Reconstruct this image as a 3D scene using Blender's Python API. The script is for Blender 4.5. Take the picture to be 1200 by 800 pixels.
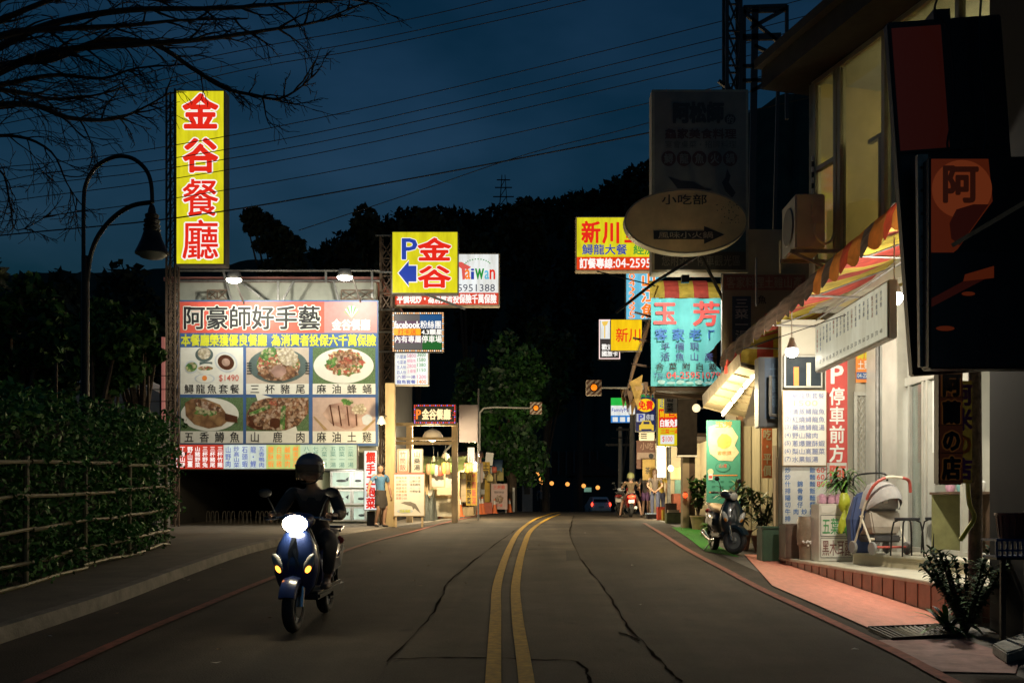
import bpy, bmesh, math, random
from mathutils import Vector, Matrix, Euler
R = math.radians
rnd = random.Random(7)
sc = bpy.context.scene
for o in list(bpy.data.objects):
    bpy.data.objects.remove(o)
col = sc.collection

# ------------------------------------------------------------------ camera, sky, exposure
F, CX, HY, EYE = 1166.7, 614.0, 598.0, 1.5          # focal length and principal point in photo pixels, eye height
cam_d = bpy.data.cameras.new('camera'); cam = bpy.data.objects.new('camera', cam_d); col.objects.link(cam)
cam_d.sensor_width = 36; cam_d.lens = 35
cam_d.shift_x = (600 - CX) / 1200; cam_d.shift_y = (HY - 400) / 1200
cam_d.clip_start = .05; cam_d.clip_end = 3000
cam.location = (0, 0, EYE); cam.rotation_euler = (R(90), 0, 0)
sc.camera = cam

w = bpy.data.worlds.new('World'); sc.world = w; w.use_nodes = True
nt = w.node_tree; nd = nt.nodes; lk = nt.links
bg = nd['Background']
sky = nd.new('ShaderNodeTexSky'); sky.sky_type = 'NISHITA'; sky.sun_disc = False
SUN_EL, SUN_ROT = R(-.6), R(150)
sky.sun_elevation = SUN_EL; sky.sun_rotation = SUN_ROT; sky.ozone_density = 3.0
tc = nd.new('ShaderNodeTexCoord'); mp = nd.new('ShaderNodeMapping'); mp.inputs['Scale'].default_value = (1, 1, 2.6)
nz = nd.new('ShaderNodeTexNoise'); nz.inputs['Scale'].default_value = 3.2; nz.inputs['Detail'].default_value = 5
rp = nd.new('ShaderNodeValToRGB')
rp.color_ramp.elements[0].position = .34; rp.color_ramp.elements[0].color = (.24, .9, .84, 1)
rp.color_ramp.elements[1].position = .68; rp.color_ramp.elements[1].color = (1.1, 1.75, 1.58, 1)
mx = nd.new('ShaderNodeMixRGB'); mx.blend_type = 'MULTIPLY'; mx.inputs[0].default_value = 1
lk.new(tc.outputs['Generated'], mp.inputs[0]); lk.new(mp.outputs[0], nz.inputs['Vector']); lk.new(nz.outputs['Fac'], rp.inputs[0])
lk.new(sky.outputs[0], mx.inputs[1]); lk.new(rp.outputs[0], mx.inputs[2]); lk.new(mx.outputs[0], bg.inputs['Color'])
bg.inputs['Strength'].default_value = SKY = .12
sun_d = bpy.data.lights.new('sun', 'SUN'); sun_d.energy = .004; sun_d.angle = R(10); sun_d.color = (.6, .75, 1)
sun = bpy.data.objects.new('sun', sun_d); col.objects.link(sun); sun.rotation_euler = (R(70), 0, R(150))
sc.view_settings.view_transform = 'Standard'; sc.view_settings.look = 'None'
sc.view_settings.exposure = 0; sc.view_settings.gamma = 1
sc.render.engine = 'CYCLES'
sc.cycles.use_denoising = True
sc.cycles.max_bounces = 6; sc.cycles.diffuse_bounces = 3; sc.cycles.glossy_bounces = 3; sc.cycles.transmission_bounces = 4
sc.cycles.sample_clamp_indirect = 3; sc.cycles.caustics_reflective = False; sc.cycles.caustics_refractive = False
sc.cycles.use_light_tree = True

# ------------------------------------------------------------------ helpers
def P(px, py, Y):                                   # a point of the photograph at its distance
    return Vector(((px - CX) / F * Y, Y, EYE - (py - HY) / F * Y))
ZR = [(-30, -1.2), (-5, -.22), (0, 0), (10, .437), (20, .855), (27, 1.05), (37, 1.28), (45, 1.44), (55, 1.42), (85, 1.06), (120, .5), (200, -.8), (400, -3), (900, -6)]
def interp(tab, y):
    if y <= tab[0][0]: return tab[0][1]
    for i in range(len(tab) - 1):
        a, b = tab[i], tab[i + 1]
        if y <= b[0]:
            t = (y - a[0]) / (b[0] - a[0])
            def slope(k):
                k0, k1 = max(k - 1, 0), min(k + 1, len(tab) - 1)
                return (tab[k1][1] - tab[k0][1]) / (tab[k1][0] - tab[k0][0])
            h = b[0] - a[0]; m0 = slope(i) * h; m1 = slope(i + 1) * h
            return (2*t**3 - 3*t*t + 1)*a[1] + (t**3 - 2*t*t + t)*m0 + (-2*t**3 + 3*t*t)*b[1] + (t**3 - t*t)*m1
    return tab[-1][1]
def zr(y): return interp(ZR, y)
def G(px, py, dz=0):                                # where the sight line meets the road
    lo, hi = 2.0, 47.0
    f = lambda y: EYE - (py - HY) / F * y - zr(y) - dz
    for _ in range(50):
        m = (lo + hi) / 2
        if f(m) > 0: lo = m
        else: hi = m
    p = P(px, py, lo); p.z = zr(lo) + dz
    return p
def lin(c):
    return tuple(((v / 255) / 12.92 if v / 255 <= .04045 else ((v / 255 + .055) / 1.055) ** 2.4) for v in c)

_m = {}
def M(name, rgb, rough=.6, var=.2, scale=6, metal=0, bump=0, bscale=40, rgb2=None, stretch=None, trans=0, spec=.5, coat=0, thin=0):
    if name in _m: return _m[name]
    m = bpy.data.materials.new(name); m.use_nodes = True; n = m.node_tree.nodes; l = m.node_tree.links
    b = n['Principled BSDF']; b.inputs['Roughness'].default_value = rough; b.inputs['Metallic'].default_value = metal
    b.inputs['Specular IOR Level'].default_value = spec
    if trans: b.inputs['Transmission Weight'].default_value = trans
    if coat: b.inputs['Coat Weight'].default_value = coat; b.inputs['Coat Roughness'].default_value = .08
    t = n.new('ShaderNodeTexCoord'); p = n.new('ShaderNodeMapping'); l.new(t.outputs['Object'], p.inputs[0])
    if stretch: p.inputs['Scale'].default_value = stretch
    z = n.new('ShaderNodeTexNoise'); z.inputs['Scale'].default_value = scale; z.inputs['Detail'].default_value = 6; z.inputs['Roughness'].default_value = .62
    l.new(p.outputs[0], z.inputs['Vector'])
    r = n.new('ShaderNodeValToRGB'); r.color_ramp.elements[0].position = .3; r.color_ramp.elements[1].position = .7
    c1 = rgb2 or tuple(max(0, v * (1 - var)) for v in rgb); c2 = rgb if rgb2 else tuple(min(1, v * (1 + var)) for v in rgb)
    r.color_ramp.elements[0].color = (*c1, 1); r.color_ramp.elements[1].color = (*c2, 1)
    l.new(z.outputs['Fac'], r.inputs[0]); l.new(r.outputs[0], b.inputs['Base Color'])
    if bump:
        z2 = n.new('ShaderNodeTexNoise'); z2.inputs['Scale'].default_value = bscale; z2.inputs['Detail'].default_value = 4
        l.new(p.outputs[0], z2.inputs['Vector'])
        u = n.new('ShaderNodeBump'); u.inputs['Strength'].default_value = bump; u.inputs['Distance'].default_value = .02
        l.new(z2.outputs['Fac'], u.inputs['Height']); l.new(u.outputs[0], b.inputs['Normal'])
    if thin:                                           # cloth or leaf that lets light through
        tr = n.new('ShaderNodeBsdfTranslucent'); ms = n.new('ShaderNodeMixShader'); ms.inputs[0].default_value = thin
        l.new(r.outputs[0], tr.inputs['Color']); l.new(b.outputs[0], ms.inputs[1]); l.new(tr.outputs[0], ms.inputs[2]); l.new(ms.outputs[0], n['Material Output'].inputs['Surface'])
    _m[name] = m
    return m
def E(name, rgb255, strength=1.0, sample=True, base=.0):
    if name in _m: return _m[name]
    m = bpy.data.materials.new(name); m.use_nodes = True; b = m.node_tree.nodes['Principled BSDF']
    c = lin(rgb255); n = m.node_tree.nodes; l = m.node_tree.links
    b.inputs['Base Color'].default_value = (*[v * .25 + base for v in c], 1); b.inputs['Roughness'].default_value = .35
    b.inputs['Emission Color'].default_value = (*c, 1); b.inputs['Emission Strength'].default_value = strength
    if sample and strength <= 1.6:                      # uneven backlight of lit sign faces, put into the emission colour
        t = n.new('ShaderNodeTexCoord'); p = n.new('ShaderNodeMapping'); p.inputs['Scale'].default_value = (3.5, 3.5, .7); z = n.new('ShaderNodeTexNoise'); z.inputs['Scale'].default_value = 1.2; z.inputs['Detail'].default_value = 7; z.inputs['Roughness'].default_value = .65
        r = n.new('ShaderNodeValToRGB'); r.color_ramp.elements[0].position = .3; r.color_ramp.elements[0].color = (*[v * k for v, k in zip(c, (.72, .68, .6))], 1); r.color_ramp.elements[1].position = .62; r.color_ramp.elements[1].color = (*[min(1, v * 1.06) for v in c], 1)
        l.new(t.outputs['Object'], p.inputs[0]); l.new(p.outputs[0], z.inputs['Vector']); l.new(z.outputs['Fac'], r.inputs[0]); l.new(r.outputs[0], b.inputs['Emission Color'])
    if not sample: m.cycles.emission_sampling = 'NONE'
    _m[name] = m
    return m
def lamp(name, typ, loc, power, color=(1, 1, 1), size=.1, rot=None, spot=None):
    d = bpy.data.lights.new(name, typ); d.energy = power; d.color = color
    if typ == 'AREA': d.size = size
    else: d.shadow_soft_size = size
    if spot: d.spot_size = spot; d.spot_blend = .6
    o = bpy.data.objects.new(name, d); col.objects.link(o); o.location = loc
    if rot: o.rotation_euler = rot
    return o

class MB:
    def __init__(s): s.v = []; s.f = []; s.m = []; s.mats = []
    def mi(s, mat):
        if mat not in s.mats: s.mats.append(mat)
        return s.mats.index(mat)
    def add(s, vs, fs, mat, xf=None):
        k = len(s.v); i = s.mi(mat)
        s.v += [tuple(xf @ Vector(v)) if xf else tuple(v) for v in vs]
        s.f += [tuple(k + q for q in f) for f in fs]; s.m += [i] * len(fs)
        return s
    def box(s, lo, hi, mat, xf=None):
        (a, b, c), (d, e, f) = lo, hi
        return s.add([(a,b,c),(d,b,c),(d,e,c),(a,e,c),(a,b,f),(d,b,f),(d,e,f),(a,e,f)],
                     [(0,3,2,1),(4,5,6,7),(0,1,5,4),(1,2,6,5),(2,3,7,6),(3,0,4,7)], mat, xf)
    def hexa(s, p, mat):                              # eight corners: bottom four, top four
        return s.add(p, [(0,3,2,1),(4,5,6,7),(0,1,5,4),(1,2,6,5),(2,3,7,6),(3,0,4,7)], mat)
    def bar(s, a, b, wd, th, mat):                    # rectangular bar from a to b
        a, b = Vector(a), Vector(b); d = (b - a).normalized()
        u = d.cross(Vector((0, 1, 0)))
        if u.length < .05: u = d.cross(Vector((1, 0, 0)))
        u.normalize(); v = d.cross(u).normalized(); u *= wd / 2; v *= th / 2
        return s.hexa([a-u-v, a+u-v, a+u+v, a-u+v, b-u-v, b+u-v, b+u+v, b-u+v], mat)
    def tube(s, pts, r, mat, n=8, cap=True):
        pts = [Vector(p) for p in pts]; k = len(pts); rs = r if isinstance(r, (list, tuple)) else [r] * k
        vs = []; prev = None
        for i, p in enumerate(pts):
            d = (pts[min(i + 1, k - 1)] - pts[max(i - 1, 0)])
            d = d.normalized() if d.length > 1e-9 else Vector((0, 0, 1))
            if prev is None:
                u = d.cross(Vector((0, 0, 1)))
                if u.length < .1: u = d.cross(Vector((1, 0, 0)))
            else: u = prev - d * prev.dot(d)
            u.normalize(); prev = u; v = d.cross(u)
            for j in range(n):
                a = 2 * math.pi * j / n
                vs.append(p + (u * math.cos(a) + v * math.sin(a)) * rs[i])
        fs = [(i*n + j, i*n + (j+1) % n, (i+1)*n + (j+1) % n, (i+1)*n + j) for i in range(k-1) for j in range(n)]
        if cap: fs += [tuple(range(n))[::-1], tuple((k-1)*n + j for j in range(n))]
        return s.add(vs, fs, mat)
    def lathe(s, prof, o, mat, n=16, axis='Z', ang=None):
        o = Vector(o); vs = []; k = len(prof)
        for r, h in prof:
            for j in range(n):
                a = 2 * math.pi * j / n; x, y = r * math.cos(a), r * math.sin(a)
                vs.append(o + Vector({'Z': (x, y, h), 'X': (h, x, y), 'Y': (x, h, y)}[axis]))
        fs = [(i*n + j, i*n + (j+1) % n, (i+1)*n + (j+1) % n, (i+1)*n + j) for i in range(k-1) for j in range(n)]
        fs += [tuple(range(n))[::-1], tuple((k-1)*n + j for j in range(n))]
        return s.add(vs, fs, mat)
    def loft(s, rings, mat, cap=True):                 # rings: lists of equal length
        n = len(rings[0]); vs = [p for r in rings for p in r]
        fs = [(i*n + j, i*n + (j+1) % n, (i+1)*n + (j+1) % n, (i+1)*n + j) for i in range(len(rings)-1) for j in range(n)]
        if cap: fs += [tuple(range(n))[::-1], tuple((len(rings)-1)*n + j for j in range(n))]
        return s.add(vs, fs, mat)
    def ell(s, c, r, mat, n=12, m=8, lo=0, hi=math.pi, xf=None):
        c = Vector(c); vs = []
        for i in range(m + 1):
            t = lo + (hi - lo) * i / m
            for j in range(n):
                a = 2 * math.pi * j / n
                p = Vector((r[0]*math.sin(t)*math.cos(a), r[1]*math.sin(t)*math.sin(a), r[2]*math.cos(t)))
                vs.append(c + (xf @ p if xf else p))
        return s.add(vs, [(i*n + j, (i+1)*n + j, (i+1)*n + (j+1) % n, i*n + (j+1) % n) for i in range(m) for j in range(n)], mat)
    def prism(s, pts, ext, mat):                       # closed outline pushed along ext
        ext = Vector(ext); n = len(pts); a = [Vector(p) for p in pts]
        return s.add(a + [p + ext for p in a], [tuple(range(n))[::-1], tuple(range(n, 2*n))] + [(i, (i+1) % n, n + (i+1) % n, n + i) for i in range(n)], mat)
    def build(s, name, parent=None, smooth=False, world=True, bevel=0, ang=40):
        off = parent.location if (parent is not None and world) else Vector((0, 0, 0))
        me = bpy.data.meshes.new(name)
        me.from_pydata([tuple(Vector(v) - off) for v in s.v], [], s.f)
        for m in s.mats: me.materials.append(m)
        me.polygons.foreach_set('material_index', s.m)
        bm = bmesh.new(); bm.from_mesh(me)
        bmesh.ops.recalc_face_normals(bm, faces=bm.faces)
        if bevel:
            es = [e for e in bm.edges if len(e.link_faces) == 2 and e.calc_face_angle(0) > R(35)]
            bmesh.ops.bevel(bm, geom=es, offset=bevel, segments=2, affect='EDGES', clamp_overlap=True)
        bm.to_mesh(me); bm.free()
        if smooth:
            me.shade_smooth(); me.set_sharp_from_angle(angle=R(ang))
        me.update()
        o = bpy.data.objects.new(name, me); col.objects.link(o)
        if parent is not None: o.parent = parent
        return o

def tag(o, label=None, cat=None, group=None, kind=None):
    if label: o['label'] = label
    if cat: o['category'] = cat
    if group: o['group'] = group
    if kind: o['kind'] = kind
    return o
def thing(name, label, cat, loc=(0, 0, 0), rz=0, group=None):
    o = bpy.data.objects.new(name, None); o.empty_display_size = .2; col.objects.link(o)
    o.location = loc; o.rotation_euler = (0, 0, rz)
    return tag(o, label, cat, group)
def copy_tree(o, loc=None, rz=None, label=None, parent=None, scale=None):
    c = o.copy(); col.objects.link(c)
    if parent is not None: c.parent = parent
    if loc is not None: c.location = loc
    if rz is not None: c.rotation_euler = (0, 0, rz)
    if label: c['label'] = label
    if scale: c.scale = (scale,) * 3
    for ch in [x for x in bpy.data.objects if x.parent == o]: copy_tree(ch, parent=c)
    return c

# ------------------------------------------------------------------ lettering
_g = {}
def glyphs(t, off=0.0):
    k = (t, off)
    if k not in _g:
        c = bpy.data.curves.new('t', 'FONT'); c.body = t; c.size = 1; c.offset = off; c.resolution_u = 2
        o = bpy.data.objects.new('t', c); col.objects.link(o)
        ev = o.evaluated_get(bpy.context.evaluated_depsgraph_get()); me = ev.to_mesh()
        _g[k] = ([(v.co.x, v.co.y) for v in me.vertices], [tuple(p.vertices) for p in me.polygons])
        ev.to_mesh_clear(); bpy.data.objects.remove(o); bpy.data.curves.remove(c)
    return _g[k]
def cjk(t): return any(ord(c) > 0x2e00 for c in t)
def fit(t, rect, off=0.0):                           # rect: x0, z0 (bottom), x1, z1 (top) in metres
    vs, fs = glyphs(t, off)
    if not vs: return [], []
    base, _ = glyphs(t, 0.0)
    xs = [v[0] for v in base]; ys = [v[1] for v in base]
    if cjk(t):
        x0, x1 = 0, max(1, round(max(xs) + .1)) if all(ord(c) > 0x2e00 or c == ' ' for c in t) else max(xs); y0, y1 = -.1, .87
    else: x0, x1, y0, y1 = min(xs), max(xs), min(ys), max(ys)
    sx = (rect[2] - rect[0]) / max(x1 - x0, .01); sz = (rect[3] - rect[1]) / max(y1 - y0, .01)
    return [(rect[0] + (x - x0) * sx, rect[1] + (y - y0) * sz) for x, y in vs], fs

class Sign:
    """A sign facing the road: pixel rectangles are turned into metres at the sign's own distance."""
    def __init__(s, name, label, cat, rect, Y, body, depth=.2, rim=2, group=None, rz=0, origin=None, scale=None, tilt=0, housing='housing'):
        s.s = scale or Y / F; s.cx = (rect[0] + rect[2]) / 2; s.yb = rect[3]; s.rect = rect
        s.root = thing(name, label, cat, origin or P(s.cx, rect[3], Y), rz, group)
        s.root.rotation_euler.y = tilt
        s.face = MB(); s.let = {}; s.depth = depth
        if body:
            b = MB(); x0, z0 = s.loc(rect[0] - rim, rect[3] + rim); x1, z1 = s.loc(rect[2] + rim, rect[1] - rim)
            b.box((x0, 0, z0), (x1, depth, z1), body)
            b.build(housing, s.root, world=False, bevel=min(.012, depth * .2))
    def loc(s, px, py): return (px - s.cx) * s.s, (s.yb - py) * s.s
    n_lay = 0
    def y(s, lay): s.n_lay += 1; return -.004 * lay - .00003 * (s.n_lay % 120)
    def panel(s, rect, mat, lay=1):
        x0, z0 = s.loc(rect[0], rect[3]); x1, z1 = s.loc(rect[2], rect[1]); y = s.y(lay)
        s.face.add([(x0, y, z0), (x1, y, z0), (x1, y, z1), (x0, y, z1)], [(0, 1, 2, 3)], mat); return s
    def poly(s, pts, mat, lay=2):
        q = [s.loc(*p) for p in pts]; y = s.y(lay)
        s.face.add([(x, y, z) for x, z in q], [tuple(range(len(q)))], mat); return s
    def ell(s, rect, mat, lay=2, n=28, rot=0, jag=0):
        cx, cy = (rect[0] + rect[2]) / 2, (rect[1] + rect[3]) / 2; a, b = (rect[2] - rect[0]) / 2, (rect[3] - rect[1]) / 2
        pts = []
        for i in range(n):
            t = 2 * math.pi * i / n; k = 1 + (rnd.uniform(-jag, jag) if jag else 0); x, y = a * k * math.cos(t), b * k * math.sin(t)
            pts.append((cx + x * math.cos(rot) - y * math.sin(rot), cy + x * math.sin(rot) + y * math.cos(rot)))
        return s.poly(pts, mat, lay)
    def ring(s, rect, th, mat, lay=2):
        x0, y0, x1, y1 = rect
        for r in ((x0, y0, x1, y0 + th), (x0, y1 - th, x1, y1), (x0, y0 + th, x0 + th, y1 - th), (x1 - th, y0 + th, x1, y1 - th)): s.panel(r, mat, lay)
        return s
    def text(s, t, rect, mat, off=.015, lay=3, line=None, loff=.06):
        if line: s._put(t, rect, line, loff, lay - 1)
        s._put(t, rect, mat, off, lay); return s
    def vtext(s, t, rect, mat, off=.015, lay=3, line=None, loff=.06, gap=.06):
        h = (rect[3] - rect[1]) / len(t)
        for i, c in enumerate(t):
            if c != ' ': s.text(c, (rect[0], rect[1] + i * h + gap * h / 2, rect[2], rect[1] + (i + 1) * h - gap * h / 2), mat, off, lay, line, loff)
        return s
    def _put(s, t, rect, mat, off, lay):
        x0, z0 = s.loc(rect[0], rect[3]); x1, z1 = s.loc(rect[2], rect[1])
        vs, fs = fit(t, (x0, z0, x1, z1)); y = s.y(lay); em = (z1 - z0) * off * 1.05; b = s.let.setdefault(mat, MB())
        k = 0 if off <= .004 else 4 if off < .028 else 12
        for i in range(k):                             # heavier strokes: the glyph repeated round a small circle
            a = 2 * math.pi * (i + .5) / k; dx, dz = em * math.cos(a), em * math.sin(a)
            b.add([(x + dx, y + .00012 * (i + 1), z + dz) for x, z in vs], fs, mat)
        b.add([(x, y, z) for x, z in vs], fs, mat)
    def done(s, face='sign_face'):
        fo = s.face.build(face, s.root, world=False) if s.face.v else s.root
        for mat, b in s.let.items():
            if b.v: b.build('lettering', fo, world=False)
        return s.root

# ------------------------------------------------------------------ foliage
import numpy as np
def leaf_mesh(name, parent, clumps, n, size, mats, seed=1, flat=.0, long=1.5, core=None):
    rg = np.random.default_rng(seed)
    wts = np.array([c[1][0] * c[1][1] * c[1][2] for c in clumps]) ** .7; wts /= wts.sum()
    pick = rg.choice(len(clumps), n, p=wts)
    C = np.array([tuple(c[0]) for c in clumps])[pick]; Rr = np.array([c[1] for c in clumps])[pick]
    d = rg.normal(size=(n, 3)); d /= np.linalg.norm(d, axis=1)[:, None]
    rad = rg.uniform(.35, 1.06, n) ** .6
    pos = C + d * Rr * rad[:, None]
    u = rg.normal(size=(n, 3)); u[:, 2] *= (1 - flat); u /= np.linalg.norm(u, axis=1)[:, None]
    q = rg.normal(size=(n, 3)); v = np.cross(u, q); v /= np.linalg.norm(v, axis=1)[:, None]
    sz = size * rg.uniform(.6, 1.35, n)[:, None]
    a = pos - u * sz * long * .5; b = pos + v * sz * .4; c = pos + u * sz * long * .5; e = pos - v * sz * .4
    vs = np.stack([a, b, c, e], 1).reshape(-1, 3)
    if parent is not None: vs = vs - np.array(parent.location)
    me = bpy.data.meshes.new(name); me.vertices.add(4 * n); me.vertices.foreach_set('co', vs.ravel())
    me.loops.add(4 * n); me.loops.foreach_set('vertex_index', np.arange(4 * n)); me.polygons.add(n)
    me.polygons.foreach_set('loop_start', np.arange(0, 4 * n, 4)); me.polygons.foreach_set('loop_total', np.full(n, 4))
    for m in mats: me.materials.append(m)
    per = rg.integers(0, len(mats), len(clumps))[pick]; alt = rg.integers(0, len(mats), n); use = np.where(rg.random(n) < .55, per, alt)
    me.polygons.foreach_set('material_index', use.astype(np.int32)); me.update(calc_edges=True); me.validate()
    o = bpy.data.objects.new(name, me); col.objects.link(o)
    if parent is not None: o.parent = parent
    return o
LEAF = [M('leaf_dark', (.024, .075, .018), .7, .3, 3, spec=.25), M('leaf_mid', (.04, .115, .024), .7, .3, 3, spec=.25), M('leaf_light', (.06, .15, .03), .65, .3, 3, spec=.3)]
BARK = M('bark', (.07, .05, .035), .9, .4, 12, bump=.5)
def tree(label, base, h, crown, n, leaf=.16, seed=1, name='tree', trunk_r=.16, group='trees on the dark slope behind the street', mats=None, flat=0):
    base = Vector(base); rg = random.Random(seed)
    t = thing(name, label, 'tree', base, 0, group)
    tr = MB(); top = base + Vector((rg.uniform(-.4, .4), 0, h * .82))
    mid = base.lerp(top, .5) + Vector((rg.uniform(-.3, .3), rg.uniform(-.3, .3), 0))
    tr.tube([base + Vector((0, 0, -.3)), base.lerp(mid, .5), mid, top], [trunk_r * 1.2, trunk_r, trunk_r * .75, trunk_r * .2], BARK, 7)
    for c, r in crown[:10]:
        st = base.lerp(top, min(.8, max(.25, (c[2] - base.z) / h * .6)))
        tr.tube([st, st.lerp(Vector(c), .5) + Vector((0, 0, .15)), Vector(c)], [trunk_r * .45, trunk_r * .3, trunk_r * .1], BARK, 5)
    tr.build('trunk', t, smooth=True)
    leaf_mesh('crown', t, crown, n, leaf, mats or LEAF, seed, flat)
    return t
def crown_of(c, rx, rz, k, seed, ry=None):
    rg = random.Random(seed); out = []; ry = ry or rx
    for i in range(k):
        a = rg.uniform(0, 6.28); u = rg.uniform(-1, 1); q = math.sqrt(1 - u * u) * rg.uniform(.3, .85)
        s = rg.uniform(.24, .45)
        out.append((Vector((c[0] + rx * q * math.cos(a), c[1] + ry * q * math.sin(a), c[2] + rz * u * .8)), (rx * s, ry * s, rz * s * .8)))
    return out
# ------------------------------------------------------------------ ground, road, hill
EARTH = M('earth', (.03, .032, .022), .95, .4, .6, bump=.4)
def ASPHALT(name, rgb, seed):
    m = M(name, rgb, .9, .3, 1.1, bump=.45, bscale=70, spec=.25); n = m.node_tree.nodes; l = m.node_tree.links; b = n['Principled BSDF']
    src = b.inputs['Base Color'].links[0].from_socket; t = [q for q in n if q.type == 'TEX_COORD'][0]; cur = src
    for scale, st, lo, hi, c0, c1 in ((1.0, (1.6, .06, 1), .32, .7, .62, 1.18), (170, (1, 1, 1), .35, .75, .55, 1.5), (.35, (1, 1, 1), .36, .62, .7, 1.15), (2.6, (1, .5, 1), .24, .34, .45, 1.0)):
        p = n.new('ShaderNodeMapping'); p.inputs['Scale'].default_value = st; p.inputs['Location'].default_value = (seed * 3.1, seed * 1.7, 0); z = n.new('ShaderNodeTexNoise'); z.inputs['Scale'].default_value = scale; z.inputs['Detail'].default_value = 5
        r = n.new('ShaderNodeValToRGB'); r.color_ramp.elements[0].position = lo; r.color_ramp.elements[1].position = hi; r.color_ramp.elements[0].color = (c0, c0, c0, 1); r.color_ramp.elements[1].color = (c1, c1, c1, 1)
        x = n.new('ShaderNodeMixRGB'); x.blend_type = 'MULTIPLY'; x.inputs[0].default_value = 1
        l.new(t.outputs['Object'], p.inputs[0]); l.new(p.outputs[0], z.inputs['Vector']); l.new(z.outputs['Fac'], r.inputs[0]); l.new(cur, x.inputs[1]); l.new(r.outputs[0], x.inputs[2]); cur = x.outputs[0]
    l.new(cur, b.inputs['Base Color']); return m
ASPH = ASPHALT('asphalt', (.066, .053, .04), 1)
ASPH2 = ASPHALT('asphalt_worn', (.095, .077, .056), 2)
ASPH3 = ASPHALT('asphalt_patch', (.042, .035, .028), 3)
CRACK = M('tar_crack', (.027, .022, .017), 1, .3, spec=0)
YEL = M('yellow_paint', (.62, .36, .035), .8, .2, 16, bump=.2, rgb2=(.3, .18, .03), spec=.2)
REDP = M('red_paint', (.34, .11, .08), .85, .35, 9, rgb2=(.13, .06, .045), spec=.2)
CONC = M('pavement_concrete', (.13, .112, .088), .85, .3, 2.5, bump=.3)
KERB = M('kerb_stone', (.2, .18, .15), .85, .35, 5, bump=.4)
def sheet(name, left, right, ys, mat, dz, kind='structure', nx=1):
    b = MB(); n = nx + 1; vs = []
    for y in ys:
        l, r = left(y), right(y)
        for i in range(n):
            x = l + (r - l) * i / nx; vs.append((x, y, zr(y) + (dz(x, y) if callable(dz) else dz)))
    fs = [(j*n + i, j*n + i + 1, (j+1)*n + i + 1, (j+1)*n + i) for j in range(len(ys) - 1) for i in range(nx)]
    b.add(vs, fs, mat); o = b.build(name); return tag(o, kind=kind)
YS = [-30, -20, -12, -6] + [i * .5 for i in range(-6, 100)] + [52, 55, 60, 66, 72, 80, 90, 100, 120, 140, 170, 200, 250, 320, 400, 600, 900]
sheet('ground', lambda y: -500, lambda y: 500, YS, EARTH, -.04)
KX = [(-30, -4.5), (0, -4.5), (10, -4.45), (14, -4.66), (17.3, -4.78), (20, -4.62), (22, -4.3), (27, -3.6), (33, -2.6), (40, -1.6), (50, .1), (80, 6), (120, 16), (200, 40)]
RX = [(-30, 3.5), (7, 3.55), (12, 3.4), (17, 3.4), (24, 3.9), (30, 4.3), (39, 4.5), (50, 5.6), (80, 10.5), (120, 20), (200, 44)]
kx = lambda y: interp(KX, y); rx = lambda y: interp(RX, y)
RY = [y for y in YS if y <= 200]
sheet('road', kx, rx, RY, ASPH, 0.0)
sheet('roadside', rx, lambda y: rx(y) + 9, RY, M('roadside_concrete', (.11, .1, .085), .8, .35, 1.6, bump=.3), .0)

def catmull(pts, k=5):
    out = []; pts = [Vector(p) for p in pts]
    for i in range(len(pts) - 1):
        p0, p1, p2, p3 = pts[max(i-1, 0)], pts[i], pts[i+1], pts[min(i+2, len(pts)-1)]
        for j in range(k):
            t = j / k
            out.append(.5 * ((2*p1) + (p2-p0)*t + (2*p0-5*p1+4*p2-p3)*t*t + (3*p1-p0-3*p2+p3)*t**3))
    return out + [pts[-1]]
def ribbon(name, px, width, mat, dz, wob=0, kind='structure', label=None):
    c = catmull([G(*p) for p in px], 6); L = []; Rr = []
    for i, p in enumerate(c):
        d = c[min(i+1, len(c)-1)] - c[max(i-1, 0)]; s = Vector((d.y, -d.x, 0)).normalized()
        wv = width * (1 + rnd.uniform(-wob, wob)); p = p + s * rnd.uniform(-wob, wob) * width
        for li, sg in ((L, -1), (Rr, 1)):
            q = p + s * sg * wv / 2; q.z = zr(q.y) + dz; li.append(q)
    n = len(L); b = MB().add(L + Rr, [(i, n + i, n + i + 1, i + 1) for i in range(n - 1)], mat)
    return tag(b.build(name), kind=kind)
def patch(name, px, mat, dz, sub=1):
    pts = [G(*p) for p in px]; pts2 = []
    for i, p in enumerate(pts):
        q = pts[(i + 1) % len(pts)]
        for j in range(6): pts2.append(p.lerp(q, j / 6))
    bm = bmesh.new(); vs = [bm.verts.new((p.x, p.y, zr(p.y) + dz)) for p in pts2]; f = bm.faces.new(vs)
    bmesh.ops.triangulate(bm, faces=[f])
    for _ in range(3):
        bmesh.ops.subdivide_edges(bm, edges=[e for e in bm.edges if e.calc_length() > .5], cuts=1)
    for v in bm.verts: v.co.z = zr(v.co.y) + dz
    me = bpy.data.meshes.new(name); bmesh.ops.recalc_face_normals(bm, faces=bm.faces); bm.to_mesh(me); bm.free(); me.materials.append(mat)
    o = bpy.data.objects.new(name, me); col.objects.link(o); return tag(o, kind='structure')
crL = [(455, 776), (500, 728), (518, 700), (526, 682), (552, 660), (580, 638), (600, 624), (612, 616), (640, 604)]
crR = [(672, 604), (670, 612), (668, 628), (680, 654), (700, 680), (720, 708), (736, 734), (760, 760), (782, 784), (800, 800)]
patch('road_surface_strip', crL + crR + [(455, 800)], ASPH2, .004)
patch('road_patch', [(462, 774), (540, 771), (640, 774), (678, 776), (686, 786), (690, 796), (700, 840), (400, 840)], ASPH3, .008)
patch('road_patch', [(663, 645), (676, 645), (690, 656), (664, 657)], ASPH3, .008)
ribbon('road_crack_line', crL, .018, CRACK, .010, .8)
ribbon('road_crack_line', crR, .018, CRACK, .010, .8)
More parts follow.
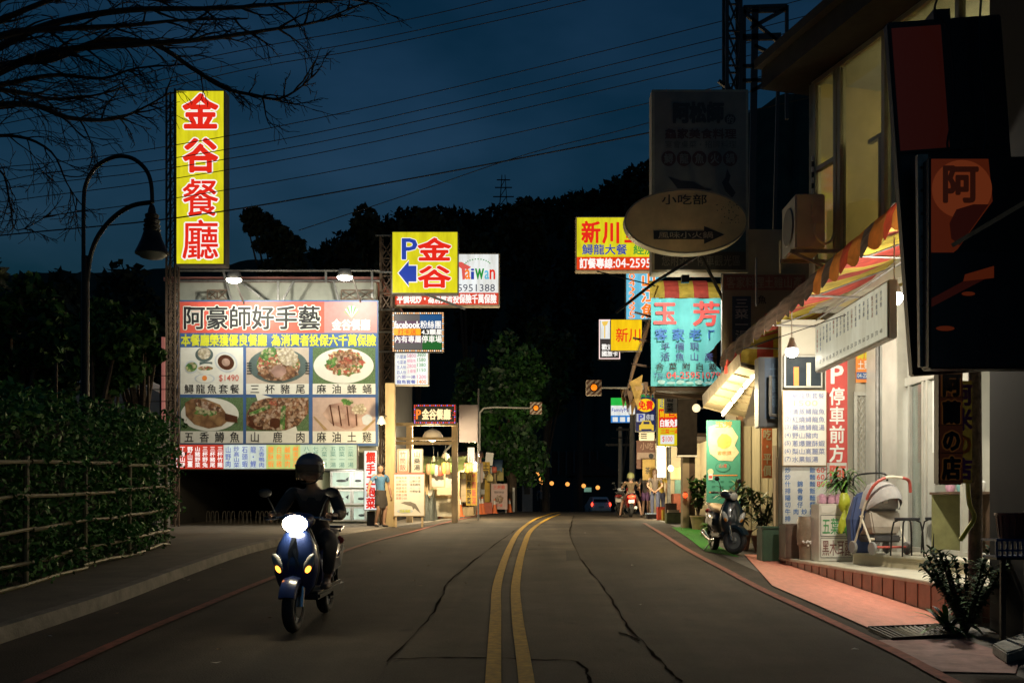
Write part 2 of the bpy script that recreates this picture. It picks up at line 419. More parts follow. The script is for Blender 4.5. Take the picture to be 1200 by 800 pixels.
ribbon('road_crack_line', [(460, 773), (540, 771), (640, 774), (676, 776), (688, 790), (694, 806)], .025, CRACK, .011, .6)
ribbon('road_crack_line', [(726, 742), (742, 747), (748, 752)], .025, CRACK, .011, .6)
ribbon('road_yellow_line', [(578, 840), (578, 800), (579, 770), (581, 720), (584, 680), (598, 640), (611, 620), (628, 608), (646, 602), (656, 600)], .112, YEL, .014)
ribbon('road_yellow_line', [(620, 840), (617, 800), (613, 770), (606, 720), (605, 680), (614, 640), (624, 620), (642, 608), (656, 602.3)], .112, YEL, .014)
ribbon('road_red_line', [(-60, 842), (40, 798), (150, 748), (230, 714), (310, 681), (380, 655), (430, 637), (480, 624), (520, 613), (560, 604)], .11, REDP, .014)
ribbon('road_red_line', [(1220, 850), (1110, 797), (1060, 770), (1000, 741), (940, 713), (893, 691), (850, 668), (800, 641), (770, 622), (755, 613)], .11, REDP, .014)

# left pavement with its kerb
pl = MB()
ys = [y * .5 for y in range(-8, 100)]
def pz(y): return zr(y) + .012 + .118 * max(0, min(1, (24 - y) / 5))
vs = []; W = [0, .16, .7, 2, 5, 9, 18]
for y in ys:
    for i, ww in enumerate(W): vs.append((kx(y) - ww, y, pz(y)))
n = len(W)
pl.add(vs, [(j*n + i, j*n + i + 1, (j+1)*n + i + 1, (j+1)*n + i) for j in range(len(ys) - 1) for i in range(1, n - 1)], CONC)
tag(pl.build('pavement'), kind='structure')
kb = MB()
for j in range(len(ys) - 1):
    a, c = ys[j], ys[j + 1]
    kb.add([(kx(a), a, zr(a) - .02), (kx(c), c, zr(c) - .02), (kx(c) - .03, c, pz(c) + .003), (kx(a) - .03, a, pz(a) + .003),
            (kx(a) - .17, a, pz(a) + .003), (kx(c) - .17, c, pz(c) + .003)], [(0, 1, 2, 3), (3, 2, 5, 4)], KERB)
tag(kb.build('kerb'), kind='structure')

# right verge: red mat, drain, pink slab, turf
tag(patch('footpath', [(872, 650), (905, 651), (922, 659), (960, 671.5), (1040, 699), (1108, 725), (1103, 734), (1060, 735.5), (1018, 737), (960, 711), (905, 687)],
      M('red_rubber_mat', (.62, .22, .15), .55, .15, 14, bump=.5, bscale=160, stretch=(1, .3, 1)), .016), kind='structure')
tag(patch('path_strip', [(1026, 751), (1128, 750), (1196, 772), (1190, 790), (1104, 788)], M('pink_slab', (.3, .17, .15), .8, .35, 6), .012), kind='structure')
tag(patch('lawn', [(787, 618), (824, 616), (842, 640), (866, 653), (826, 646)], M('artificial_turf', (.05, .3, .03), .9, .25, 60, bump=.8, bscale=200), .012), kind='structure')
gr = MB(); a, b_, c, d = [G(*q) for q in ((1018, 738), (1100, 735), (1122, 747), (1046, 751))]
for i in range(15):
    t = i / 14; p, q = a.lerp(b_, t), d.lerp(c, t); p.z = zr(p.y) + .022; q.z = zr(q.y) + .022; gr.bar(p, q, .02, .02, M('dark_iron', (.03, .03, .03), .5, .3, metal=.7))
for p, q in ((a, b_), (d, c)):
    p = p.copy(); q = q.copy(); p.z = zr(p.y) + .023; q.z = zr(q.y) + .023; gr.bar(p, q, .03, .024, M('dark_iron', (0, 0, 0)))
tag(gr.build('drain_grate'), 'black iron drain grate across the end of the red mat', 'drain grate')
st = thing('stone_slab', 'grey rough stone slab lying at the kerb below the dark wall', 'slab', G(1190, 770))
xb = MB(); p = [G(1163, 768), G(1180, 780), G(1216, 768), G(1204, 752)]
xb.prism([v + Vector((0, 0, .01)) for v in p], (0, 0, .09), M('rough_stone', (.3, .3, .27), .9, .35, 9, bump=.6)); xb.build('slab_body', st, bevel=.012)

# far hill
hb = MB(); rg = random.Random(3)
RIDGE = [(-700, 330), (-200, 330), (0, 322), (150, 316), (250, 310), (340, 300), (400, 285), (470, 258), (520, 252), (560, 262), (590, 250), (625, 243), (680, 236), (720, 220), (765, 196), (830, 160), (900, 120), (1000, 90), (1200, 60), (1900, 90)]
cols = []
for i in range(261):
    px = -700 + i * 10; ry = interp(RIDGE, px) + rg.uniform(-3, 3) * (1.3 if px > 400 else .7)
    top = P(px, ry, 330); row = []
    for k in range(9):
        t = k / 8
        row.append(Vector((top.x * (.42 + .58 * t), 150 + 180 * t, -8 + (top.z + 8) * (t ** 1.25)) ) + Vector((0, 0, rg.uniform(-2, 2) if 0 < k < 8 else 0)))
    row.append(Vector((top.x * 1.15, 420, top.z * .6)))
    cols.append(row)
k = 10; hb.add([v for r in cols for v in r], [(i*k + j, (i+1)*k + j, (i+1)*k + j + 1, i*k + j + 1) for i in range(260) for j in range(k - 1)], M('hill_forest', (.02, .035, .02), .95, .5, .08, bump=.6, bscale=.6))
tag(hb.build('hill', smooth=True), kind='structure')
hf = []
for i in range(46):
    px = 372 + i * 9.2; hf.append((P(px, interp(RIDGE, px) + rg.uniform(-1, 7), 328 - rg.uniform(0, 40)), (rg.uniform(3, 5.5), 4, rg.uniform(2.2, 4.2))))
for i in range(40): px = rg.uniform(380, 760); hf.append((P(px, interp(RIDGE, px) + rg.uniform(8, 70), 270), (rg.uniform(4, 7), 4, rg.uniform(3, 5))))
tag(leaf_mesh('hill_forest', None, hf, 9000, 1.5, [M('forest_night', (.02, .035, .02), .9, .4, .1, spec=.1), M('forest_night_two', (.03, .05, .025), .9, .4, .1, spec=.1)], 77), 'dark forest covering the ridge behind the street', 'forest', kind='stuff')
# transmission pylon on the ridge
py_ = MB(); o = P(590, 252, 326); DARK = M('dark_steel', (.03, .032, .035), .6, .25, metal=.6)
for sx in (-1, 1):
    for sy in (-1, 1): py_.tube([o + Vector((sx*2, sy*2, -8)), o + Vector((sx*.5, sy*.5, 13))], .16, DARK, 4)
for z, ww in ((6, 3.4), (9, 2.8), (11.5, 2.2)): py_.bar(o + Vector((-ww, 0, z)), o + Vector((ww, 0, z)), .3, .3, DARK)
for z in range(-6, 12, 3): py_.bar(o + Vector((-1.4 + z*.06, 0, z)), o + Vector((1.2 - z*.06, 0, z + 3)), .2, .2, DARK)
tag(py_.build('transmission_pylon'), 'small lattice transmission pylon standing on the dark ridge', 'pylon')

# dark trees between the signs and the hill
def dtree(px, top, Y, wpx, hpx, seed, label, n=2600, leaf=.5, mats=None, k=12, group='trees on the dark slope behind the street'):
    c = P(px, top + hpx / 2, Y); rxm = wpx / 2 / F * Y; rz = hpx / 2 / F * Y; g = zr(Y) - .3
    tree(label, (c.x, Y, g), c.z + rz - g, crown_of(c, rxm, rz, k, seed, rxm * .6), n, leaf, seed, trunk_r=.12 + rxm * .05, mats=mats, group=group)
DK = [M('leaf_night', (.012, .022, .012), .7, .4, 2), M('leaf_night_two', (.02, .034, .016), .7, .4, 2)]
cc = [(P(x, y, 62), (r * 62 / F, r * 45 / F, r * .62 * 62 / F)) for x, y, r in ((296, 249, 11), (288, 256, 6), (308, 256, 12), (300, 268, 14), (318, 266, 14), (331, 273, 13), (343, 284, 13), (322, 283, 20), (350, 292, 9), (334, 297, 20), (308, 288, 12), (345, 312, 16), (325, 318, 24), (352, 330, 18), (316, 340, 26), (340, 352, 26))]
p = P(330, 400, 62); tree('dark crooked windswept tree rising alone behind the floodlit board', (p.x, 62, zr(62) - .3), cc[0][0].z - zr(62), cc, 5200, .3, 11, trunk_r=.3, mats=DK)
dtree(420, 238, 70, 90, 170, 12, 'dark bushy tree behind the mast of the square parking sign', 3000, .5, DK)
dtree(490, 232, 76, 90, 190, 13, 'dark tree whose top rises behind the square yellow parking sign', 3000, .55, DK)
dtree(548, 240, 84, 70, 190, 14, 'dark tree behind the tourism sign with a rounded top', 2600, .55, DK)
dtree(612, 246, 95, 100, 190, 15, 'wide dark tree on the slope below the pylon', 3000, .6, DK)
dtree(680, 238, 110, 90, 220, 16, 'tall dark tree on the slope behind the yellow seafood restaurant sign', 3000, .7, DK)
GR = [M('leaf_street', (.06, .19, .035), .5, .3, 3, thin=.3), M('leaf_street_two', (.045, .13, .035), .5, .3, 3, thin=.3), M('leaf_street_three', (.02, .05, .02), .5, .3, 3)]
dtree(600, 392, 46, 104, 178, 21, 'green leafy street tree above the stalls by the amber flasher arm', 8500, .2, GR, 26, 'street trees')
dtree(560, 420, 52, 70, 150, 23, 'dim green street tree behind the blank board on its pole', 3800, .24, [GR[1], GR[2]], 16, 'street trees')
dtree(640, 372, 58, 70, 120, 22, 'dim green street tree behind the leafy one, crown higher', 3000, .34, [GR[1], GR[2], DK[1]], 12, 'street trees')

# overhead wires crossing the street
WIRE = M('cable_black', (.01, .01, .012), .6, .1)
WR = [([(-200, 290), (0, 213), (194, 187), (440, 141), (850, 43), (1150, -36)], 'fifth'), ([(-200, 262), (0, 222), (194, 198), (440, 153), (850, 57), (1150, -20)], 'sixth'),
      ([(-200, 270), (0, 237), (194, 211), (440, 166), (850, 72), (1150, -2)], 'seventh'), ([(-200, 285), (0, 260), (194, 234), (440, 191), (764, 120), (1100, 40)], 'eighth'),
      ([(-200, 300), (0, 276), (210, 255), (440, 217), (764, 155), (1100, 80)], 'ninth and thickest'), ([(-200, 200), (0, 196), (194, 172), (440, 124), (850, 24), (1150, -60)], 'fourth'),
      ([(-200, 150), (0, 128), (250, 66), (440, 31), (578, 0), (760, -50)], 'first'), ([(-200, 160), (0, 136), (257, 79), (440, 46), (646, 0), (860, -52)], 'second'),
      ([(-200, 170), (0, 146), (286, 82), (440, 55), (688, 0), (900, -56)], 'third'), ([(350, 270), (475, 229), (620, 180), (764, 143), (1000, 70)], 'lowest')]
for pts, nm in WR:
    b = MB().tube(catmull([P(x, y, 22.5) for x, y in pts], 4), .016 if 'thick' in nm else .0095, WIRE, 5, False)
    tag(b.build('overhead_wire'), f'thin black overhead wire in the night sky, {nm} from the top', 'wire', 'overhead wires crossing the sky')
# ------------------------------------------------------------------ shared materials
STEEL = M('galvanised_steel', (.22, .22, .21), .5, .35, 8, metal=.6)
RUST = M('rusty_steel', (.12, .085, .06), .75, .4, 10, metal=.3)
WHITE = M('white_paint', (.75, .74, .7), .5, .08, 4)
PALE = M('pale_wall', (.42, .44, .38), .75, .2, 1.2, bump=.15)
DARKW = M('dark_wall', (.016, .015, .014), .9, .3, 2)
BEIGE = M('beige_post', (.5, .38, .2), .7, .3, 3, stretch=(1, 1, .2))
BAMB = M('bamboo', (.12, .105, .05), .55, .35, 5, stretch=(1, .15, 1))
CARD = M('cardboard', (.34, .24, .13), .85, .2)
TARP = M('dark_tarpaulin', (.06, .07, .06), .6, .4, 4, bump=.4, bscale=8)
e_yel = E('lit_yellow', (222, 214, 30), 1.0); e_yel2 = E('lit_yellow_orange', (250, 205, 20), 1.0)
e_red = E('lit_red_letter', (226, 40, 22), 1.0, False); e_white = E('lit_white', (236, 240, 240), 1.0)
e_whitel = E('lit_white_letter', (250, 246, 240), 1.0, False); e_blue = E('lit_blue_letter', (45, 70, 170), .9, False)
e_redp = E('lit_red_panel', (224, 72, 48), .9); e_green = E('lit_green_letter', (40, 150, 60), .9, False)
e_cyan = E('lit_cyan', (110, 200, 235), .95); e_org = E('lit_orange_letter', (250, 130, 40), 1, False)
e_cream = E('lit_cream', (236, 214, 170), .8); e_grey = E('lit_grey_letter', (70, 72, 90), .8, False); e_purp = E('lit_purple_letter', (110, 90, 170), .9, False)
SBODY = M('sign_box_metal', (.2, .2, .19), .5, .2, metal=.5)
INK = M('black_ink', (.015, .017, .02), .6, .1); P_RED = M('print_red', (.62, .1, .07), .5, .12); P_BLUE = M('print_blue', (.05, .12, .32), .5, .1)
P_WHITE = M('print_white', (.72, .74, .7), .5, .06); P_YEL = M('print_lime', (.62, .66, .04), .5, .08); P_PINK = M('print_dusty_pink', (.42, .2, .2), .5, .1)
P_GREEN = M('print_green', (.06, .3, .1), .5, .15); P_GREYB = M('print_greyblue', (.5, .56, .62), .5, .1); P_ORG = M('print_orange', (.75, .25, .05), .5, .1)
def FOOD(name, cols, scale):
    if name in _m: return _m[name]
    m = bpy.data.materials.new(name); m.use_nodes = True; n = m.node_tree.nodes; l = m.node_tree.links; b = n['Principled BSDF']
    t = n.new('ShaderNodeTexCoord'); v = n.new('ShaderNodeTexVoronoi'); v.inputs['Scale'].default_value = scale
    nz_ = n.new('ShaderNodeTexNoise'); nz_.inputs['Scale'].default_value = scale * 1.3; nz_.inputs['Detail'].default_value = 3; va = n.new('ShaderNodeVectorMath'); va.operation = 'MULTIPLY_ADD'; va.inputs[1].default_value = (1.1 / scale,) * 3
    l.new(t.outputs['Object'], nz_.inputs['Vector']); l.new(nz_.outputs['Color'], va.inputs[0]); l.new(t.outputs['Object'], va.inputs[2]); l.new(va.outputs[0], v.inputs['Vector']); sp = n.new('ShaderNodeSeparateColor'); l.new(v.outputs['Color'], sp.inputs[0])
    r = n.new('ShaderNodeValToRGB'); r.color_ramp.interpolation = 'CONSTANT'
    while len(r.color_ramp.elements) < len(cols): r.color_ramp.elements.new(.5)
    for i, c in enumerate(cols): r.color_ramp.elements[i].position = i / len(cols); r.color_ramp.elements[i].color = (*c, 1)
    l.new(sp.outputs[0], r.inputs[0])
    mu = n.new('ShaderNodeMixRGB'); mu.blend_type = 'MULTIPLY'; mu.inputs[0].default_value = .7
    r2 = n.new('ShaderNodeValToRGB'); r2.color_ramp.elements[0].color = (1.15, 1.15, 1.15, 1); r2.color_ramp.elements[1].color = (.3, .25, .22, 1); r2.color_ramp.elements[1].position = .8
    l.new(v.outputs['Distance'], r2.inputs[0]); l.new(r.outputs[0], mu.inputs[1]); l.new(r2.outputs[0], mu.inputs[2]); l.new(mu.outputs[0], b.inputs['Base Color'])
    b.inputs['Roughness'].default_value = .5; _m[name] = m; return m

# ------------------------------------------------------------------ hedge and bamboo fence
fx = lambda y: -5.25 - (y - 6) * .0845
h0 = Vector((-6.2, 11, pz(11)))
hd = thing('hedge', 'dark clipped hedge with small leaves behind the bamboo fence', 'hedge', h0)
cl = []; rg = random.Random(5)
for i in range(64):
    y = 4.5 + i * .203
    for k in range(7):
        hgt = .15 + k * .33
        cl.append(((fx(y) - .34 + rg.uniform(-.1, .08), y, pz(y) + hgt), (.34, .3, .27)))
    for k in range(2): cl.append(((fx(y) - .8 - k * .5, y, pz(y) + 2.08 + rg.uniform(-.12, .1)), (.34, .3, .2)))
for i in range(150):                                   # growth spilling through and over the rails
    y = 17.5 - 6.5 * rg.random() ** 1.6; cl.append(((fx(y) + rg.uniform(-.1, .16), y, pz(y) + rg.uniform(.15, 2.2)), (.2, .26, .22)))
for k in range(7):
    for j in range(5): cl.append(((fx(17.3) - .3 - j * .3, 17.35 + rg.uniform(-.1, .1), pz(17.3) + .15 + k * .33), (.3, .3, .27)))
leaf_mesh('foliage', hd, cl, 40000, .056, [M('hedge_dark', (.03, .11, .018), .7, .3, 3, spec=.3), M('hedge_mid', (.05, .17, .03), .65, .3, 3, spec=.4), M('hedge_light', (.08, .23, .04), .55, .3, 3, spec=.5)], 5, .2)
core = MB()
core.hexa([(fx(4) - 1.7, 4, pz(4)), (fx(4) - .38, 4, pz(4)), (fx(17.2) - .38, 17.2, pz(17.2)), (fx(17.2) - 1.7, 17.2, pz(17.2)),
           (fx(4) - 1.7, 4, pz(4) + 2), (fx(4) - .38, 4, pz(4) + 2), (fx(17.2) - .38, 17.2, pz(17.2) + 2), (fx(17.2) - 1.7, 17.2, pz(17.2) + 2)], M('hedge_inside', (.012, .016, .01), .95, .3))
core.build('dark_core', hd)  # plain dark box filling the hedge behind its leaves
fn = thing('bamboo_fence', 'bamboo rail fence tied to posts along the pavement, in front of the hedge', 'fence', (-5.8, 11, pz(11)))
for hz in (.05, .28, .65, 1.03, 1.42):
    b = MB(); y = 5.0
    while y < 17.0:
        L = rg.uniform(2.6, 3.6); y1 = min(17.35, y + L)
        pts = [(fx(q) + .03 + rg.uniform(-.01, .01), q, pz(q) + hz + rg.uniform(-.025, .025)) for q in (y, y + (y1 - y) * .33, y + (y1 - y) * .66, y1)]
        b.tube(pts, [.027, .025, .026, .021], BAMB, 7)
        for q in pts[1:3]: b.tube([(q[0], q[1] - .012, q[2]), (q[0], q[1] + .012, q[2])], .031, BAMB, 7)
        y = y1 - .12
    b.build('rail', fn, smooth=True)
for y in (5.6, 7.6, 9.5, 11.4, 13.3, 15.2, 17.2):
    b = MB().tube([(fx(y), y, pz(y) - .1), (fx(y) + .01, y, pz(y) + 1.5 + rg.uniform(-.06, .08))], .034, BAMB, 8); b.build('post', fn, smooth=True)

# ------------------------------------------------------------------ curved street lamp (unlit)
BLK = M('black_iron', (.02, .02, .02), .4, .2, metal=.6)
lp = P(100, 560, 14.5); lp.z = pz(14.5)
sl = thing('street_lamp', 'black curved street lamp with ribbed bell shade hanging over the hedge, unlit', 'street lamp', lp)
b = MB(); Q = lambda x, y: P(x, y, 14.5)
b.tube([(lp.x, 14.5, lp.z), Q(100, 300)], .055, BLK, 10); b.tube([Q(96, 500), Q(96, 330)], .02, BLK, 6)
b.tube(catmull([Q(98, 320), Q(98, 240), Q(101, 215), Q(112, 196), Q(128, 186), Q(143, 183), Q(158, 187), Q(171, 199), Q(177, 215), Q(178.5, 238)], 4), .03, BLK, 8)
b.build('pole', sl, smooth=True)
b = MB().tube(catmull([Q(102, 330), Q(106, 300), Q(116, 275), Q(134, 254), Q(155, 241), Q(178, 237)], 4), .035, BLK, 8); b.build('arm', sl, smooth=True)
o = Q(178, 298); b = MB()
b.lathe([(.235, 0), (.235, .03), (.2, .1), (.15, .22), (.115, .33), (.125, .36), (.105, .38), (.12, .42), (.1, .44), (.115, .49), (.09, .52), (.1, .57), (.06, .6), (.05, .66), (.03, .72)], o, BLK, 20)
b.build('lamp_shade', sl, smooth=True)
b = MB().lathe([(.21, 0), (.16, -.045), (.07, -.07), (.01, -.075)], o, M('frosted_glass', (.3, .32, .3), .3, .1), 16); b.build('diffuser', sl, smooth=True)

# ------------------------------------------------------------------ bare tree reaching in at the top
TW = M('twig', (.02, .016, .014), .9, .3)
bt = thing('bare_tree', 'leafless tree spreading thin dark branches across the upper sky, over the yellow tower sign', 'tree', (-8.2, 11.5, pz(11.5)))
b = MB(); rg = random.Random(12); tips = [0]
def grow(p, d, L, r, lev):
    pts = [p]; q = p; dd = d; k = 5
    for i in range(k):
        dd = (dd + Vector((rg.uniform(-.22, .22), rg.uniform(-.2, .2), rg.uniform(-.22, .2)))).normalized(); q = q + dd * L / k; pts.append(q)
        if lev > 0 and i > 0 and rg.random() < .82:
            nd_ = (dd + Vector((rg.uniform(-.8, .8), rg.uniform(-.5, .5), rg.uniform(-.75, .55)))).normalized(); grow(q, nd_, L * rg.uniform(.4, .7), r * .5, lev - 1)
    b.tube(pts, [max(.003, r * (1 - .8 * i / k)) for i in range(k + 1)], TW, 4 if lev < 2 else 6, False)
LIMBS = [([(-160, 200), (-60, 90), (0, 55), (60, 28), (150, 12), (260, 10), (340, 4), (428, -2)], .045), ([(-160, 210), (-40, 110), (20, 75), (80, 58), (160, 52), (240, 46), (310, 36), (370, 26), (415, 8)], .042),
         ([(-160, 230), (-20, 90), (60, 70), (120, 48), (180, 52), (225, 80), (262, 103), (300, 112), (326, 116), (350, 104), (368, 88)], .036),
         ([(-160, 250), (-40, 140), (30, 122), (80, 138), (130, 140), (165, 128), (200, 108)], .034), ([(-160, 255), (-40, 120), (20, 96), (70, 88), (120, 92), (160, 80), (215, 76)], .03),
         ([(-160, 120), (-40, 20), (40, -10), (120, -6), (200, 0), (250, -14)], .04), ([(-160, 250), (-30, 170), (20, 160), (60, 178), (78, 214), (92, 236)], .02), ([(-160, 300), (-40, 220), (0, 200), (12, 240), (20, 270), (60, 250)], .016),
         ([(-200, 90), (-60, 50), (10, 20), (70, -4), (140, -20)], .05), ([(-160, 150), (-60, 70), (10, 40), (70, 34), (150, 30), (210, 24), (290, 22)], .04), ([(-160, 190), (-50, 110), (20, 108), (60, 116), (110, 112), (150, 100)], .03)]
tk = Vector((-8.2, 11.5, pz(11.5)))
b.tube([tk - Vector((0, 0, .3)), tk + Vector((.05, 0, 1.6)), tk + Vector((-.1, -.2, 3.2)), P(-200, 190, 10.8)], [.24, .2, .17, .13], TW, 10)
for i, (pp, r) in enumerate(LIMBS):
    Y0 = 10.6 + (i % 3) * .35
    pts = [P(-200, 190, 10.8)] + catmull([P(x, y, Y0 + .25 * math.sin(j + i)) for j, (x, y) in enumerate(pp)], 4)
    n = len(pts); b.tube(pts, [max(.005, r * 1.3 * (1 - .9 * j / n)) for j in range(n)], TW, 6, False)
    for j in range(4, n, 2):
        d = (pts[j] - pts[j - 1]).normalized()
        for s in (1, 2):
            if rg.random() < .85:
                nd_ = (d + Vector((rg.uniform(-.6, .6), rg.uniform(-.5, .5), rg.uniform(-.75, .6)))).normalized()
                grow(pts[j], nd_, rg.uniform(.3, .85) * (1.05 - .62 * j / n), max(.008, r * .34), 2)
b.build('branches', bt)
# trees behind the hedge
dtree(34, 330, 21, 150, 190, 31, 'dark leafy tree at the far edge behind the hedge', 4200, .16, [LEAF[0], LEAF[1], DK[0]], 14, 'trees behind the hedge')
dtree(120, 350, 19.5, 120, 115, 32, 'dark tree with pale leaf tips beside the curved lamp pole', 3600, .14, LEAF, 12, 'trees behind the hedge')
dtree(163, 378, 20.5, 76, 85, 33, 'green lit shrub tree beside the tower sign lattice', 3000, .12, [LEAF[1], LEAF[2], GR[0]], 10, 'trees behind the hedge')
dtree(70, 300, 34, 120, 260, 34, 'black tree mass below the street lamp arms', 3400, .3, DK, 12, 'trees behind the hedge')
dtree(-30, 280, 24, 120, 280, 35, 'tall dark tree half cut by the edge of the view', 3400, .2, DK, 12, 'trees behind the hedge')
dtree(150, 320, 44, 150, 260, 36, 'wide dark tree mass behind the tower sign', 3400, .36, DK, 12, 'trees behind the hedge')
dtree(252, 318, 48, 90, 210, 37, 'dark tree behind the billboard roof', 2400, .36, DK, 10, 'trees behind the hedge')
# low shed with tarpaulin roof behind the hedge
sh = thing('shed', 'low grey shed with a sagging tarpaulin roof behind the hedge', 'shed', (P(130, 490, 24).x, 24, zr(24)))
b = MB(); a, c = P(48, 490, 24), P(184, 490, 24)
b.box((a.x, 24, zr(24)), (c.x, 24.9, a.z), M('shed_wall', (.12, .12, .12), .8, .3)); b.build('wall', sh)
b = MB(); rings = []
for px, top in ((44, 462), (60, 452), (80, 448), (100, 444), (125, 441), (150, 440), (170, 444), (187, 452)):
    rings.append([P(px, 488, 23.9), P(px, top + 8, 23.95), P(px, top, 24.4), P(px, top - 1, 24.9), P(px, 484, 25.1)])
b.loft(rings, M('grey_tarpaulin', (.36, .36, .38), .7, .2, 1.5, bump=.6, bscale=3)); b.build('roof', sh, smooth=True)
cr = MB(); n = 44; vs = []
for i in range(n + 1):
    px = -10 + 180 * i / n; zo = .02 * math.sin(i * 2.2)
    vs += [P(px, 478 + 9 * min(1, max(0, (px - 20) / 50)), 20.5) + Vector((0, 0, zo)), P(px, 472 + 9 * min(1, max(0, (px - 20) / 50)), 22.6) + Vector((0, 0, zo + .05))]
cr.add(vs, [(2*i, 2*i + 2, 2*i + 3, 2*i + 1) for i in range(n)], M('corrugated_sheet', (.3, .27, .2), .6, .3))
rf = thing('corrugated_roof', 'thin corrugated roof sheet just above the top of the hedge', 'roof', (P(100, 487, 21).x, 21, zr(21)))
cr.build('roof_sheet', rf, smooth=True)
b = MB()
for px in (2, 100, 160):
    p = P(px, 486, 21.5); b.tube([(p.x, 21.5, zr(21.5) - .1), p], .03, RUST, 6)
b.build('post', rf)
pf = thing('wire_fence', 'thin rusty fence posts with wires between the hedge and the grey shed', 'fence', (P(110, 480, 20).x, 20, zr(20)))
for px, t in ((66, 425), (138, 428), (174, 440)):
    p = P(px, t, 20); MB().tube([(p.x, 20, zr(20)), p], .025, RUST, 6).build('post', pf)
b = MB()
for y in (440, 456, 470): b.tube([P(60, y + 1, 20), P(205, y, 20)], .008, RUST, 4)
b.build('wire', pf)
pp = P(191.5, 500, 25); MB_ = MB().tube([(pp.x, 25, zr(25)), P(191.5, 395, 25)], .05, E('pink_tube', (190, 120, 110), .5), 8)
tag(MB_.build('pink_post'), 'pink glowing tube post left of the lattice tower', 'post')

# ------------------------------------------------------------------ lattice tower and its tall yellow sign
def lattice(root, part, x0, x1, y, dep, z0, z1, step, mat, leg=.045, br=.018):
    L = MB()
    for x in (x0, x1):
        for yy in (y, y + dep): L.bar((x, yy, z0), (x, yy, z1), leg, leg, mat)
    L.build('leg', root)
    L = MB(); z = z0 + .1; k = 0
    while z + step < z1:
        for yy in (y, y + dep):
            L.bar((x0, yy, z), (x1, yy, z + step), br, br, mat); L.bar((x1, yy, z), (x0, yy, z + step), br, br, mat); L.bar((x0, yy, z), (x1, yy, z), br, br, mat)
        for xx in (x0, x1): L.bar((xx, y, z), (xx, y + dep, z + step), br, br, mat)
        z += step
    L.build('brace', root)
x0, x1 = P(195, 0, 27).x, P(205, 0, 27).x
tw = thing('lattice_tower', 'slim rusty lattice tower carrying the tall yellow sign', 'sign tower', ((x0 + x1) / 2, 27, zr(27)))
lattice(tw, 'tower', x0, x1, 27, .3, zr(27), P(0, 104, 27).z, .36, RUST)
s = Sign('tower_sign', 'tall lit yellow sign with four red characters on the lattice tower', 'sign', (207, 107, 262, 309), 26.6, SBODY, .42, 1.5)
s.panel((207, 107, 262, 309), e_yel)
for c, r in zip('金谷餐廳', ((214, 110, 256, 152), (214, 161, 256, 202), (213, 209, 257, 254), (213, 257, 257, 304))): s.text(c, r, e_red, .034 if c in '金谷' else .014, 3, e_whitel, .066 if c in '金谷' else .045)
s.done()

# ------------------------------------------------------------------ restaurant building behind the billboard
bx0, bx1 = P(207, 0, 28.6).x, P(441, 0, 28.6).x; z_e = P(0, 549, 28).z; z_t = P(0, 331, 28.6).z
rb = thing('restaurant_building', 'restaurant building with an open dark parking bay under the big food billboard', 'building', ((bx0 + bx1) / 2, 29, zr(29)))
MB().box((bx0, 28.6, z_e), (bx1, 28.9, z_t), PALE).build('wall', rb)
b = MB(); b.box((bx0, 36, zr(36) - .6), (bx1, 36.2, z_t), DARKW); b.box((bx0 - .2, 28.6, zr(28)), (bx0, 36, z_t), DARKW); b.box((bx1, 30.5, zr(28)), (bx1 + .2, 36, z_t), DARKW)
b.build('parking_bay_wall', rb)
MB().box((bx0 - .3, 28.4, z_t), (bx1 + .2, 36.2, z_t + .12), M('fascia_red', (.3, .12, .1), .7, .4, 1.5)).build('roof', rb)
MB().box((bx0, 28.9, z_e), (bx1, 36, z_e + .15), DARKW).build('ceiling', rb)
b = MB()
for px in (252, 300, 348): x = P(px, 0, 35.9).x; b.box((x - .02, 35.92, zr(36)), (x + .02, 36, z_e), M('panel_joint', (.02, .02, .02), .9))
b.build('wall_joint', rb)
# billboard
bb = Sign('billboard', 'large floodlit food billboard with six dish pictures and a red title band', 'billboard', (208, 352, 443, 522), 27.5, M('billboard_frame', (.1, .16, .2), .6), .12, .6, housing='frame')
bb.panel((208, 352, 443, 522), P_BLUE)
bb.panel((210, 353.5, 380, 390), P_RED, 2); bb.panel((380, 353.5, 442, 390), P_PINK, 2)
bb.text('阿豪師好手藝', (214, 358, 376, 386), INK, .022, 5, P_WHITE, .058)
bb.text('金谷餐廳', (389, 374, 434, 387), P_WHITE, .03, 4)
for i in range(9):
    t = math.pi * (.15 + .7 * i / 8); bb.poly([(412, 373), (412 + 9 * math.cos(t) - 1, 371 - 13 * math.sin(t)), (412 + 9 * math.cos(t) + 1, 371 - 13 * math.sin(t))], P_GREYB if i % 2 else P_GREEN, 3)
bb.text('本餐廳榮獲優良餐廳', (212, 391.5, 313, 405.5), P_YEL, .03, 3); bb.text('為消費者投保六千萬保險', (318, 391.5, 441, 405.5), P_YEL, .03, 3)
GRASS = M('print_leaf_green', (.09, .16, .07), .6, .5, 30); PLATE = M('print_plate', (.68, .7, .66), .5, .05); TABLE = M('print_table', (.5, .44, .38), .6, .1)
BR = [(.30, .17, .09), (.22, .1, .05), (.42, .3, .2), (.12, .06, .03), (.36, .2, .12)]
meat = FOOD('food_meat', BR + [(.5, .38, .3)], 13); mix = FOOD('food_mixed', [(.4, .16, .1), (.1, .25, .06), (.6, .45, .25), (.5, .12, .08), (.7, .6, .45), (.3, .18, .08)], 18)
redm = FOOD('food_red', [(.35, .07, .05), (.5, .2, .12), (.28, .12, .06)], 20); sprout = FOOD('food_sprouts', [(.6, .55, .42), (.7, .66, .55), (.5, .45, .32)], 14); herb = FOOD('food_herbs', [(.08, .22, .05), (.16, .32, .08), (.5, .5, .3)], 13)
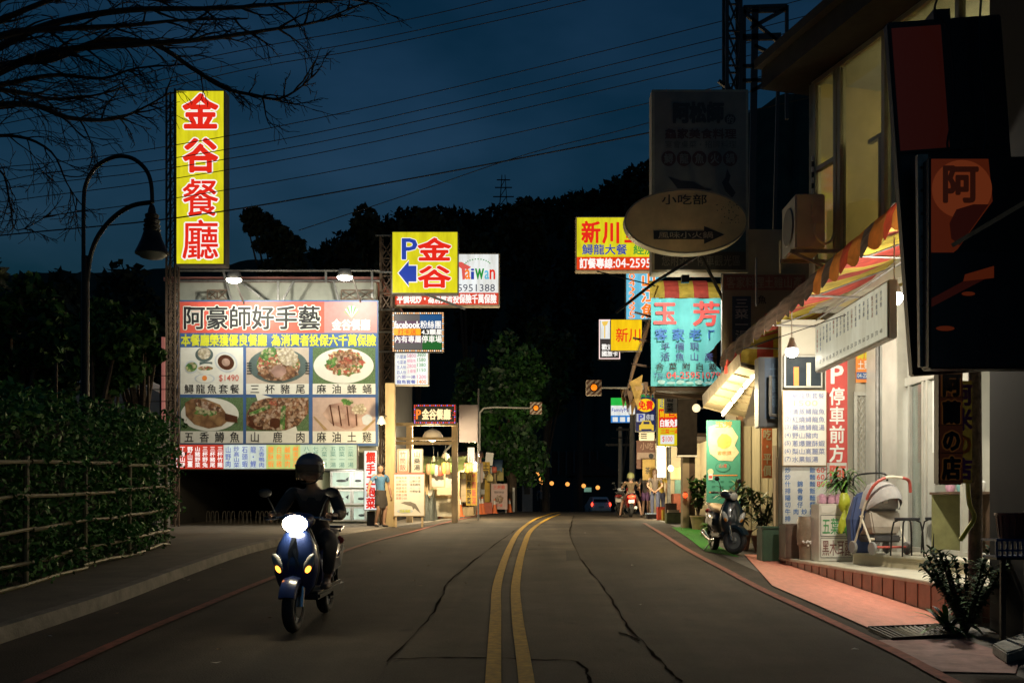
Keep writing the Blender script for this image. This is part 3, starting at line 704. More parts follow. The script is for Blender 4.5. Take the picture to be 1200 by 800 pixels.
fishm = FOOD('food_fish', [(.3, .17, .08), (.36, .22, .1), (.24, .13, .06)], 5); pale = FOOD('food_pale_meat', [(.5, .34, .3), (.58, .42, .36), (.46, .3, .26)], 3); sauce = M('food_sauce', (.08, .03, .015), .3, .3)
POT = M('print_pot', (.09, .13, .13), .4, .2)
cap = [(211.5, '鱘龍魚套餐', 449.5, 462), (288.5, '三杯豬尾', 449.5, 462), (366.5, '麻油蜂蛹', 449.5, 462), (211.5, '五香鱒魚', 505, 519), (288.5, '山鹿肉', 505, 519), (366.5, '麻油土雞', 505, 519)]
for x, t, y0, y1 in cap:
    top = 407 if y0 < 480 else 465.5
    bb.panel((x, top, x + 73.5, y0), PLATE if x < 220 and y0 < 480 else (GRASS if (x > 360) == (y0 < 480) else TABLE), 2); bb.panel((x, y0, x + 73.5, y1), P_WHITE, 3)
    n = len(t); wv = 64 / n
    for i, ch in enumerate(t): bb.text(ch, (x + 4.5 + i * (66 - 12.5) / max(1, n - 1), y0 + .5, x + 16 + i * (66 - 12.5) / max(1, n - 1), y1 - .8), INK, .012, 4)
bb.ell((229, 407, 250, 424), POT, 3); bb.ell((232, 407.5, 247, 421), sprout, 4); bb.panel((234, 424, 249, 428), POT, 3)
bb.ell((251, 413, 279, 436), P_GREYB, 3, rot=.5); bb.ell((253, 415, 277, 434), PLATE, 4, rot=.5); bb.ell((255, 416, 275, 433), sauce, 5, rot=.5); bb.ell((260, 420, 270, 429), pale, 6, rot=.5)
bb.ell((217, 422, 232, 438), P_GREYB, 3, rot=1.2); bb.ell((219, 423, 230, 437), herb, 4, rot=1.2); bb.ell((231, 426, 255, 439), PLATE, 4); bb.ell((232, 429, 250, 434), mix, 5); bb.ell((228, 438, 252, 449), P_GREYB, 3); bb.ell((230, 439, 250, 448.5), PLATE, 4); bb.ell((237, 440, 243, 446), P_ORG, 5)
bb.text('$1490', (257, 439, 280, 447.5), P_RED, .0, 5)
bb.ell((291, 408, 361, 449), POT, 3); bb.ell((299, 408, 354, 448), POT, 4); bb.ell((301, 409, 352, 446), mix, 5); bb.ell((303, 427, 350, 446), meat, 6, jag=.06); bb.ell((324, 408, 350, 428), sprout, 7, jag=.12, rot=.6); bb.ell((304, 408, 326, 420), herb, 7, jag=.15, rot=-.5); bb.ell((318, 428, 336, 442), pale, 8, jag=.1)
for i in range(5): bb.panel((289.5, 425 + i * 3, 295, 426.2 + i * 3), INK, 5); bb.panel((358, 425 + i * 3, 363, 426.2 + i * 3), INK, 5)
bb.ell((367.5, 408, 438, 449.2), PLATE, 3, 40); bb.ell((382, 410, 428, 440), mix, 4, 40, jag=.12); bb.ell((388, 413, 420, 432), meat, 5, 30, jag=.2); bb.ell((398, 419, 414, 428), redm, 6, 19, jag=.45); bb.ell((384, 420, 396, 430), herb, 6, 14, jag=.4)
bb.ell((212, 466, 280, 504.8), PLATE, 3, 40); bb.poly([(217, 472), (225, 467), (240, 467), (258, 474), (265, 484), (276, 488), (279, 495), (266, 494), (260, 499), (245, 502), (228, 497), (218, 487)], fishm, 4); bb.ell((228, 473, 256, 487), herb, 5, 26, jag=.25); bb.ell((224, 470, 262, 480), meat, 5, 26, jag=.2, rot=.3); bb.poly([(264, 484), (279, 488), (278, 495), (264, 492)], sauce, 6)
bb.ell((288.5, 466, 361, 504.5), PLATE, 3, 4, rot=.78); bb.poly([(289, 485), (296, 472), (312, 466.2), (361.5, 466.2), (361.5, 484), (350, 498), (335, 504), (300, 503.5), (289, 498)], meat, 4); bb.ell((292, 484, 312, 503), sauce, 5, 20, jag=.2); bb.ell((296, 482, 314, 500), meat, 6, 14, jag=.12)
bb.poly([(292, 484), (316, 474), (317, 478), (294, 487.5)], herb, 7); bb.poly([(330, 476), (335, 475), (334, 503), (328, 503)], herb, 7); bb.ell((316, 469, 326, 476), redm, 7, 12, jag=.3); bb.ell((336, 470, 358, 488), meat, 6, 16, jag=.1); bb.ell((316, 490, 330, 502), sauce, 6, 12, jag=.2)
bb.panel((366.5, 465.5, 440, 505), M('print_tablecloth', (.5, .38, .34), .6, .12), 3); bb.poly([(378, 485), (386, 474), (402, 471), (420, 480), (430, 486), (436, 492), (425, 499), (405, 503), (388, 496)], pale, 4)
for i in range(4): bb.poly([(386 + i * 10, 474 + i), (387.5 + i * 10, 474 + i), (392 + i * 9, 499), (390.5 + i * 9, 499)], sauce, 5)
bb.ell((424, 485, 437, 498), P_GREYB, 5, 16, jag=.1); bb.ell((400, 467, 414, 475), herb, 5, 18, jag=.3); bb.ell((412, 473, 430, 485), sprout, 5, 18, jag=.2); bb.poly([(424, 504), (440, 490), (440, 493), (428, 504.8)], CARD, 5); bb.poly([(367, 488), (369, 488), (384, 503), (380, 504)], CARD, 5)
bb.done('picture_board')
# floodlights on arms in front of the board
fl_glass = E('flood_lens', (255, 246, 222), 48)
for i, (px, py) in enumerate(((274, 322), (404, 319))):
    p = P(px, py, 25.9)
    t = thing('floodlight', 'white floodlight blazing over the billboard at its ' + ('red title' if i == 0 else 'logo') + ' end', 'floodlight', p, 0, 'floodlights over the billboard')
    b = MB(); b.hexa([p + Vector(v) for v in ((-.2, -.06, -.1), (.2, -.06, -.1), (.2, .16, -.13), (-.2, .16, -.13), (-.14, -.02, .1), (.14, -.02, .1), (.14, .12, .1), (-.14, .12, .1))], STEEL); b.build('lamp_housing', t, bevel=.01)
    b = MB().ell(p + Vector((0, .02, -.12)), (.2, .13, .09), fl_glass, 14, 6, math.pi / 2, math.pi); b.build('lens', t, smooth=True)
    b = MB().tube([p + Vector((-.1 if i == 0 else .1, .1, .08)), p + Vector((-.15 if i == 0 else .12, .8, -.1)), p + Vector((-.2 if i == 0 else .15, 2.0, -.6))], .025, STEEL, 6); b.build('arm', t)
    lamp('floodlight_lamp', 'SPOT', p + Vector((0, -.05, -.27)), 300, (1, .93, .76), .09, (R(48), 0, 0), R(165))
# pipes and braces over the billboard
fr = thing('pipe_frame', 'galvanised pipe frame with braces along the top of the billboard', 'frame', P(325, 352, 27.9))
W_ = lambda x, y, Y=27.9: P(x, y, Y)
MB().tube([W_(208, 317), W_(445, 317)], .03, STEEL, 6).build('rail', fr)
MB().tube([W_(208, 329), W_(445, 329)], .03, STEEL, 6).build('rail', fr)
for a, c in (((262, 318), (271, 352)), ((326, 330), (326, 352)), ((344, 330), (331, 352)), ((391, 329), (397, 352)), ((275, 325), (305, 348)), ((382, 317), (382, 331)), ((436, 317), (436, 352)), ((209, 312), (209, 352))):
    MB().bar(W_(*a), W_(*c), .06, .04, STEEL).build('brace', fr)
for xa, xb_ in ((243, 266), (400, 438)):
    b = MB()
    for q in (340, 351): b.bar(W_(xa, q, 27.75), W_(xb_, q, 27.75), .04, .04, RUST)
    k = 2
    for j in range(k):
        u0, u1 = xa + (xb_ - xa) * j / k, xa + (xb_ - xa) * (j + 1) / k
        b.bar(W_(u0, 340, 27.75), W_(u1, 351, 27.75), .03, .03, RUST); b.bar(W_(u1, 340, 27.75), W_(u0, 351, 27.75), .03, .03, RUST); b.bar(W_(u0, 340, 27.75), W_(u0, 351, 27.75), .03, .03, RUST)
    b.build('truss', fr)
# strip light box below
e_rd = E('strip_red', (214, 66, 48), .75); e_wb = E('strip_white', (214, 228, 224), .8); e_lm = E('strip_lime', (206, 222, 130), .75); e_gr = E('strip_pale_green', (205, 228, 200), .8)
s = Sign('menu_lightbox', 'long lit menu strip in red, white and lime hanging under the billboard', 'sign', (200, 521, 418, 549), 27.4, SBODY, .25, .8)
for r, m in (((200, 521, 262, 549), e_rd), ((262, 521, 312, 549), e_wb), ((312, 521, 352, 549), e_lm), ((352, 521, 418, 549), e_gr)): s.panel(r, m)
for i, t in enumerate(('山溪魚', '丁香山豬', '野山薑', '山豬野菜', '三杯野兔', '三杯豬尾', '三杯竹雞')): s.vtext(t, (202 + i * 8.8, 522.5, 208.5 + i * 8.8, 547.5), e_whitel, .02)
for i, t in enumerate(('山野肉', '炒高山菜', '石頭蝦', '龍・鯉', '五香鴨肉')): s.vtext(t, (264 + i * 9.8, 522.5, 271 + i * 9.8, 547.5), e_blue, .005)
for i, t in enumerate(('鹽酥蝦', '白斬雞', '鹹豬肉', '鹹蛋苦瓜')): s.vtext(t, (314 + i * 9.7, 522.5, 321 + i * 9.7, 547.5), e_org, .005)
for i, t in enumerate(('八人套餐', '七菜一湯', '六菜一湯', '五菜一湯', '四菜一湯', '三菜一湯')): s.vtext(t, (356 + i * 10.3, 522.5, 363 + i * 10.3, 547.5), E('lit_teal_letter', (90, 140, 120), .8, False), 0)
s.done()
# bicycle racks in the parking bay
for i, px in enumerate((249, 268, 287, 307, 322)):
    g0 = P(px, 614, 29.5); g0.z = zr(29.5) + .012
    t = thing('bike_rack', 'pale hoop bicycle rack standing in the dark parking bay', 'bike rack', g0, 0, 'bicycle racks in the parking bay')
    for k in range(3):
        q = g0 + Vector(((k - 1) * .13, 0, 0)); b = MB().tube(catmull([q + Vector((-.05, 0, 0)), q + Vector((-.04, 0, .3)), q + Vector((0, .02, .36)), q + Vector((.04, 0, .3)), q + Vector((.05, 0, 0))], 3), .009, M('rack_steel', (.16, .15, .13), .5, .2, metal=.4), 5); b.build('hoop', t)

# ------------------------------------------------------------------ mast with its stack of signs
mx0, mx1 = P(446, 0, 28.4).x, P(459, 0, 28.4).x
ms = thing('sign_mast', 'lattice steel mast beside the billboard carrying four stacked signs', 'sign mast', ((mx0 + mx1) / 2, 28.4, zr(28.4)))
lattice(ms, 'mast', mx0, mx1, 28.4, .35, zr(28.4), P(0, 276, 28.4).z, .5, RUST, .06, .028)
b = MB()
for y in (276, 319, 363, 389, 412): b.bar(P(440, y, 28.35), P(462, y, 28.35), .04, .04, STEEL)
b.build('bracket', ms)
ps = P(457.5, 600, 27.2)
MBp = MB().box((ps.x - .13, 27.1, zr(27.1)), (ps.x + .13, 27.36, P(0, 449, 27.2).z), BEIGE)
tag(MBp.build('square_post', bevel=.01), 'tall square beige post beside the man in the blue shirt', 'post')
s = Sign('parking_sign', 'lit square yellow sign with a blue P, an arrow and two red characters', 'sign', (460, 272, 536, 343), 28.0, SBODY, .35, 1)
s.panel((460, 272, 536, 343), e_yel)
s.text('P', (471.5, 280, 488.5, 303.5), e_blue, .03, 3, e_whitel, .06)
ar = [(467, 320), (479, 306), (479, 311.5), (488, 311.5), (488, 330), (479, 330), (479, 335)]
s.poly([(x + (x - 478) * .12, y + (y - 320.5) * .12) for x, y in ar], e_whitel, 2); s.poly(ar, e_blue, 3)
s.text('金', (489, 279, 529, 306), e_red, .04, 3, e_whitel, .075); s.text('谷', (489, 311, 529, 337), e_red, .04, 3, e_whitel, .075)
s.done()
s = Sign('tourism_sign', 'white lit sign with a colourful logo, a phone number and a red strip', 'sign', (463, 298, 584, 357), 28.6, M('sign_box_cream', (.5, .42, .3), .6), .3, 1.5)
s.panel((463, 298, 584, 343), e_white); s.panel((463, 343, 584, 357), e_redp)
s.poly([(536, 307), (541, 307), (552, 313), (548, 316), (545, 315), (545, 327), (542, 328), (541, 315), (537, 312)], E('logo_red', (222, 90, 80), 1, False), 2)
for c, r, m in (('a', (545, 316, 551, 327), e_org), ('i', (552, 315, 555.5, 327), e_blue), ('w', (557, 315, 567, 327), e_green), ('a', (568, 317, 573, 327), e_cyan), ('n', (574, 316, 580, 327), e_red)): s.text(c, r, m, .03, 2)
for i in range(12):
    t = .35 + i * .21; s.panel((559 - 16 * math.cos(t) , 312 - 9 * math.sin(t), 560.5 - 16 * math.cos(t), 313.2 - 9 * math.sin(t)), e_green, 2)
s.text('5951388', (536.5, 333, 580, 341.5), e_grey, .0, 2)
s.text('平價現炒・為消費者投保險千萬保險', (465, 344.5, 582, 355.5), e_whitel, .03, 2)
s.done()
b = MB().bar(P(497, 344, 28.0), P(545, 362, 28.4), .06, .05, STEEL)
tag(b.build('sign_strut'), 'slanting steel strut below the square yellow parking sign', 'strut')
def led_border(s, rect, step, mats, r=.9):
    x0, y0, x1, y1 = rect; pts = []
    nx, ny = int((x1 - x0) / step), int((y1 - y0) / step)
    pts = [(x0 + (x1 - x0) * i / nx, y) for i in range(nx + 1) for y in (y0, y1)] + [(x, y0 + (y1 - y0) * i / ny) for i in range(1, ny) for x in (x0, x1)]
    for i, (x, y) in enumerate(pts): s.ell((x - r, y - r, x + r, y + r), mats[i % len(mats)], 3, 8)
led_o = E('led_orange', (255, 190, 130), 1.3, False); led_r = E('led_red', (255, 60, 50), 1.3, False); led_p = E('led_violet', (200, 130, 255), 1.2, False)
LEDB = M('led_board_black', (.012, .012, .014), .4, .2)
s = Sign('led_sign', 'colour led sign framed by small bulbs, three rows of text, below the parking sign', 'sign', (460, 366, 520, 412), 28.1, LEDB, .2, .5)
s.panel((460, 366, 520, 412), LEDB); s.panel((462.5, 368.5, 492, 376), E('led_dim_grey', (96, 92, 92), .8, False), 2); s.panel((492, 368.5, 517.5, 376), E('led_dim_blue', (30, 84, 140), .8, False), 2)
s.panel((462.5, 376, 492, 385), E('led_plum', (100, 70, 96), .8, False), 2); s.panel((492, 376, 517.5, 385), E('led_dim_blue', (0, 0, 0)), 2); s.panel((462.5, 402, 495, 409.5), E('led_dim_grey', (0, 0, 0)), 2); s.panel((495, 393, 517.5, 409.5), E('led_dim_green', (30, 100, 40), .8, False), 2); s.panel((462.5, 393, 495, 402), E('led_plum', (0, 0, 0)), 2)
s.text('facebook', (462, 376.5, 492, 384.5), e_whitel, .04, 3); s.text('粉絲團', (492.5, 375.5, 517.5, 385), e_whitel, .015, 3)
s.panel((461.5, 385, 493, 392.7), E('led_amber_panel', (255, 170, 20), 1, False), 3); s.text('打卡送', (466, 385.5, 488, 392.3), e_red, .01, 4); s.text('4.3顆星', (494, 385.5, 518, 392.3), e_whitel, .03, 3)
s.text('內有專屬停車場', (462, 393, 518, 401.5), e_whitel, .02, 3)
led_border(s, (461, 367, 519, 411), 2.4, [led_o, led_o, e_whitel]); s.done()
s = Sign('price_sign', 'small white lit price list in blue, pink and green hanging below the led sign', 'sign', (463, 412.5, 501.5, 450.5), 28.3, M('sign_box_cream', (0, 0, 0)), .2, 1)
s.panel((463, 412.5, 501.5, 450.5), e_white)
e_pk = E('lit_pink_letter', (220, 120, 150), .9, False)
for i, (a, c, d) in enumerate((('八菜湯', '5800', '3600'), ('七菜湯', '鱘龍魚', '1580'), ('五人份', '2800', '1380'), ('四人份', '土雞餐', '1150'))):
    s.text(a, (465, 416 + i * 6, 476, 420.5 + i * 6), e_blue, .0); s.text(c, (477, 414.5 + i * 6, 487.5, 419 + i * 6), e_pk, .0); s.text(d, (489, 413.5 + i * 6, 499, 417.5 + i * 6), e_green, .0)
s.text('六菜一湯', (465, 439.5, 487, 443.5), e_purp); s.text('1200', (489, 439.3, 499.5, 443.5), e_pk); s.text('龍魚套餐', (465, 445, 487, 449.5), e_blue); s.text('1400', (489, 445, 499.5, 449.5), e_org)
s.done()
s = Sign('led_sign', 'dark led sign with glowing restaurant name and red border on the gate frame', 'sign', (485, 474, 534, 496), 30.0, LEDB, .2, .6)
s.panel((485, 474, 534, 496), LEDB); s.text('P', (488, 480, 493, 490.5), e_org, .05, 3); s.text('金谷餐廳', (494.5, 479, 528, 491.5), E('led_warm_letter', (255, 225, 170), 1.2, False), .035, 3)
for px, py in ((529, 481), (531, 486), (529, 490), (532, 483)): s.ell((px - .6, py - .6, px + .6, py + .6), led_r, 3, 6)
led_border(s, (486, 475, 533, 495), 2.2, [led_r, led_p, led_r], .7); s.done()
s = Sign('blank_board', 'blank pinkish grey board on a thin pole beside the stalls', 'board', (538, 474, 560, 518), 33, M('grey_board', (.42, .36, .35), .7, .12, 1.5), .06, 0, housing='board')
r0 = s.root; MB().tube([(P(560.5, 0, 33.1).x, 33.1, zr(33)), P(560.5, 455, 33.1)], .035, STEEL, 6).build('pole', r0); s.done()

# ------------------------------------------------------------------ seafood shop under the billboard's end
fs = thing('seafood_shop', 'small seafood shop with bright tanks behind the rider, under the menu strip', 'shop', (P(412, 0, 29).x, 29.5, zr(29)))
CREAM = M('cream_wall', (.55, .47, .32), .8, .15, 2)
b = MB(); xa, xc = P(384, 0, 31).x, P(452, 0, 31).x; b.box((xa, 31, zr(31) - .2), (xc, 31.15, P(0, 500, 31).z), CREAM); b.box((xa - .05, 28.7, zr(29)), (xa + .05, 31, P(0, 549, 29).z), CREAM); b.build('wall', fs)
b = MB().box((P(418, 0, 29.4).x, 29.4, P(0, 551, 29.4).z), (P(431, 0, 29.4).x, 29.5, P(0, 517, 29.4).z), CREAM); b.build('upper_panel', fs)
b = MB().box((P(421, 0, 29.3).x, 29.33, P(0, 547, 29.3).z), (P(427, 0, 29.3).x, 29.4, P(0, 531, 29.3).z), DARKW); b.build('window', fs)
WATER = E('tank_water', (205, 225, 205), .85); FISH = M('grey_fish', (.06, .065, .07), .35, .3)
for px0, px1 in ((388, 411), (413, 428)):
    for k, (y0, y1) in enumerate(((552, 570), (574, 590), (594, 609))):
        o = P((px0 + px1) / 2, y1, 29.6)
        t = thing('fish_tank', f'lit glass fish tank, {("top", "middle", "bottom")[k]} shelf, ' + ('wider column behind the rider' if px0 < 400 else 'narrow column by the red lettered sign'), 'fish tank', o, 0, 'fish tanks in the seafood shop')
        a, c = P(px0, y1, 29.6), P(px1, y0, 29.6)
        MB().box((a.x, 29.7, a.z), (c.x, 30.3, c.z), WATER).build('water', t)
        b = MB()
        for zz in (a.z, c.z): b.box((a.x - .03, 29.62, zz - .03), (c.x + .03, 30.35, zz + .02), WHITE)
        for xx in (a.x, c.x): b.box((xx - .03, 29.62, a.z + .021), (xx + .03, 29.68, c.z - .031), WHITE)
        b.build('frame', t)
        b = MB().ell(((a.x + c.x) / 2 + rg.uniform(-.1, .1), 29.685, (a.z + c.z) / 2 - .05), (.17 if px0 < 400 else .1, .02, .04), FISH, 8, 5); b.add([((a.x + c.x) / 2 + .12, 29.68, (a.z + c.z) / 2), ((a.x + c.x) / 2 + .22, 29.68, (a.z + c.z) / 2 + .07), ((a.x + c.x) / 2 + .2, 29.68, (a.z + c.z) / 2 - .07)], [(0, 1, 2)], FISH); b.build('fish', t, smooth=True)
wl = P(447, 492, 26.7); t = thing('added_wall_lamp', 'small white fixture with an added bulb on the post at the corner of the billboard', 'lamp', wl); MB().lathe([(.05, .1), (.09, .02), (.13, -.1), (.12, -.1), (.03, 0)], wl, WHITE, 14).build('lamp_shade', t, smooth=True); MB().ell(wl + Vector((0, 0, -.06)), (.06, .06, .07), E('warm_bulb', (255, 220, 160), 7), 10, 6).build('bulb', t, smooth=True); MB().tube([wl + Vector((0, 0, .1)), wl + Vector((.1, .5, .15))], .018, STEEL, 6).build('arm', t)  # pale fixture at the billboard edge, its lit bulb added
lamp('added_front_fill', 'POINT', wl + Vector((.5, -1.5, -.7)), 420, (1, .76, .42), .12)  # added fill for man, post and board, well forward of the fixture
lamp('shop_tank_lamp', 'POINT', P(410, 556, 28.9), 45, (1, .95, .8), .2)
s = Sign('vertical_sign', 'white upright sign with red brush characters behind the man in the blue shirt', 'sign', (427, 528, 441.5, 597), 27.7, SBODY, .16, 1)
s.panel((427, 528, 441.5, 597), e_white); s.vtext('饌手工泡菜', (429, 529, 440, 596), e_red, .04); s.done()
MB().box((P(430, 0, 27.75).x, 27.74, zr(27.7)), (P(439, 0, 27.75).x, 27.85, P(0, 598.6, 27.7).z), DARKW).build('post', s.root)
s = Sign('menu_board', 'white standing menu board with red rows and a sturgeon drawing beside the beige post', 'sign', (462, 555, 497, 604), 27.0, M('wood_frame', (.42, .3, .16), .7, .3), .05, 1, housing='frame')
PW2 = M('board_white', (.74, .7, .62), .5, .06); s.panel((462, 555, 497, 604), PW2); s.panel((462, 554, 497, 555.6), P_RED, 2)
for i, t in enumerate(('鱘龍魚餐', '山豬肉片', '鹽酥溪蝦', '鹹蛋苦瓜', '炒高麗菜', '白斬土雞', '客家小炒')): s.text(t, (464, 558 + i * 4, 477, 561 + i * 4), P_RED if i != 4 else P_ORG, 0, 2)
for i, t in enumerate(('三杯土雞', '山蘇炒菜', '清蒸鱒魚', '薑絲大腸', '竹筒飯湯')): s.text(t, (480, 558 + i * 4, 493, 561 + i * 4), P_RED if i == 0 else P_GREYB if i == 3 else INK, 0, 2)
s.poly([(470, 589), (474, 587.5), (481, 587.5), (487, 590), (490, 595), (493, 601), (489, 598), (486, 595), (484, 597), (483, 593), (476, 591)], M('print_sturgeon', (.2, .18, .15), .6), 2)
s.ell((465, 596, 484, 601), P_GREYB, 2); s.text('活魚現殺', (468, 596.6, 481, 600.4), P_YEL, .02, 3)
s.done('board_face')
for px in (464, 495): MB().bar(P(px, 604, 27.06), (P(px, 604, 27).x, 27.0, zr(27)), .05, .05, M('wood_frame', (0, 0, 0))).build('leg', s.root)
for i, (x0_, t, c) in enumerate(((466, '竹筒飯', P_RED), (482.5, '山藥湯', INK))):
    s = Sign('small_sign', ('orange bordered' if i == 0 else 'cream') + ' small upright food sign above the sturgeon menu board', 'sign', (x0_, 526.5, x0_ + 12.5, 553), 27.3, M('sign_box_cream', (0, 0, 0)), .1, .8)
    s.panel((x0_, 526.5, x0_ + 12.5, 553), E('lit_salmon', (240, 130, 90), .8) if i == 0 else e_cream); s.panel((x0_ + 1.8, 528, x0_ + 10.7, 551.5), e_cream, 2); s.vtext(t, (x0_ + 2.4, 528.5, x0_ + 10, 551), c, .02); s.done()

# ------------------------------------------------------------------ gate frame and market stalls
WOODP = M('stall_wood', (.42, .31, .17), .75, .3, 5, stretch=(1, 1, .2))
gf = thing('gate_frame', 'rusty timber and steel gate frame carrying the dark led sign', 'frame', (P(500, 0, 30.3).x, 30.3, zr(30.3)))
for px, tp in ((480, 495), (533, 495)):
    p = P(px, tp, 30.3); MB().box((p.x - .09, 30.22, zr(30)), (p.x + .09, 30.4, p.z), WOODP).build('post', gf)
for y in (497, 514, 519): MB().bar(P(462, y, 30.15), P(536, y, 30.15), .09, .09, WOODP).build('beam', gf)
MB().bar(P(520, 530, 30.2), P(533, 517, 30.2), .05, .05, STEEL).build('brace', gf)
p = P(507, 513, 31); dl = thing('dome_lamp', 'white dome lamp hanging under the gate frame', 'lamp', p)
MB().lathe([(.32, 0), (.31, .08), (.24, .19), (.12, .26), (.03, .28)], p, WHITE, 16).build('lamp_shade', dl, smooth=True)
MB().ell(p + Vector((0, 0, -.02)), (.12, .12, .1), E('warm_bulb', (255, 220, 160), 7), 10, 6).build('bulb', dl, smooth=True)
lamp('dome_lamp_light', 'POINT', p + Vector((0, -.25, -.2)), 600, (1, .8, .5), .12)
MB().tube([p + Vector((0, 0, .27)), p + Vector((0, 0, .7))], .015, BLK, 5).build('cord', dl)
CANV = M('green_canvas', (.12, .15, .045), .8, .35, 3, bump=.4, bscale=10, thin=.3); SACK = M('grey_sacking', (.2, .19, .16), .9, .35, 6, bump=.5, bscale=20)
def stall(px0, px1, ytop, Y, canvas, label, seed):
    g = random.Random(seed); a, c = P(px0, ytop, Y), P(px1, ytop, Y); z0 = zr(Y) + .012
    t = thing('market_stall', label, 'market stall', ((a.x + c.x) / 2, Y, z0), 0, 'market stalls along the road')
    for x in (a.x + .08, c.x - .08):
        for y in (Y, Y + 1.6): MB().box((x - .05, y - .05, z0), (x + .05, y + .05, a.z - (.12 if y > Y else .0)), WOODP).build('post', t)
    b = MB(); n = 12; vs = []
    for i in range(n + 1):
        x = a.x - .25 + (c.x - a.x + .5) * i / n; sg = .1 * math.sin(i * 1.1 + seed) * .6
        vs += [(x, Y - .55, a.z - .25 + sg - g.uniform(0, .06)), (x, Y - .4, a.z - .06 + sg * .4), (x, Y + .8, a.z + .28 + sg * .2), (x, Y + 1.9, a.z + .1)]
    b.add(vs, [(4*i + j, 4*i + 4 + j, 4*i + 5 + j, 4*i + 1 + j) for i in range(n) for j in range(3)], canvas); b.build('canopy', t, smooth=True)
    MB().box((a.x + .15, Y + .1, z0 + .72), (c.x - .15, Y + 1.0, z0 + .78), WOODP).build('counter', t, bevel=.01)
    MB().box((a.x + .2, Y + .16, z0 + .1), (c.x - .2, Y + .2, z0 + .72), M('counter_cloth_' + str(seed), g.choice([(.5, .46, .36), (.45, .3, .2), (.4, .4, .38)]), .85, .25, 4, bump=.4, bscale=12)).build('front_cloth', t)
    MB().box((a.x + .1, Y + 1.62, z0), (c.x - .1, Y + 1.68, a.z - .1), M('stall_back_' + str(seed), g.choice([(.3, .24, .15), (.36, .3, .2)]), .85, .3, 3)).build('back_panel', t)
    return t, a, c, z0
goods = []
def crate(x, y, z, wx, wy, wz, mat, label, name='crate', cat='crate', group='crates and boxes on the stalls'):
    t = thing(name, label, cat, (x, y, z), 0, group); e = .012
    b = MB(); b.box((x - wx/2, y - wy/2, z), (x + wx/2, y + wy/2, z + .02), mat)
    for sy in (-1, 1): b.box((x - wx/2, y + sy*(wy/2) - e, z + .02), (x + wx/2, y + sy*wy/2 + e, z + wz), mat)
    for sx in (-1, 1): b.box((x + sx*wx/2 - e, y - wy/2 + e, z + .02), (x + sx*wx/2 + e, y + wy/2 - e, z + wz), mat)
    b.build('crate_body', t, bevel=.004)
    b = MB()
    for i in range(9): b.ell((x + rnd.uniform(-wx/3, wx/3), y + rnd.uniform(-wy/3, wy/3), z + wz * rnd.uniform(.7, .95)), (wx*.13, wy*.13, wz*.22), rnd.choice([M('produce_green', (.12, .25, .05), .6, .3), M('produce_orange', (.6, .25, .05), .5, .2), M('produce_straw', (.45, .36, .16), .7, .2)]), 8, 6)
    b.build('produce', t, smooth=True); return t
t, a, c, z0 = stall(497, 536, 543, 33, CANV, 'stall under sagging green canvas beside the sturgeon menu board', 1)
for i, (px, lb, m) in enumerate(((503, 'pale crate of produce at the start of the green canvas stall', WHITE), (514, 'wooden crate in the middle of the green canvas stall', WOODP), (526, 'cardboard coloured crate at the far end of the green canvas stall', CARD))):
    crate(P(px, 0, 33.4).x, 33.45, z0 + .78, .36, .36, .22, m, lb)
b = MB(); nx, ny = 26, 12; vs = []; pa, pb = P(495, 0, 32.0).x, P(510.5, 0, 32.0).x
for j in range(ny + 1):
    for i in range(nx + 1):
        u, v = i / nx, j / ny; x = pa + (pb - pa) * u; y = 31.6 + 1.5 * v; e = min(1, 4.5 * min(u, 1 - u)) * min(1, 5 * min(v, 1 - v) + .02)
        vs.append((x, y, zr(y) + .012 + e * (.85 + .12 * math.sin(u * 7 + v * 3) + .06 * math.sin(u * 29 + v * 9)) - .02 + rnd.uniform(0, .02)))
b.add(vs, [(j*(nx+1) + i, j*(nx+1) + i + 1, (j+1)*(nx+1) + i + 1, (j+1)*(nx+1) + i) for j in range(ny) for i in range(nx)], TARP)
tp = thing('covered_pile', 'dark tarpaulin covered pile of goods beside the sturgeon menu board', 'pile', (P(508, 0, 32.2).x, 32.2, zr(32.2))); b.build('tarpaulin', tp, smooth=True)
for i, (px0, y0, px1, y1, m, lb) in enumerate(((506, 553, 520, 570, M('clear_plastic_sheet', (.5, .47, .4), .35, .15), 'pale plastic sheet hanging on the green canvas stall near its middle post'), (522, 552, 534, 571, M('clear_plastic_sheet', (0, 0, 0)), 'pale plastic sheet at the far post of the green canvas stall'), (512, 571, 536, 580, CREAM, 'cream board across the front of the green canvas stall'))):
    s = Sign('hanging_sheet', lb, 'sheet', (px0, y0, px1, y1), 32.5, m, .03, 0, 'sheets on the green canvas stall', housing='sheet'); s.done()
for i, (px, py) in enumerate(((508, 541), (513, 546), (523, 543), (527, 548))):
    p = P(px, py, 33.2); t = thing('hanging_bottle', 'pale bottle gourd hanging under the green canvas, ' + ('nearest the menu board', 'second from the menu board', 'third from the menu board', 'nearest the far post')[i], 'gourd', p, 0, 'gourds hanging under the green canvas')
    MB().lathe([(.02, .2), (.05, .14), (.05, .08), (.1, .0), (.11, -.08), (.06, -.14), (.005, -.15)], p, M('gourd', (.55, .48, .3), .5, .2), 12).build('gourd_body', t, smooth=True)
    MB().tube([p + Vector((0, 0, .2)), p + Vector((0, 0, .5))], .008, BLK, 4).build('string', t)
ROOFR = M('rusty_roof_sheet', (.22, .12, .08), .8, .4, 3)
t2, a, c, z2 = stall(538, 557, 536, 38, ROOFR, 'stall with a rusty roof and yellow banners behind the orange cones', 2)
crate(P(545, 0, 38.4).x, 38.4, z2 + .78, .36, .36, .22, CARD, 'cardboard crate on the rusty roofed stall')
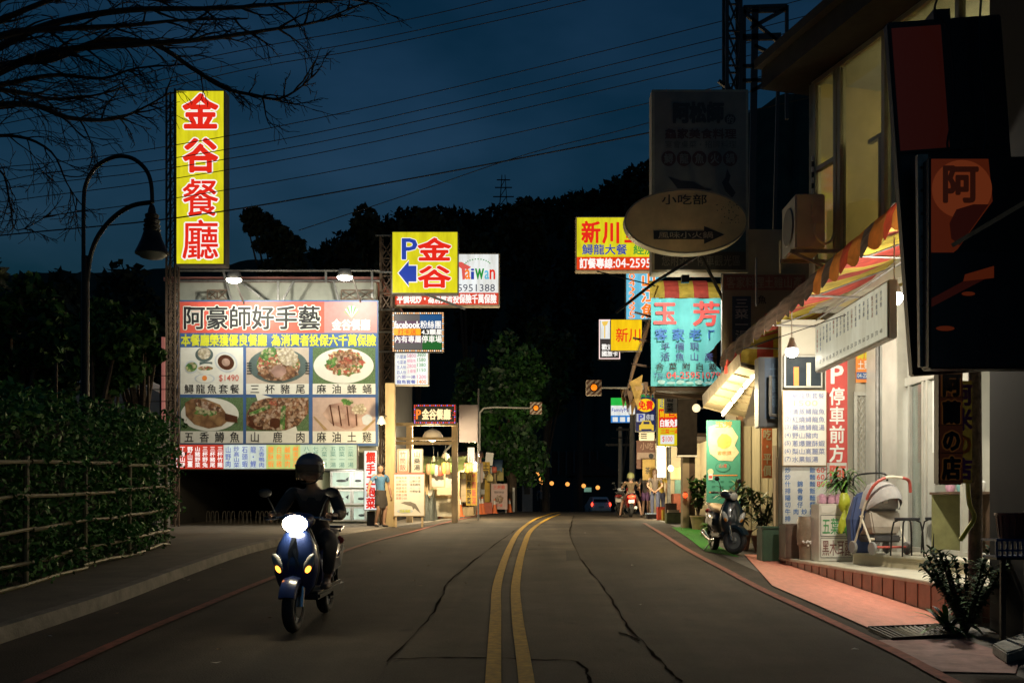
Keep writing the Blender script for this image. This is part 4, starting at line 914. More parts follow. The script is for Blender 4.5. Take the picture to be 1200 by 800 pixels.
t3, a, c, z3 = stall(560, 582, 545, 43, M('blue_canvas', (.1, .16, .22), .8, .3, 3), 'far stall with a blue canopy next to the pink sandwich board', 3)
crate(P(566, 0, 43.4).x, 43.4, z3 + .78, .36, .36, .22, WHITE, 'white crate on the far blue canopied stall')
YB = M('yellow_banner', (.62, .4, .06), .7, .2, 3)
for px0, y0, px1, y1, Y, tx, lb in ((546, 553, 559, 592, 37.2, '山產野菜', 'tall yellow banner with dark lettering on the rusty roofed stall'), (565, 541, 574, 560, 41.8, '土雞', 'small yellow banner high on the blue canopied stall'), (542, 538, 549, 548, 37, '魚', 'little yellow card under the rusty roof')):
    s = Sign('banner', lb, 'banner', (px0, y0, px1, y1), Y, YB, .02, 0, 'yellow banners on the stalls', housing='cloth'); k = len(tx)
    s.vtext(tx, (px0 + 1, y0 + 1, (px0 + px1) / 2 - .5 if k > 2 else px1 - 1, y1 - 1), INK if k > 1 else P_RED, .02, 2)
    if k > 2: s.vtext('竹筒飯湯', ((px0 + px1) / 2 + .5, y0 + 1, px1 - 1, y1 - 1), P_RED, .02, 2)
    s.done()
for px0, y0, px1, y1, Y, m, lb in ((540, 561, 546, 588, 36.9, M('board_beige', (.55, .42, .26), .7, .2), 'narrow beige board beside the blue barrel'), (568, 562, 574, 588, 42.2, YB, 'narrow yellow board under the blue canopied stall'), (582, 548, 590, 563, 44, M('board_faded_yellow', (.5, .42, .16), .7, .2), 'faded yellow board above the pink sandwich board'), (548, 524, 556, 543, 36.6, M('sheet_grey', (.5, .5, .5), .6, .1), 'grey white board leaning under the rusty roof'), (558, 542, 566, 565, 40.8, M('sheet_pinkish', (.5, .38, .34), .6, .1), 'pinkish board by the blue canopied stall'), (568, 530, 577, 545, 42, WHITE, 'white tilted panel above the blue canopied stall')):
    s = Sign('board', lb, 'board', (px0, y0, px1, y1), Y, m, .04, 0, 'loose boards on the stalls', housing='board', tilt=R(6) if 'tilted' in lb else 0); s.done()
p = P(557, 543, 36.4); t = thing('bulb_lamp', 'bare white bulb shining under the rusty stall roof', 'lamp', p); MB().ell(p, (.06, .06, .07), E('cold_bulb', (235, 235, 255), 10), 10, 6).build('bulb', t, smooth=True); MB().tube([p + Vector((0, 0, .05)), p + Vector((0, 0, .35))], .012, BLK, 5).build('cord', t)
lamp('stall_bulb_light', 'POINT', p + Vector((.3, -2.8, .1)), 800, (1, .8, .48), .1)
s = Sign('sandwich_board', 'pink sandwich board with a dish drawing at the end of the stalls', 'sign', (576, 567, 594, 596), 42, M('board_pinkish', (.5, .34, .32), .7, .1), .05, .6, housing='frame')
s.panel((576, 567, 594, 596), M('board_pink', (.55, .4, .38), .6, .1)); s.text('三杯雞', (578, 568, 592, 573), P_RED, .03, 2); s.text('現炒熱食', (579, 575, 591, 578), INK, 0, 2); s.ell((580, 580, 590, 589), meat, 2, 16, jag=.2); s.text('平價', (581, 590, 589, 594), P_RED, .02, 2); s.done('board_face')
for px in (577, 593): MB().bar(P(px, 596, 42.05), (P(px, 0, 42).x, 42, zr(42)), .05, .05, STEEL).build('leg', s.root)
for i, (px, py, Y, w_, h_, m, lb) in enumerate(((522, 536, 33.6, .28, .3, CREAM, 'cream bag hanging below the green canvas in the middle'), (541, 556, 36.2, .26, .36, M('bag_pale_yellow', (.6, .5, .2), .6, .2), 'pale yellow bag hanging at the front of the rusty roofed stall'), (563, 556, 41.6, .3, .4, WHITE, 'white bag hanging at the blue canopied stall'), (574, 560, 41.6, .28, .34, M('bag_pale_yellow', (0, 0, 0)), 'yellow bag at the road end of the blue canopied stall'))):
    p = P(px, py, Y); t = thing('hanging_bag', lb, 'bag', p, 0, 'bags hanging on the stalls')
    MB().loft([[p + Vector((w_/2*k*math.cos(q) * (1 + .12*math.sin(3*q + i)), .09*k*math.sin(q), z)) for q in [2*math.pi*j/12 for j in range(12)]] for z, k in ((h_*.55, .25), (h_*.35, .75), (0, 1.05), (-h_*.35, .95), (-h_*.45, .4))], m).build('bag_body', t, smooth=True); MB().tube([p + Vector((0, 0, h_*.55)), p + Vector((0, 0, h_*.55 + .25))], .01, BLK, 4).build('string', t)
PK = [(M('pack_amber', (.6, .36, .08), .5, .2), 'amber'), (M('pack_white', (.42, .4, .35), .6, .2), 'white'), (M('pack_brown', (.3, .17, .08), .6, .2), 'brown'), (M('pack_red', (.5, .1, .06), .5, .2), 'red'), (M('pack_green', (.16, .25, .06), .5, .2), 'green')]
for st, (x0_, x1_, y0_, Y, n_) in (('green canvas', (500, 532, 549, 32.3, 7)), ('rusty roofed', (540, 558, 545, 35.3, 6)), ('blue canopied', (561, 581, 552, 42.3, 5))):
    for i in range(n_):
        p = P(x0_ + (x1_ - x0_) * (i + .5) / n_, y0_ + rg.uniform(-2, 3), Y); m, cn = PK[(i * 2 + n_) % 5]
        t = thing('hanging_packet', f'{cn} packet hanging along the front of the {st} stall, {("first", "second", "third", "fourth", "fifth", "sixth", "seventh")[i]} from the billboard end', 'packet', p, 0, 'packets hanging on the stall fronts')
        b = MB(); w_, h_ = rg.uniform(.07, .11), rg.uniform(.12, .2)
        b.loft([[p + Vector((w_ * k * math.cos(q), .05 * k * math.sin(q), z * h_)) for q in [2*math.pi*j/10 for j in range(10)]] for z, k in ((1, .5), (.8, 1), (0, 1.1), (-.8, 1), (-1, .6))], m); b.build('packet_body', t, smooth=True)
        MB().tube([p + Vector((0, 0, h_)), p + Vector((0, 0, h_ + .2))], .008, BLK, 4).build('string', t)
bl = P(531, 590, 37.6); bl.z = zr(37.6) + .012
t = thing('blue_barrel', 'blue plastic barrel standing between the gate frame post and the rusty roofed stall', 'barrel', bl); MB().lathe([(.2, 0), (.25, .06), (.26, .3), (.25, .34), (.27, .38), (.26, .68), (.22, .82), (.2, .82), (.2, .8), (.01, .8)], bl, M('barrel_blue', (.06, .16, .3), .5, .2), 18).build('barrel_body', t, smooth=True); MB().lathe([(.21, .821), (.21, .86), (.01, .87)], bl, M('barrel_lid', (.04, .08, .14), .5), 18).build('lid', t, smooth=True)
for i, (px, Y, wd, h_, m, lb) in enumerate(((526, 34.2, .5, .42, CARD, 'cardboard box on the ground below the cream board'), (548, 37.4, .42, .3, WOODP, 'wooden box at the foot of the tall yellow banner'), (569, 40.6, .5, .42, M('box_red', (.4, .1, .06), .7, .2), 'reddish box on the ground behind the touching cones'))):
    x = P(px, 0, Y).x; t = thing('goods_box', lb, 'box', (x, Y, zr(Y) + .012), .1 * i, 'boxes on the ground before the stalls'); MB().box((-wd/2, -.18, 0), (wd/2, .18, h_), m).build('box_body', t, world=False, bevel=.012); MB().box((-wd/2 - .006, -.186, h_ + .001), (wd/2 + .006, .186, h_ + .035), m).build('lid', t, world=False, bevel=.006)
# cones
ORG = M('cone_orange', (.72, .16, .04), .55, .15); REFL = M('cone_reflective', (.65, .62, .58), .4, .1)
def cone(px, Y, h, label):
    x = P(px, 0, Y).x; g = Vector((x, Y, zr(Y) + .012)); t = thing('traffic_cone', label, 'traffic cone', g, rnd.uniform(-.4, .4), 'orange traffic cones along the stalls')
    k = h / .75; L = lambda z: .15 - .125 * z / .75
    MB().box((-.19*k, -.19*k, 0), (.19*k, .19*k, .035*k), ORG).build('base', t, world=False, bevel=.008)
    b = MB()
    for z0_, z1_, m in ((.03, .46, ORG), (.46, .66, REFL), (.66, .75, ORG)): b.lathe([(L(z0_)*k, z0_*k), (L(z1_)*k, z1_*k)], (0, 0, 0), m, 18)
    b.build('cone_body', t, world=False, smooth=True)
for px, Y, h, lb in ((516.5, 34.5, .74, 'orange cone below the green canvas stall, nearest the menu board'), (538.5, 36.5, .72, 'orange cone at the foot of the gate post side, close to the road'), (544.5, 38.5, .72, 'orange cone leaning behind the one closest to the road'), (561.5, 39.5, .7, 'orange cone touching another cone before the yellow banner'),
                      (565, 40.0, .7, 'orange cone on the road side of a touching pair'), (579.5, 41, .6, 'faded orange cone before the pink sandwich board'), (597, 43, .6, 'pale reddish cone past the pink sandwich board')): cone(px, Y, h, lb)
bk = P(553, 600, 38.2); bk.z = zr(38.2) + .012
t = thing('bucket', 'cream bucket standing among the orange cones', 'bucket', bk); MB().lathe([(.15, 0), (.19, .36), (.2, .36), (.2, .38), (.17, .38), (.14, .03)], bk, CREAM, 16).build('bucket_body', t, smooth=True); MB().tube(catmull([bk + Vector((-.19, 0, .36)), bk + Vector((0, -.12, .26)), bk + Vector((.19, 0, .36))], 4), .008, STEEL, 5).build('handle', t)
pw = P(602, 600, 45); b = MB().box((pw.x - .05, 45, zr(45)), (pw.x + .05, 45.1, zr(45) + 1.1), WHITE); tag(b.build('white_bollard', bevel=.01), 'white square bollard past the sandwich board', 'bollard')
# ------------------------------------------------------------------ right row of shops: near glass shop
TILE = M('beige_tile', (.5, .44, .3), .4, .15, 3); TILED = M('red_tile', (.32, .13, .08), .55, .3, 4); FRAME = M('shop_frame', (.46, .46, .41), .45, .15, 3, metal=.2)
GLASS = M('shop_glass', (.75, .85, .8), .04, .05, trans=.92); IN_W = M('interior_wall', (.5, .48, .4), .8, .12, 1)
shop = thing('glass_shop', 'near two storey shop with glass doors, tiled steps and dim lit upper windows', 'building', (5.4, 13, .6))
Z1, Z2 = .775, .935; ZC, ZU = 4.45, 8.15
b = MB(); b.prism([(4.2, 9.6, .2), (5.6, 9.6, .2), (5.6, 15.62, .2), (4.02, 15.62, .2)], (0, 0, Z1 - .205), TILED); b.build('lower_step', shop)
b = MB(); b.prism([(4.17, 9.57, Z1 - .04), (5.6, 9.57, Z1 - .04), (5.6, 15.6, Z1 - .04), (3.99, 15.6, Z1 - .04)], (0, 0, .04), M('step_stone', (.5, .48, .38), .45, .2, 4)); b.build('step_top', shop, bevel=.008)
b = MB()
for i in range(18):
    y = 9.9 + i * .32; x = 4.2 - (y - 9.6) * .0299 - .003; b.box((x - .003, y, .25), (x + .004, y + .012, Z1 - .05), M('tile_joint', (.1, .06, .04), .9))
b.build('tile_joint', shop)
b = MB(); b.prism([(4.5, 13.6, Z1), (5.0, 11.5, Z1), (5.3, 9.6, Z1), (5.6, 9.6, Z1), (5.6, 13.6, Z1)], (0, 0, Z2 - Z1 - .03), TILE); b.prism([(4.47, 13.62, Z2 - .03), (4.97, 11.5, Z2 - .03), (5.27, 9.57, Z2 - .03), (5.6, 9.57, Z2 - .03), (5.6, 13.62, Z2 - .03)], (0, 0, .03), M('step_stone', (0, 0, 0))); b.build('upper_step', shop)
# end wall that carries the menu boards, interior shell
b = MB(); b.box((4.05, 15.66, .3), (9.0, 15.86, 4.5), IN_W); b.build('end_wall', shop)
b = MB(); b.box((5.46, 9.2, .3), (9, 15.66, Z2 - .01), M('shop_floor', (.3, .28, .24), .4, .2)); b.build('shop_floor', shop)
b = MB(); b.box((8.9, 9.2, Z2), (9.05, 15.66, ZC), IN_W); b.box((5.6, 9.1, Z2), (9, 9.2, ZC), IN_W); b.build('interior_wall', shop)
b = MB(); b.box((5.3, 9.0, ZC), (9.1, 15.9, ZC + .2), M('ceiling_board', (.5, .5, .46), .8, .08)); b.build('ceiling', shop)
FX = 5.45
b = MB()
for y0, y1, xx in ((15.15, 15.6, .1), (14.12, 14.72, .16)): b.box((FX - xx, y0, Z1), (FX + .12, y1, ZC), M('white_tile_pillar', (.52, .52, .46), .4, .12, 3))
b.build('pillar', shop, bevel=.01)
b = MB()
for y in (13.98, 13.5, 13.36, 12.3, 11.2, 10.2): b.box((FX - .05, y - .035, Z2), (FX + .05, y + .035, ZC), FRAME)
b.box((FX - .06, 9.2, 3.25), (FX + .06, 14.1, 3.37), FRAME); b.box((FX - .06, 9.2, Z2), (FX + .06, 14.1, Z2 + .06), FRAME); b.box((FX - .06, 9.2, ZC - .15), (FX + .06, 14.1, ZC), FRAME)
b.build('door_frame', shop, bevel=.006)
for y0, y1 in ((13.54, 13.94), (14.76, 15.12)): MB().box((FX - .01, y0, Z2 + .06), (FX + .01, y1, 3.25), GLASS).build('glass_door', shop)
MB().box((FX - .012, 9.2, 3.37), (FX + .012, 14.1, ZC - .15), GLASS).build('transom_glass', shop)
b = MB().tube([(FX - .12, 15.0, 1.0), (FX - .12, 15.0, ZC)], .035, STEEL, 8); b.build('drain_pipe', shop)
lamp('shop_ceiling_lamp', 'AREA', (7.0, 12.6, ZC - .06), 110, (1, .97, .86), 1.2)
b = MB().box((6.6, 12.5, ZC - .06), (7.6, 12.65, ZC - .01), E('tube_light', (250, 248, 235), 6)); b.build('ceiling_tube', shop)
# door with grille on the end wall
gd = P(1010, 640, 15.62)
b = MB(); a, c = P(1001, 0, 15.6), P(1024, 0, 15.6)
b.box((a.x, 15.6, Z1), (a.x + .05, 15.66, 3.3), FRAME); b.box((c.x - .05, 15.6, Z1), (c.x, 15.66, 3.3), FRAME); b.box((a.x, 15.6, 3.3), (c.x, 15.66, 3.36), FRAME); b.box((a.x + .05, 15.6, Z1), (c.x - .05, 15.66, 1.5), FRAME); b.build('grille_door', shop)
b = MB(); x0, x1, z0, z1 = a.x + .05, c.x - .05, 1.5, 3.3
n = 16
for i in range(-n, n):
    for sg in (1, -1):
        t0 = z0 + (z1 - z0) * i / n * 1.0; p = []
        dx = x1 - x0; za, zb = t0, t0 + dx * 1.5
        if sg < 0: za, zb = zb, za
        def clipz(za, zb):
            lo, hi = 0, 1
            for lim, s in ((z0, 1), (z1, -1)):
                fa, fb = s * (za - lim), s * (zb - lim)
                if fa < 0 and fb < 0: return None
                if fa < 0: lo = max(lo, fa / (fa - fb))
                elif fb < 0: hi = min(hi, fa / (fa - fb))
            return (lo, hi) if hi > lo else None
        q = clipz(za, zb)
        if q: b.bar((x0 + dx * q[0], 15.63 + .004 * sg, za + (zb - za) * q[0]), (x0 + dx * q[1], 15.63 + .004 * sg, za + (zb - za) * q[1]), .012, .006, FRAME)
b.build('door_grille', shop)
# upper storey, turned a little to the road
A0 = Vector((4.53, 15.5, 0)); dU = Vector((.286, -1, 0)).normalized(); nU = Vector((-1, -.286, 0)).normalized()
def U(t, z, o=0): v = A0 + dU * t + nU * o; return Vector((v.x, v.y, z))
def ubox(b, t0, t1, z0, z1, o0, o1, m): b.hexa([U(t0, z0, o0), U(t1, z0, o0), U(t1, z0, o1), U(t0, z0, o1), U(t0, z1, o0), U(t1, z1, o0), U(t1, z1, o1), U(t0, z1, o1)], m)
UF = M('window_frame_metal', (.36, .35, .28), .45, .15, 3, metal=.3)
b = MB(); ubox(b, 0, 6.5, ZC + .2, 4.95, -.2, .02, UF); b.build('spandrel', shop)
b = MB()
for t in (0, .55, .66, 1.72, 3.2, 4.7, 6.3): ubox(b, t, t + .07, 4.95, ZU, -.07, .04, UF)
ubox(b, 0, 6.4, 4.95, 5.02, -.07, .042, UF); ubox(b, 0, 6.4, ZU - .06, ZU, -.07, .042, UF); ubox(b, 0, .55, 6.75, 6.82, -.06, .03, UF); b.build('window_frame', shop)
UG = M('upper_glass', (.8, .82, .7), .05, .05, trans=.9)
for t0, t1 in ((.07, .55), (.73, 1.72), (1.79, 3.2), (3.27, 4.7), (4.77, 6.3)):
    b = MB(); ubox(b, t0, t1, 5.02, ZU - .06, -.02, -.012, UG); b.build('window_pane', shop)
b = MB(); ubox(b, -.05, 6.5, 4.7, ZU, -3.4, -3.3, M('yellow_interior', (.5, .42, .22), .85, .15, 1)); ubox(b, 0, .02, 4.7, ZU, -3.3, -.08, M('yellow_interior', (0, 0, 0))); b.build('upper_room_wall', shop)
b = MB(); ubox(b, -.1, 6.5, ZU + .001, ZU + .05, -3.4, -.001, M('ceiling_board', (0, 0, 0))); b.build('upper_ceiling', shop)
CUR = M('curtain', (.68, .64, .46), .8, .15, 5, stretch=(6, 6, .5)); b = MB(); n = 40; vs = []
for i in range(n + 1):
    t = .95 + .75 * i / n; o = -.5 + .05 * math.sin(i * 1.3); vs += [U(t, 5.0, o), U(t, 7.0, o)]
b.add(vs, [(2*i, 2*i + 2, 2*i + 3, 2*i + 1) for i in range(n)], CUR); b.build('curtain', shop, smooth=True)
b = MB(); ubox(b, .7, 3.2, 7.0, 7.06, -.54, -.46, UF); b.build('curtain_rail', shop)
b = MB(); vs = []
for i in range(13):
    t = 1.9 + .5 * i / 12; o = -.35 + .04 * math.sin(i * 1.6); vs += [U(t, 5.9 + .1 * (i % 3) / 3, o), U(t + .12, ZU - .2, o)]
b.add(vs, [(2*i, 2*i + 2, 2*i + 3, 2*i + 1) for i in range(12)], M('dark_towel', (.06, .06, .07), .9, .2)); b.build('hanging_cloth', shop, smooth=True)
lamp('upper_room_lamp', 'POINT', U(2.2, 7.3, -1.9), 75, (1, .84, .42), .3)
MB().ell(U(2.6, ZU - .12, -1.9), (.22, .22, .08), E('dim_globe', (250, 215, 130), 1.5), 12, 6).build('ceiling_globe', shop, smooth=True)
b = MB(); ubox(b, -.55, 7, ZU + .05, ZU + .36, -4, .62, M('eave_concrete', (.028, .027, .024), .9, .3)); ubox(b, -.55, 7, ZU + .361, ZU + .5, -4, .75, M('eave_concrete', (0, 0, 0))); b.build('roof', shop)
b = MB(); ubox(b, -.12, -.02, 4.6, ZU, -.2, .03, M('side_wall', (.3, .29, .24), .8, .2)); ubox(b, -.05, .0, 4.6, ZU, -3.4, -.2, M('side_wall', (0, 0, 0))); b.build('side_wall', shop)
b = MB()
for i in range(14): b.tube([U(.02, 7.0 - i * .085, .05), U(.02, 6.93 - i * .085, .05)], .02, INK if i % 2 else WHITE, 6)
b.build('hanging_chain', shop)
# air conditioner on the corner
ac = P(943, 298, 15.0); ac.y = 15.0
t = thing('air_conditioner', 'cream outdoor air conditioner on a bracket under the upper window', 'air conditioner', ac)
cm = M('cream_metal', (.42, .4, .32), .5, .15, 3)
b = MB().box((-.24, -.36, 0), (.2, .4, .8), cm); b.build('casing', t, world=False, bevel=.02)
b = MB().lathe([(.29, -.246), (.27, -.262), (.03, -.262)], (0, 0, .4), M('fan_grille', (.12, .12, .11), .6), 24, 'X'); b.build('fan_grille', t, world=False)
b = MB().box((.0, -.385, .36), (.16, -.361, .7), M('valve_cover', (.36, .34, .28), .5)); b.build('valve_cover', t, world=False, bevel=.005)
b = MB().tube(catmull([(.05, -.38, .36), (.02, -.46, .2), (.14, -.44, .05), (.3, -.3, .12), (.42, -.1, .3)], 4), .018, cm, 6); b.build('hose', t, world=False, smooth=True)
MB().bar((-.3, -.3, -.03), (.55, -.3, -.03), .05, .05, STEEL).bar((-.3, -.3, -.03), (.5, -.3, -.4), .04, .04, STEEL).build('bracket', t, world=False); MB().bar((-.3, .3, -.03), (.55, .3, -.03), .05, .05, STEEL).build('bracket', t, world=False)

# striped awning
AW_R = M('awning_red', (.5, .07, .05), .7, .45, 3, thin=.4, stretch=(1, 3, 1)); AW_Y = M('awning_yellow', (.56, .42, .06), .7, .45, 3, thin=.4, stretch=(1, 3, 1)); AW_O = M('valance_brown', (.24, .16, .11), .8, .6, 5, stretch=(1, .4, 3), thin=.16); AW_OR = M('valance_orange_glow', (.8, .27, .05), .7, .35, 4, thin=.55); AW_RD = M('valance_red', (.75, .1, .04), .7, .35, 4, thin=.55)
aw = thing('awning', 'long striped red and yellow awning with a scalloped dirty valance over the glass shop', 'awning', (3.7, 13.4, 4.3))
AX, BX = 3.6, 5.36; y0, y1 = 9.2, 17.9; n = 34; b = MB()
zf = lambda y: 4.37 + (17.8 - y) * .0107
for i in range(n):
    ya, yb = y0 + (y1 - y0) * i / n, y0 + (y1 - y0) * (i + 1) / n; m = AW_R if (i // 2) % 2 else AW_Y; k = 6; vs = []
    for j in range(k + 1):
        u = j / k; sag = -.10 * math.sin(math.pi * u)
        for yy in (ya, yb): vs.append((AX + (BX - AX) * u, yy, zf(yy) + .62 * u + sag * (1 + .5 * math.sin(yy * 3.2)) + .02 * math.sin(yy * 7.3 + u * 4) + .012 * math.sin(yy * 17 + u * 9)))
    b.add(vs, [(2*j, 2*j + 1, 2*j + 3, 2*j + 2) for j in range(k)], m)
b.build('canopy', aw, smooth=True)
b = MB(); sc_n = 26
for i in range(sc_n):
    ya, yb = y0 + (y1 - y0) * i / sc_n, y0 + (y1 - y0) * (i + 1) / sc_n; k = 8; m = (AW_OR, AW_RD, AW_OR, AW_O)[i % 4] if ya < 11.9 else AW_O; vs = []  # brighter orange and red at the near end, bulb glow put in
    for j in range(k + 1):
        y = ya + (yb - ya) * j / k; w = .02 * math.sin(y * 9); d = .25 + .07 * math.sin(math.pi * j / k)
        vs += [(AX + w * .3, y, zf(y) + .015), (AX - .05 + w, y, zf(y) - d * .5), (AX - .06 + w * 1.4, y, zf(y) - d)]
    b.add(vs, [(3*j + q, 3*j + 3 + q, 3*j + 4 + q, 3*j + 1 + q) for j in range(k) for q in range(2)], m)
b.build('valance', aw, smooth=True)
b = MB(); n2 = 12                                          # end panel, wavy lower edge
for i in range(n2):
    xa, xb = AX + (BX - AX) * i / n2, AX + (BX - AX) * (i + 1) / n2; m = AW_R if (i // 2) % 2 == 0 else AW_Y
    za, zb = zf(y1) + .62 * i / n2 - .02, zf(y1) + .62 * (i + 1) / n2 - .02; la, lb = zf(y1) - .42 + .05 * math.sin(i * 2), zf(y1) - .42 + .05 * math.sin((i + 1) * 2)
    b.add([(xa, y1 - .02, la), (xb, y1 - .02, lb), (xb, y1 - .02, zb), (xa, y1 - .02, za)], [(0, 1, 2, 3)], m)
b.build('end_panel', aw)
b = MB()
for y in (9.6, 11.4, 13.4, 15.4, 17.4): b.tube([(AX + .02, y, zf(y) - .02), (BX, y, zf(y) - .08), (BX, y, zf(y) + .3)], .016, STEEL, 6); b.tube([(AX + .3, y, zf(y) - .04), (BX, y, zf(y) + .5)], .012, STEEL, 6)
b.tube([(AX + .02, y0, zf(y0) - .03), (AX + .02, y1, zf(y1) - .03)], .018, STEEL, 6); b.tube([(AX + 1.0, y0, zf(y0) + .1), (AX + 1.0, y1, zf(y1) + .1)], .014, STEEL, 6)
b.build('support_frame', aw)
# hanging bulbs
for px, py, Y, lb in ((928, 412, 14.5, 'glowing white bulb hanging below the awning end, over the menu board'), (1048, 349, 11.0, 'glowing white bulb hanging at the near end of the long white menu sign')):
    p = P(px, py, Y); t = thing('hanging_bulb', lb, 'light bulb', p, 0, 'bulbs hanging under the awning')
    MB().ell(p, (.092, .092, .085), E('led_bulb', (255, 252, 240), 30), 16, 10).build('bulb', t, smooth=True)
    MB().lathe([(.08, .045), (.06, .11), (.042, .15), (.035, .2)], p, WHITE, 14).build('socket', t, smooth=True)
    MB().tube([p + Vector((0, 0, .2)), Vector((p.x, p.y, zf(Y) + .08))], .008, WHITE, 5).build('cord', t)
    lamp('bulb_light', 'POINT', p + Vector((0, -.02, -.14)), 120 if Y > 13 else 420, (1, .9, .72), .09)
# long white menu sign along the road
s = Sign('menu_sign', 'long white menu sign hanging along the awning with columns of small characters', 'sign', (0, 0, 2620, 580), 0, FRAME, .1, 25, rz=R(-90), origin=Vector((3.9, 12.0, 3.37)), scale=.001)
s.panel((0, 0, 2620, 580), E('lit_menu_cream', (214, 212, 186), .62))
dish = ['清蒸鱘龍魚', '三杯鱘龍魚', '炒山蘇', '鹽酥溪蝦', '白斬土雞', '鹹豬肉', '薑絲大腸', '客家小炒', '鳳梨蝦球', '炒高麗菜', '山豬肉片', '苦瓜鹹蛋', '竹筒飯', '麻油雞', '五更腸旺', '酸菜魚湯', '蛤蜊雞湯', '炒米粉']
for i in range(18):
    x = 70 + i * 139; m = P_BLUE if i % 5 else P_RED; s.vtext(dish[i], (x, 50, x + 62, 50 + 62 * len(dish[i])), m, .01, 2); s.text(str(150 + (i * 70) % 300), (x - 6, 470, x + 70, 520), INK, .01, 2)
s.done()
for yy in (10.9, 13.1): MB().bar((3.9, yy, 3.97), (3.9, yy, zf(yy) + .1), .02, .02, STEEL).build('hanger', s.root)
MB().tube([(3.86, 12.3, 3.97), (3.82, 10.75, 3.45)], .005, BLK, 4).build('cord', s.root)

# boards on the end wall
s = Sign('menu_board', 'white menu board with seven numbered rows of blue characters', 'sign', (918, 458, 968, 545), 15.4, M('wood_frame', (0, 0, 0)), .05, 1, housing='frame')
s.panel((918, 458, 968, 545), M('board_ivory', (.7, .68, .6), .5, .06)); B2 = M('print_faded_blue', (.2, .24, .42), .6, .2); Y2 = M('print_pale_yellow', (.62, .55, .3), .6)
s.text('鱘龍魚套餐', (928, 460, 966, 467), B2, .01, 2); s.text('1500', (930, 469, 958, 475.5), Y2, .0, 2)
for i, t in enumerate(('清蒸鱘龍魚', '紅燒鱘龍魚', '藥膳鱘龍湯', '野山豬肉', '蔥爆鹽酥蝦', '梨山高麗菜', '水果飯湯')):
    y = 478.5 + i * 9.3; s.text(f'({i + 1})', (919.5, y + .6, 926.5, y + 6.6), B2, .01, 2); s.text(t, (928, y, 928 + 7.7 * len(t), y + 7.2), B2, .01, 2)
s.done('board_face')
s = Sign('menu_board', 'grey white lower menu board with blue dish names and red prices', 'sign', (918, 546, 968, 613), 15.45, FRAME, .04, .5, housing='frame')
s.panel((918, 546, 968, 613), M('board_grey_white', (.55, .56, .52), .5, .08)); B3 = M('print_strong_blue', (.06, .16, .4), .5, .15)
for i, t in enumerate(('炒　飯60', '炒　麵60', '什錦麵80', '排骨飯', '陽春麵', '切仔麵', '牛肉炒麵', '排骨麵')):
    y = 547 + i * 8.1; ch = [c for c in t if ord(c) > 0x2e00]; n = len(ch)
    for j, c in enumerate(ch):
        if c != '　': x = 919.5 + j * 29 / max(1, n - 1); s.text(c, (x, y, x + 7, y + 7), B3, .02, 2)
    if i < 3: s.text(t[-2:], (957, y + .5, 966, y + 6.5), P_RED, .02, 2)
s.done('board_face')
s = Sign('parking_sign', 'tall red sign with a white P and parking arrow text in white characters', 'sign', (968, 396, 993, 566), 15.5, FRAME, .06, .6)
s.panel((968, 396, 993, 566), M('sign_red_matt', (.5, .07, .06), .5, .12)); s.text('P', (974, 428, 988, 449), P_WHITE, .03, 2); s.vtext('停車前方', (971.5, 453, 990, 542), P_WHITE, .025, 2); s.panel((969, 542, 992, 566), M('board_grey_white', (0, 0, 0)), 2); s.text('阿', (971, 544, 991, 565), P_RED, .03, 3); s.done()
s = Sign('poster', 'orange poster with a dark phone strip on the grille door', 'poster', (1003, 408, 1022, 448), 15.55, None, 0)
MB().box((s.loc(1003, 448)[0], .002, s.loc(0, 448)[1]), (s.loc(1022, 448)[0], .012, s.loc(0, 408)[1]), P_ORG).build('poster_sheet', s.root, world=False)
s.text('鱘龍', (1004, 411, 1021, 421), P_YEL, .01); s.text('土雞', (1004.5, 422, 1020, 433), P_WHITE, .01); s.panel((1003.5, 436, 1021.5, 444), P_BLUE, 2); s.text('04-2595', (1004.5, 437.5, 1020.5, 442.5), P_WHITE, .0); s.done('print')
s = Sign('window_notice', 'blue framed dark window board above the white menu board', 'board', (921, 418, 962, 452), 15.5, FRAME, .05, 2, housing='frame'); s.panel((921, 418, 962, 452), M('dark_pane', (.03, .04, .05), .1, .2)); s.panel((930, 430, 936, 452), P_ORG, 2); s.panel((945, 425, 950, 452), M('curtain', (0, 0, 0)), 2); s.done('pane')

# things on the steps
s = Sign('drink_stand', 'white stand with green and brown painted drink names beside the stroller', 'stand', (960, 590, 1000, 655), 14.15, None, 0)
b = MB(); x0, z0 = s.loc(960, 655); x1, z1 = s.loc(1000, 590); b.box((x0, .0, Z1 - s.root.location.z), (x1, .42, z1), M('stand_white', (.6, .58, .5), .6, .15, 5)); b.build('stand_body', s.root, world=False, bevel=.01)
WB = M('board_ivory', (0, 0, 0)); s.panel((961.5, 603, 998.5, 628), WB); s.panel((961.5, 630, 998.5, 653), WB); s.ring((961.5, 603, 998.5, 628), .5, INK, 2); s.ring((961.5, 630, 998.5, 653), .5, INK, 2)
s.text('五葉松', (963, 606, 993, 626), P_GREEN, .005, 3); s.text('黑木耳露', (963, 632, 998, 651), M('print_brown', (.2, .08, .07), .6), .005, 3); s.poly([(962, 592), (980, 592), (979, 597), (970, 601), (963, 600)], WB, 2); s.done('painted_face')
pz0 = s.root.location + Vector((.0, .2, z1))
PINK = M('pink_package', (.55, .3, .4), .4, .3, 20)
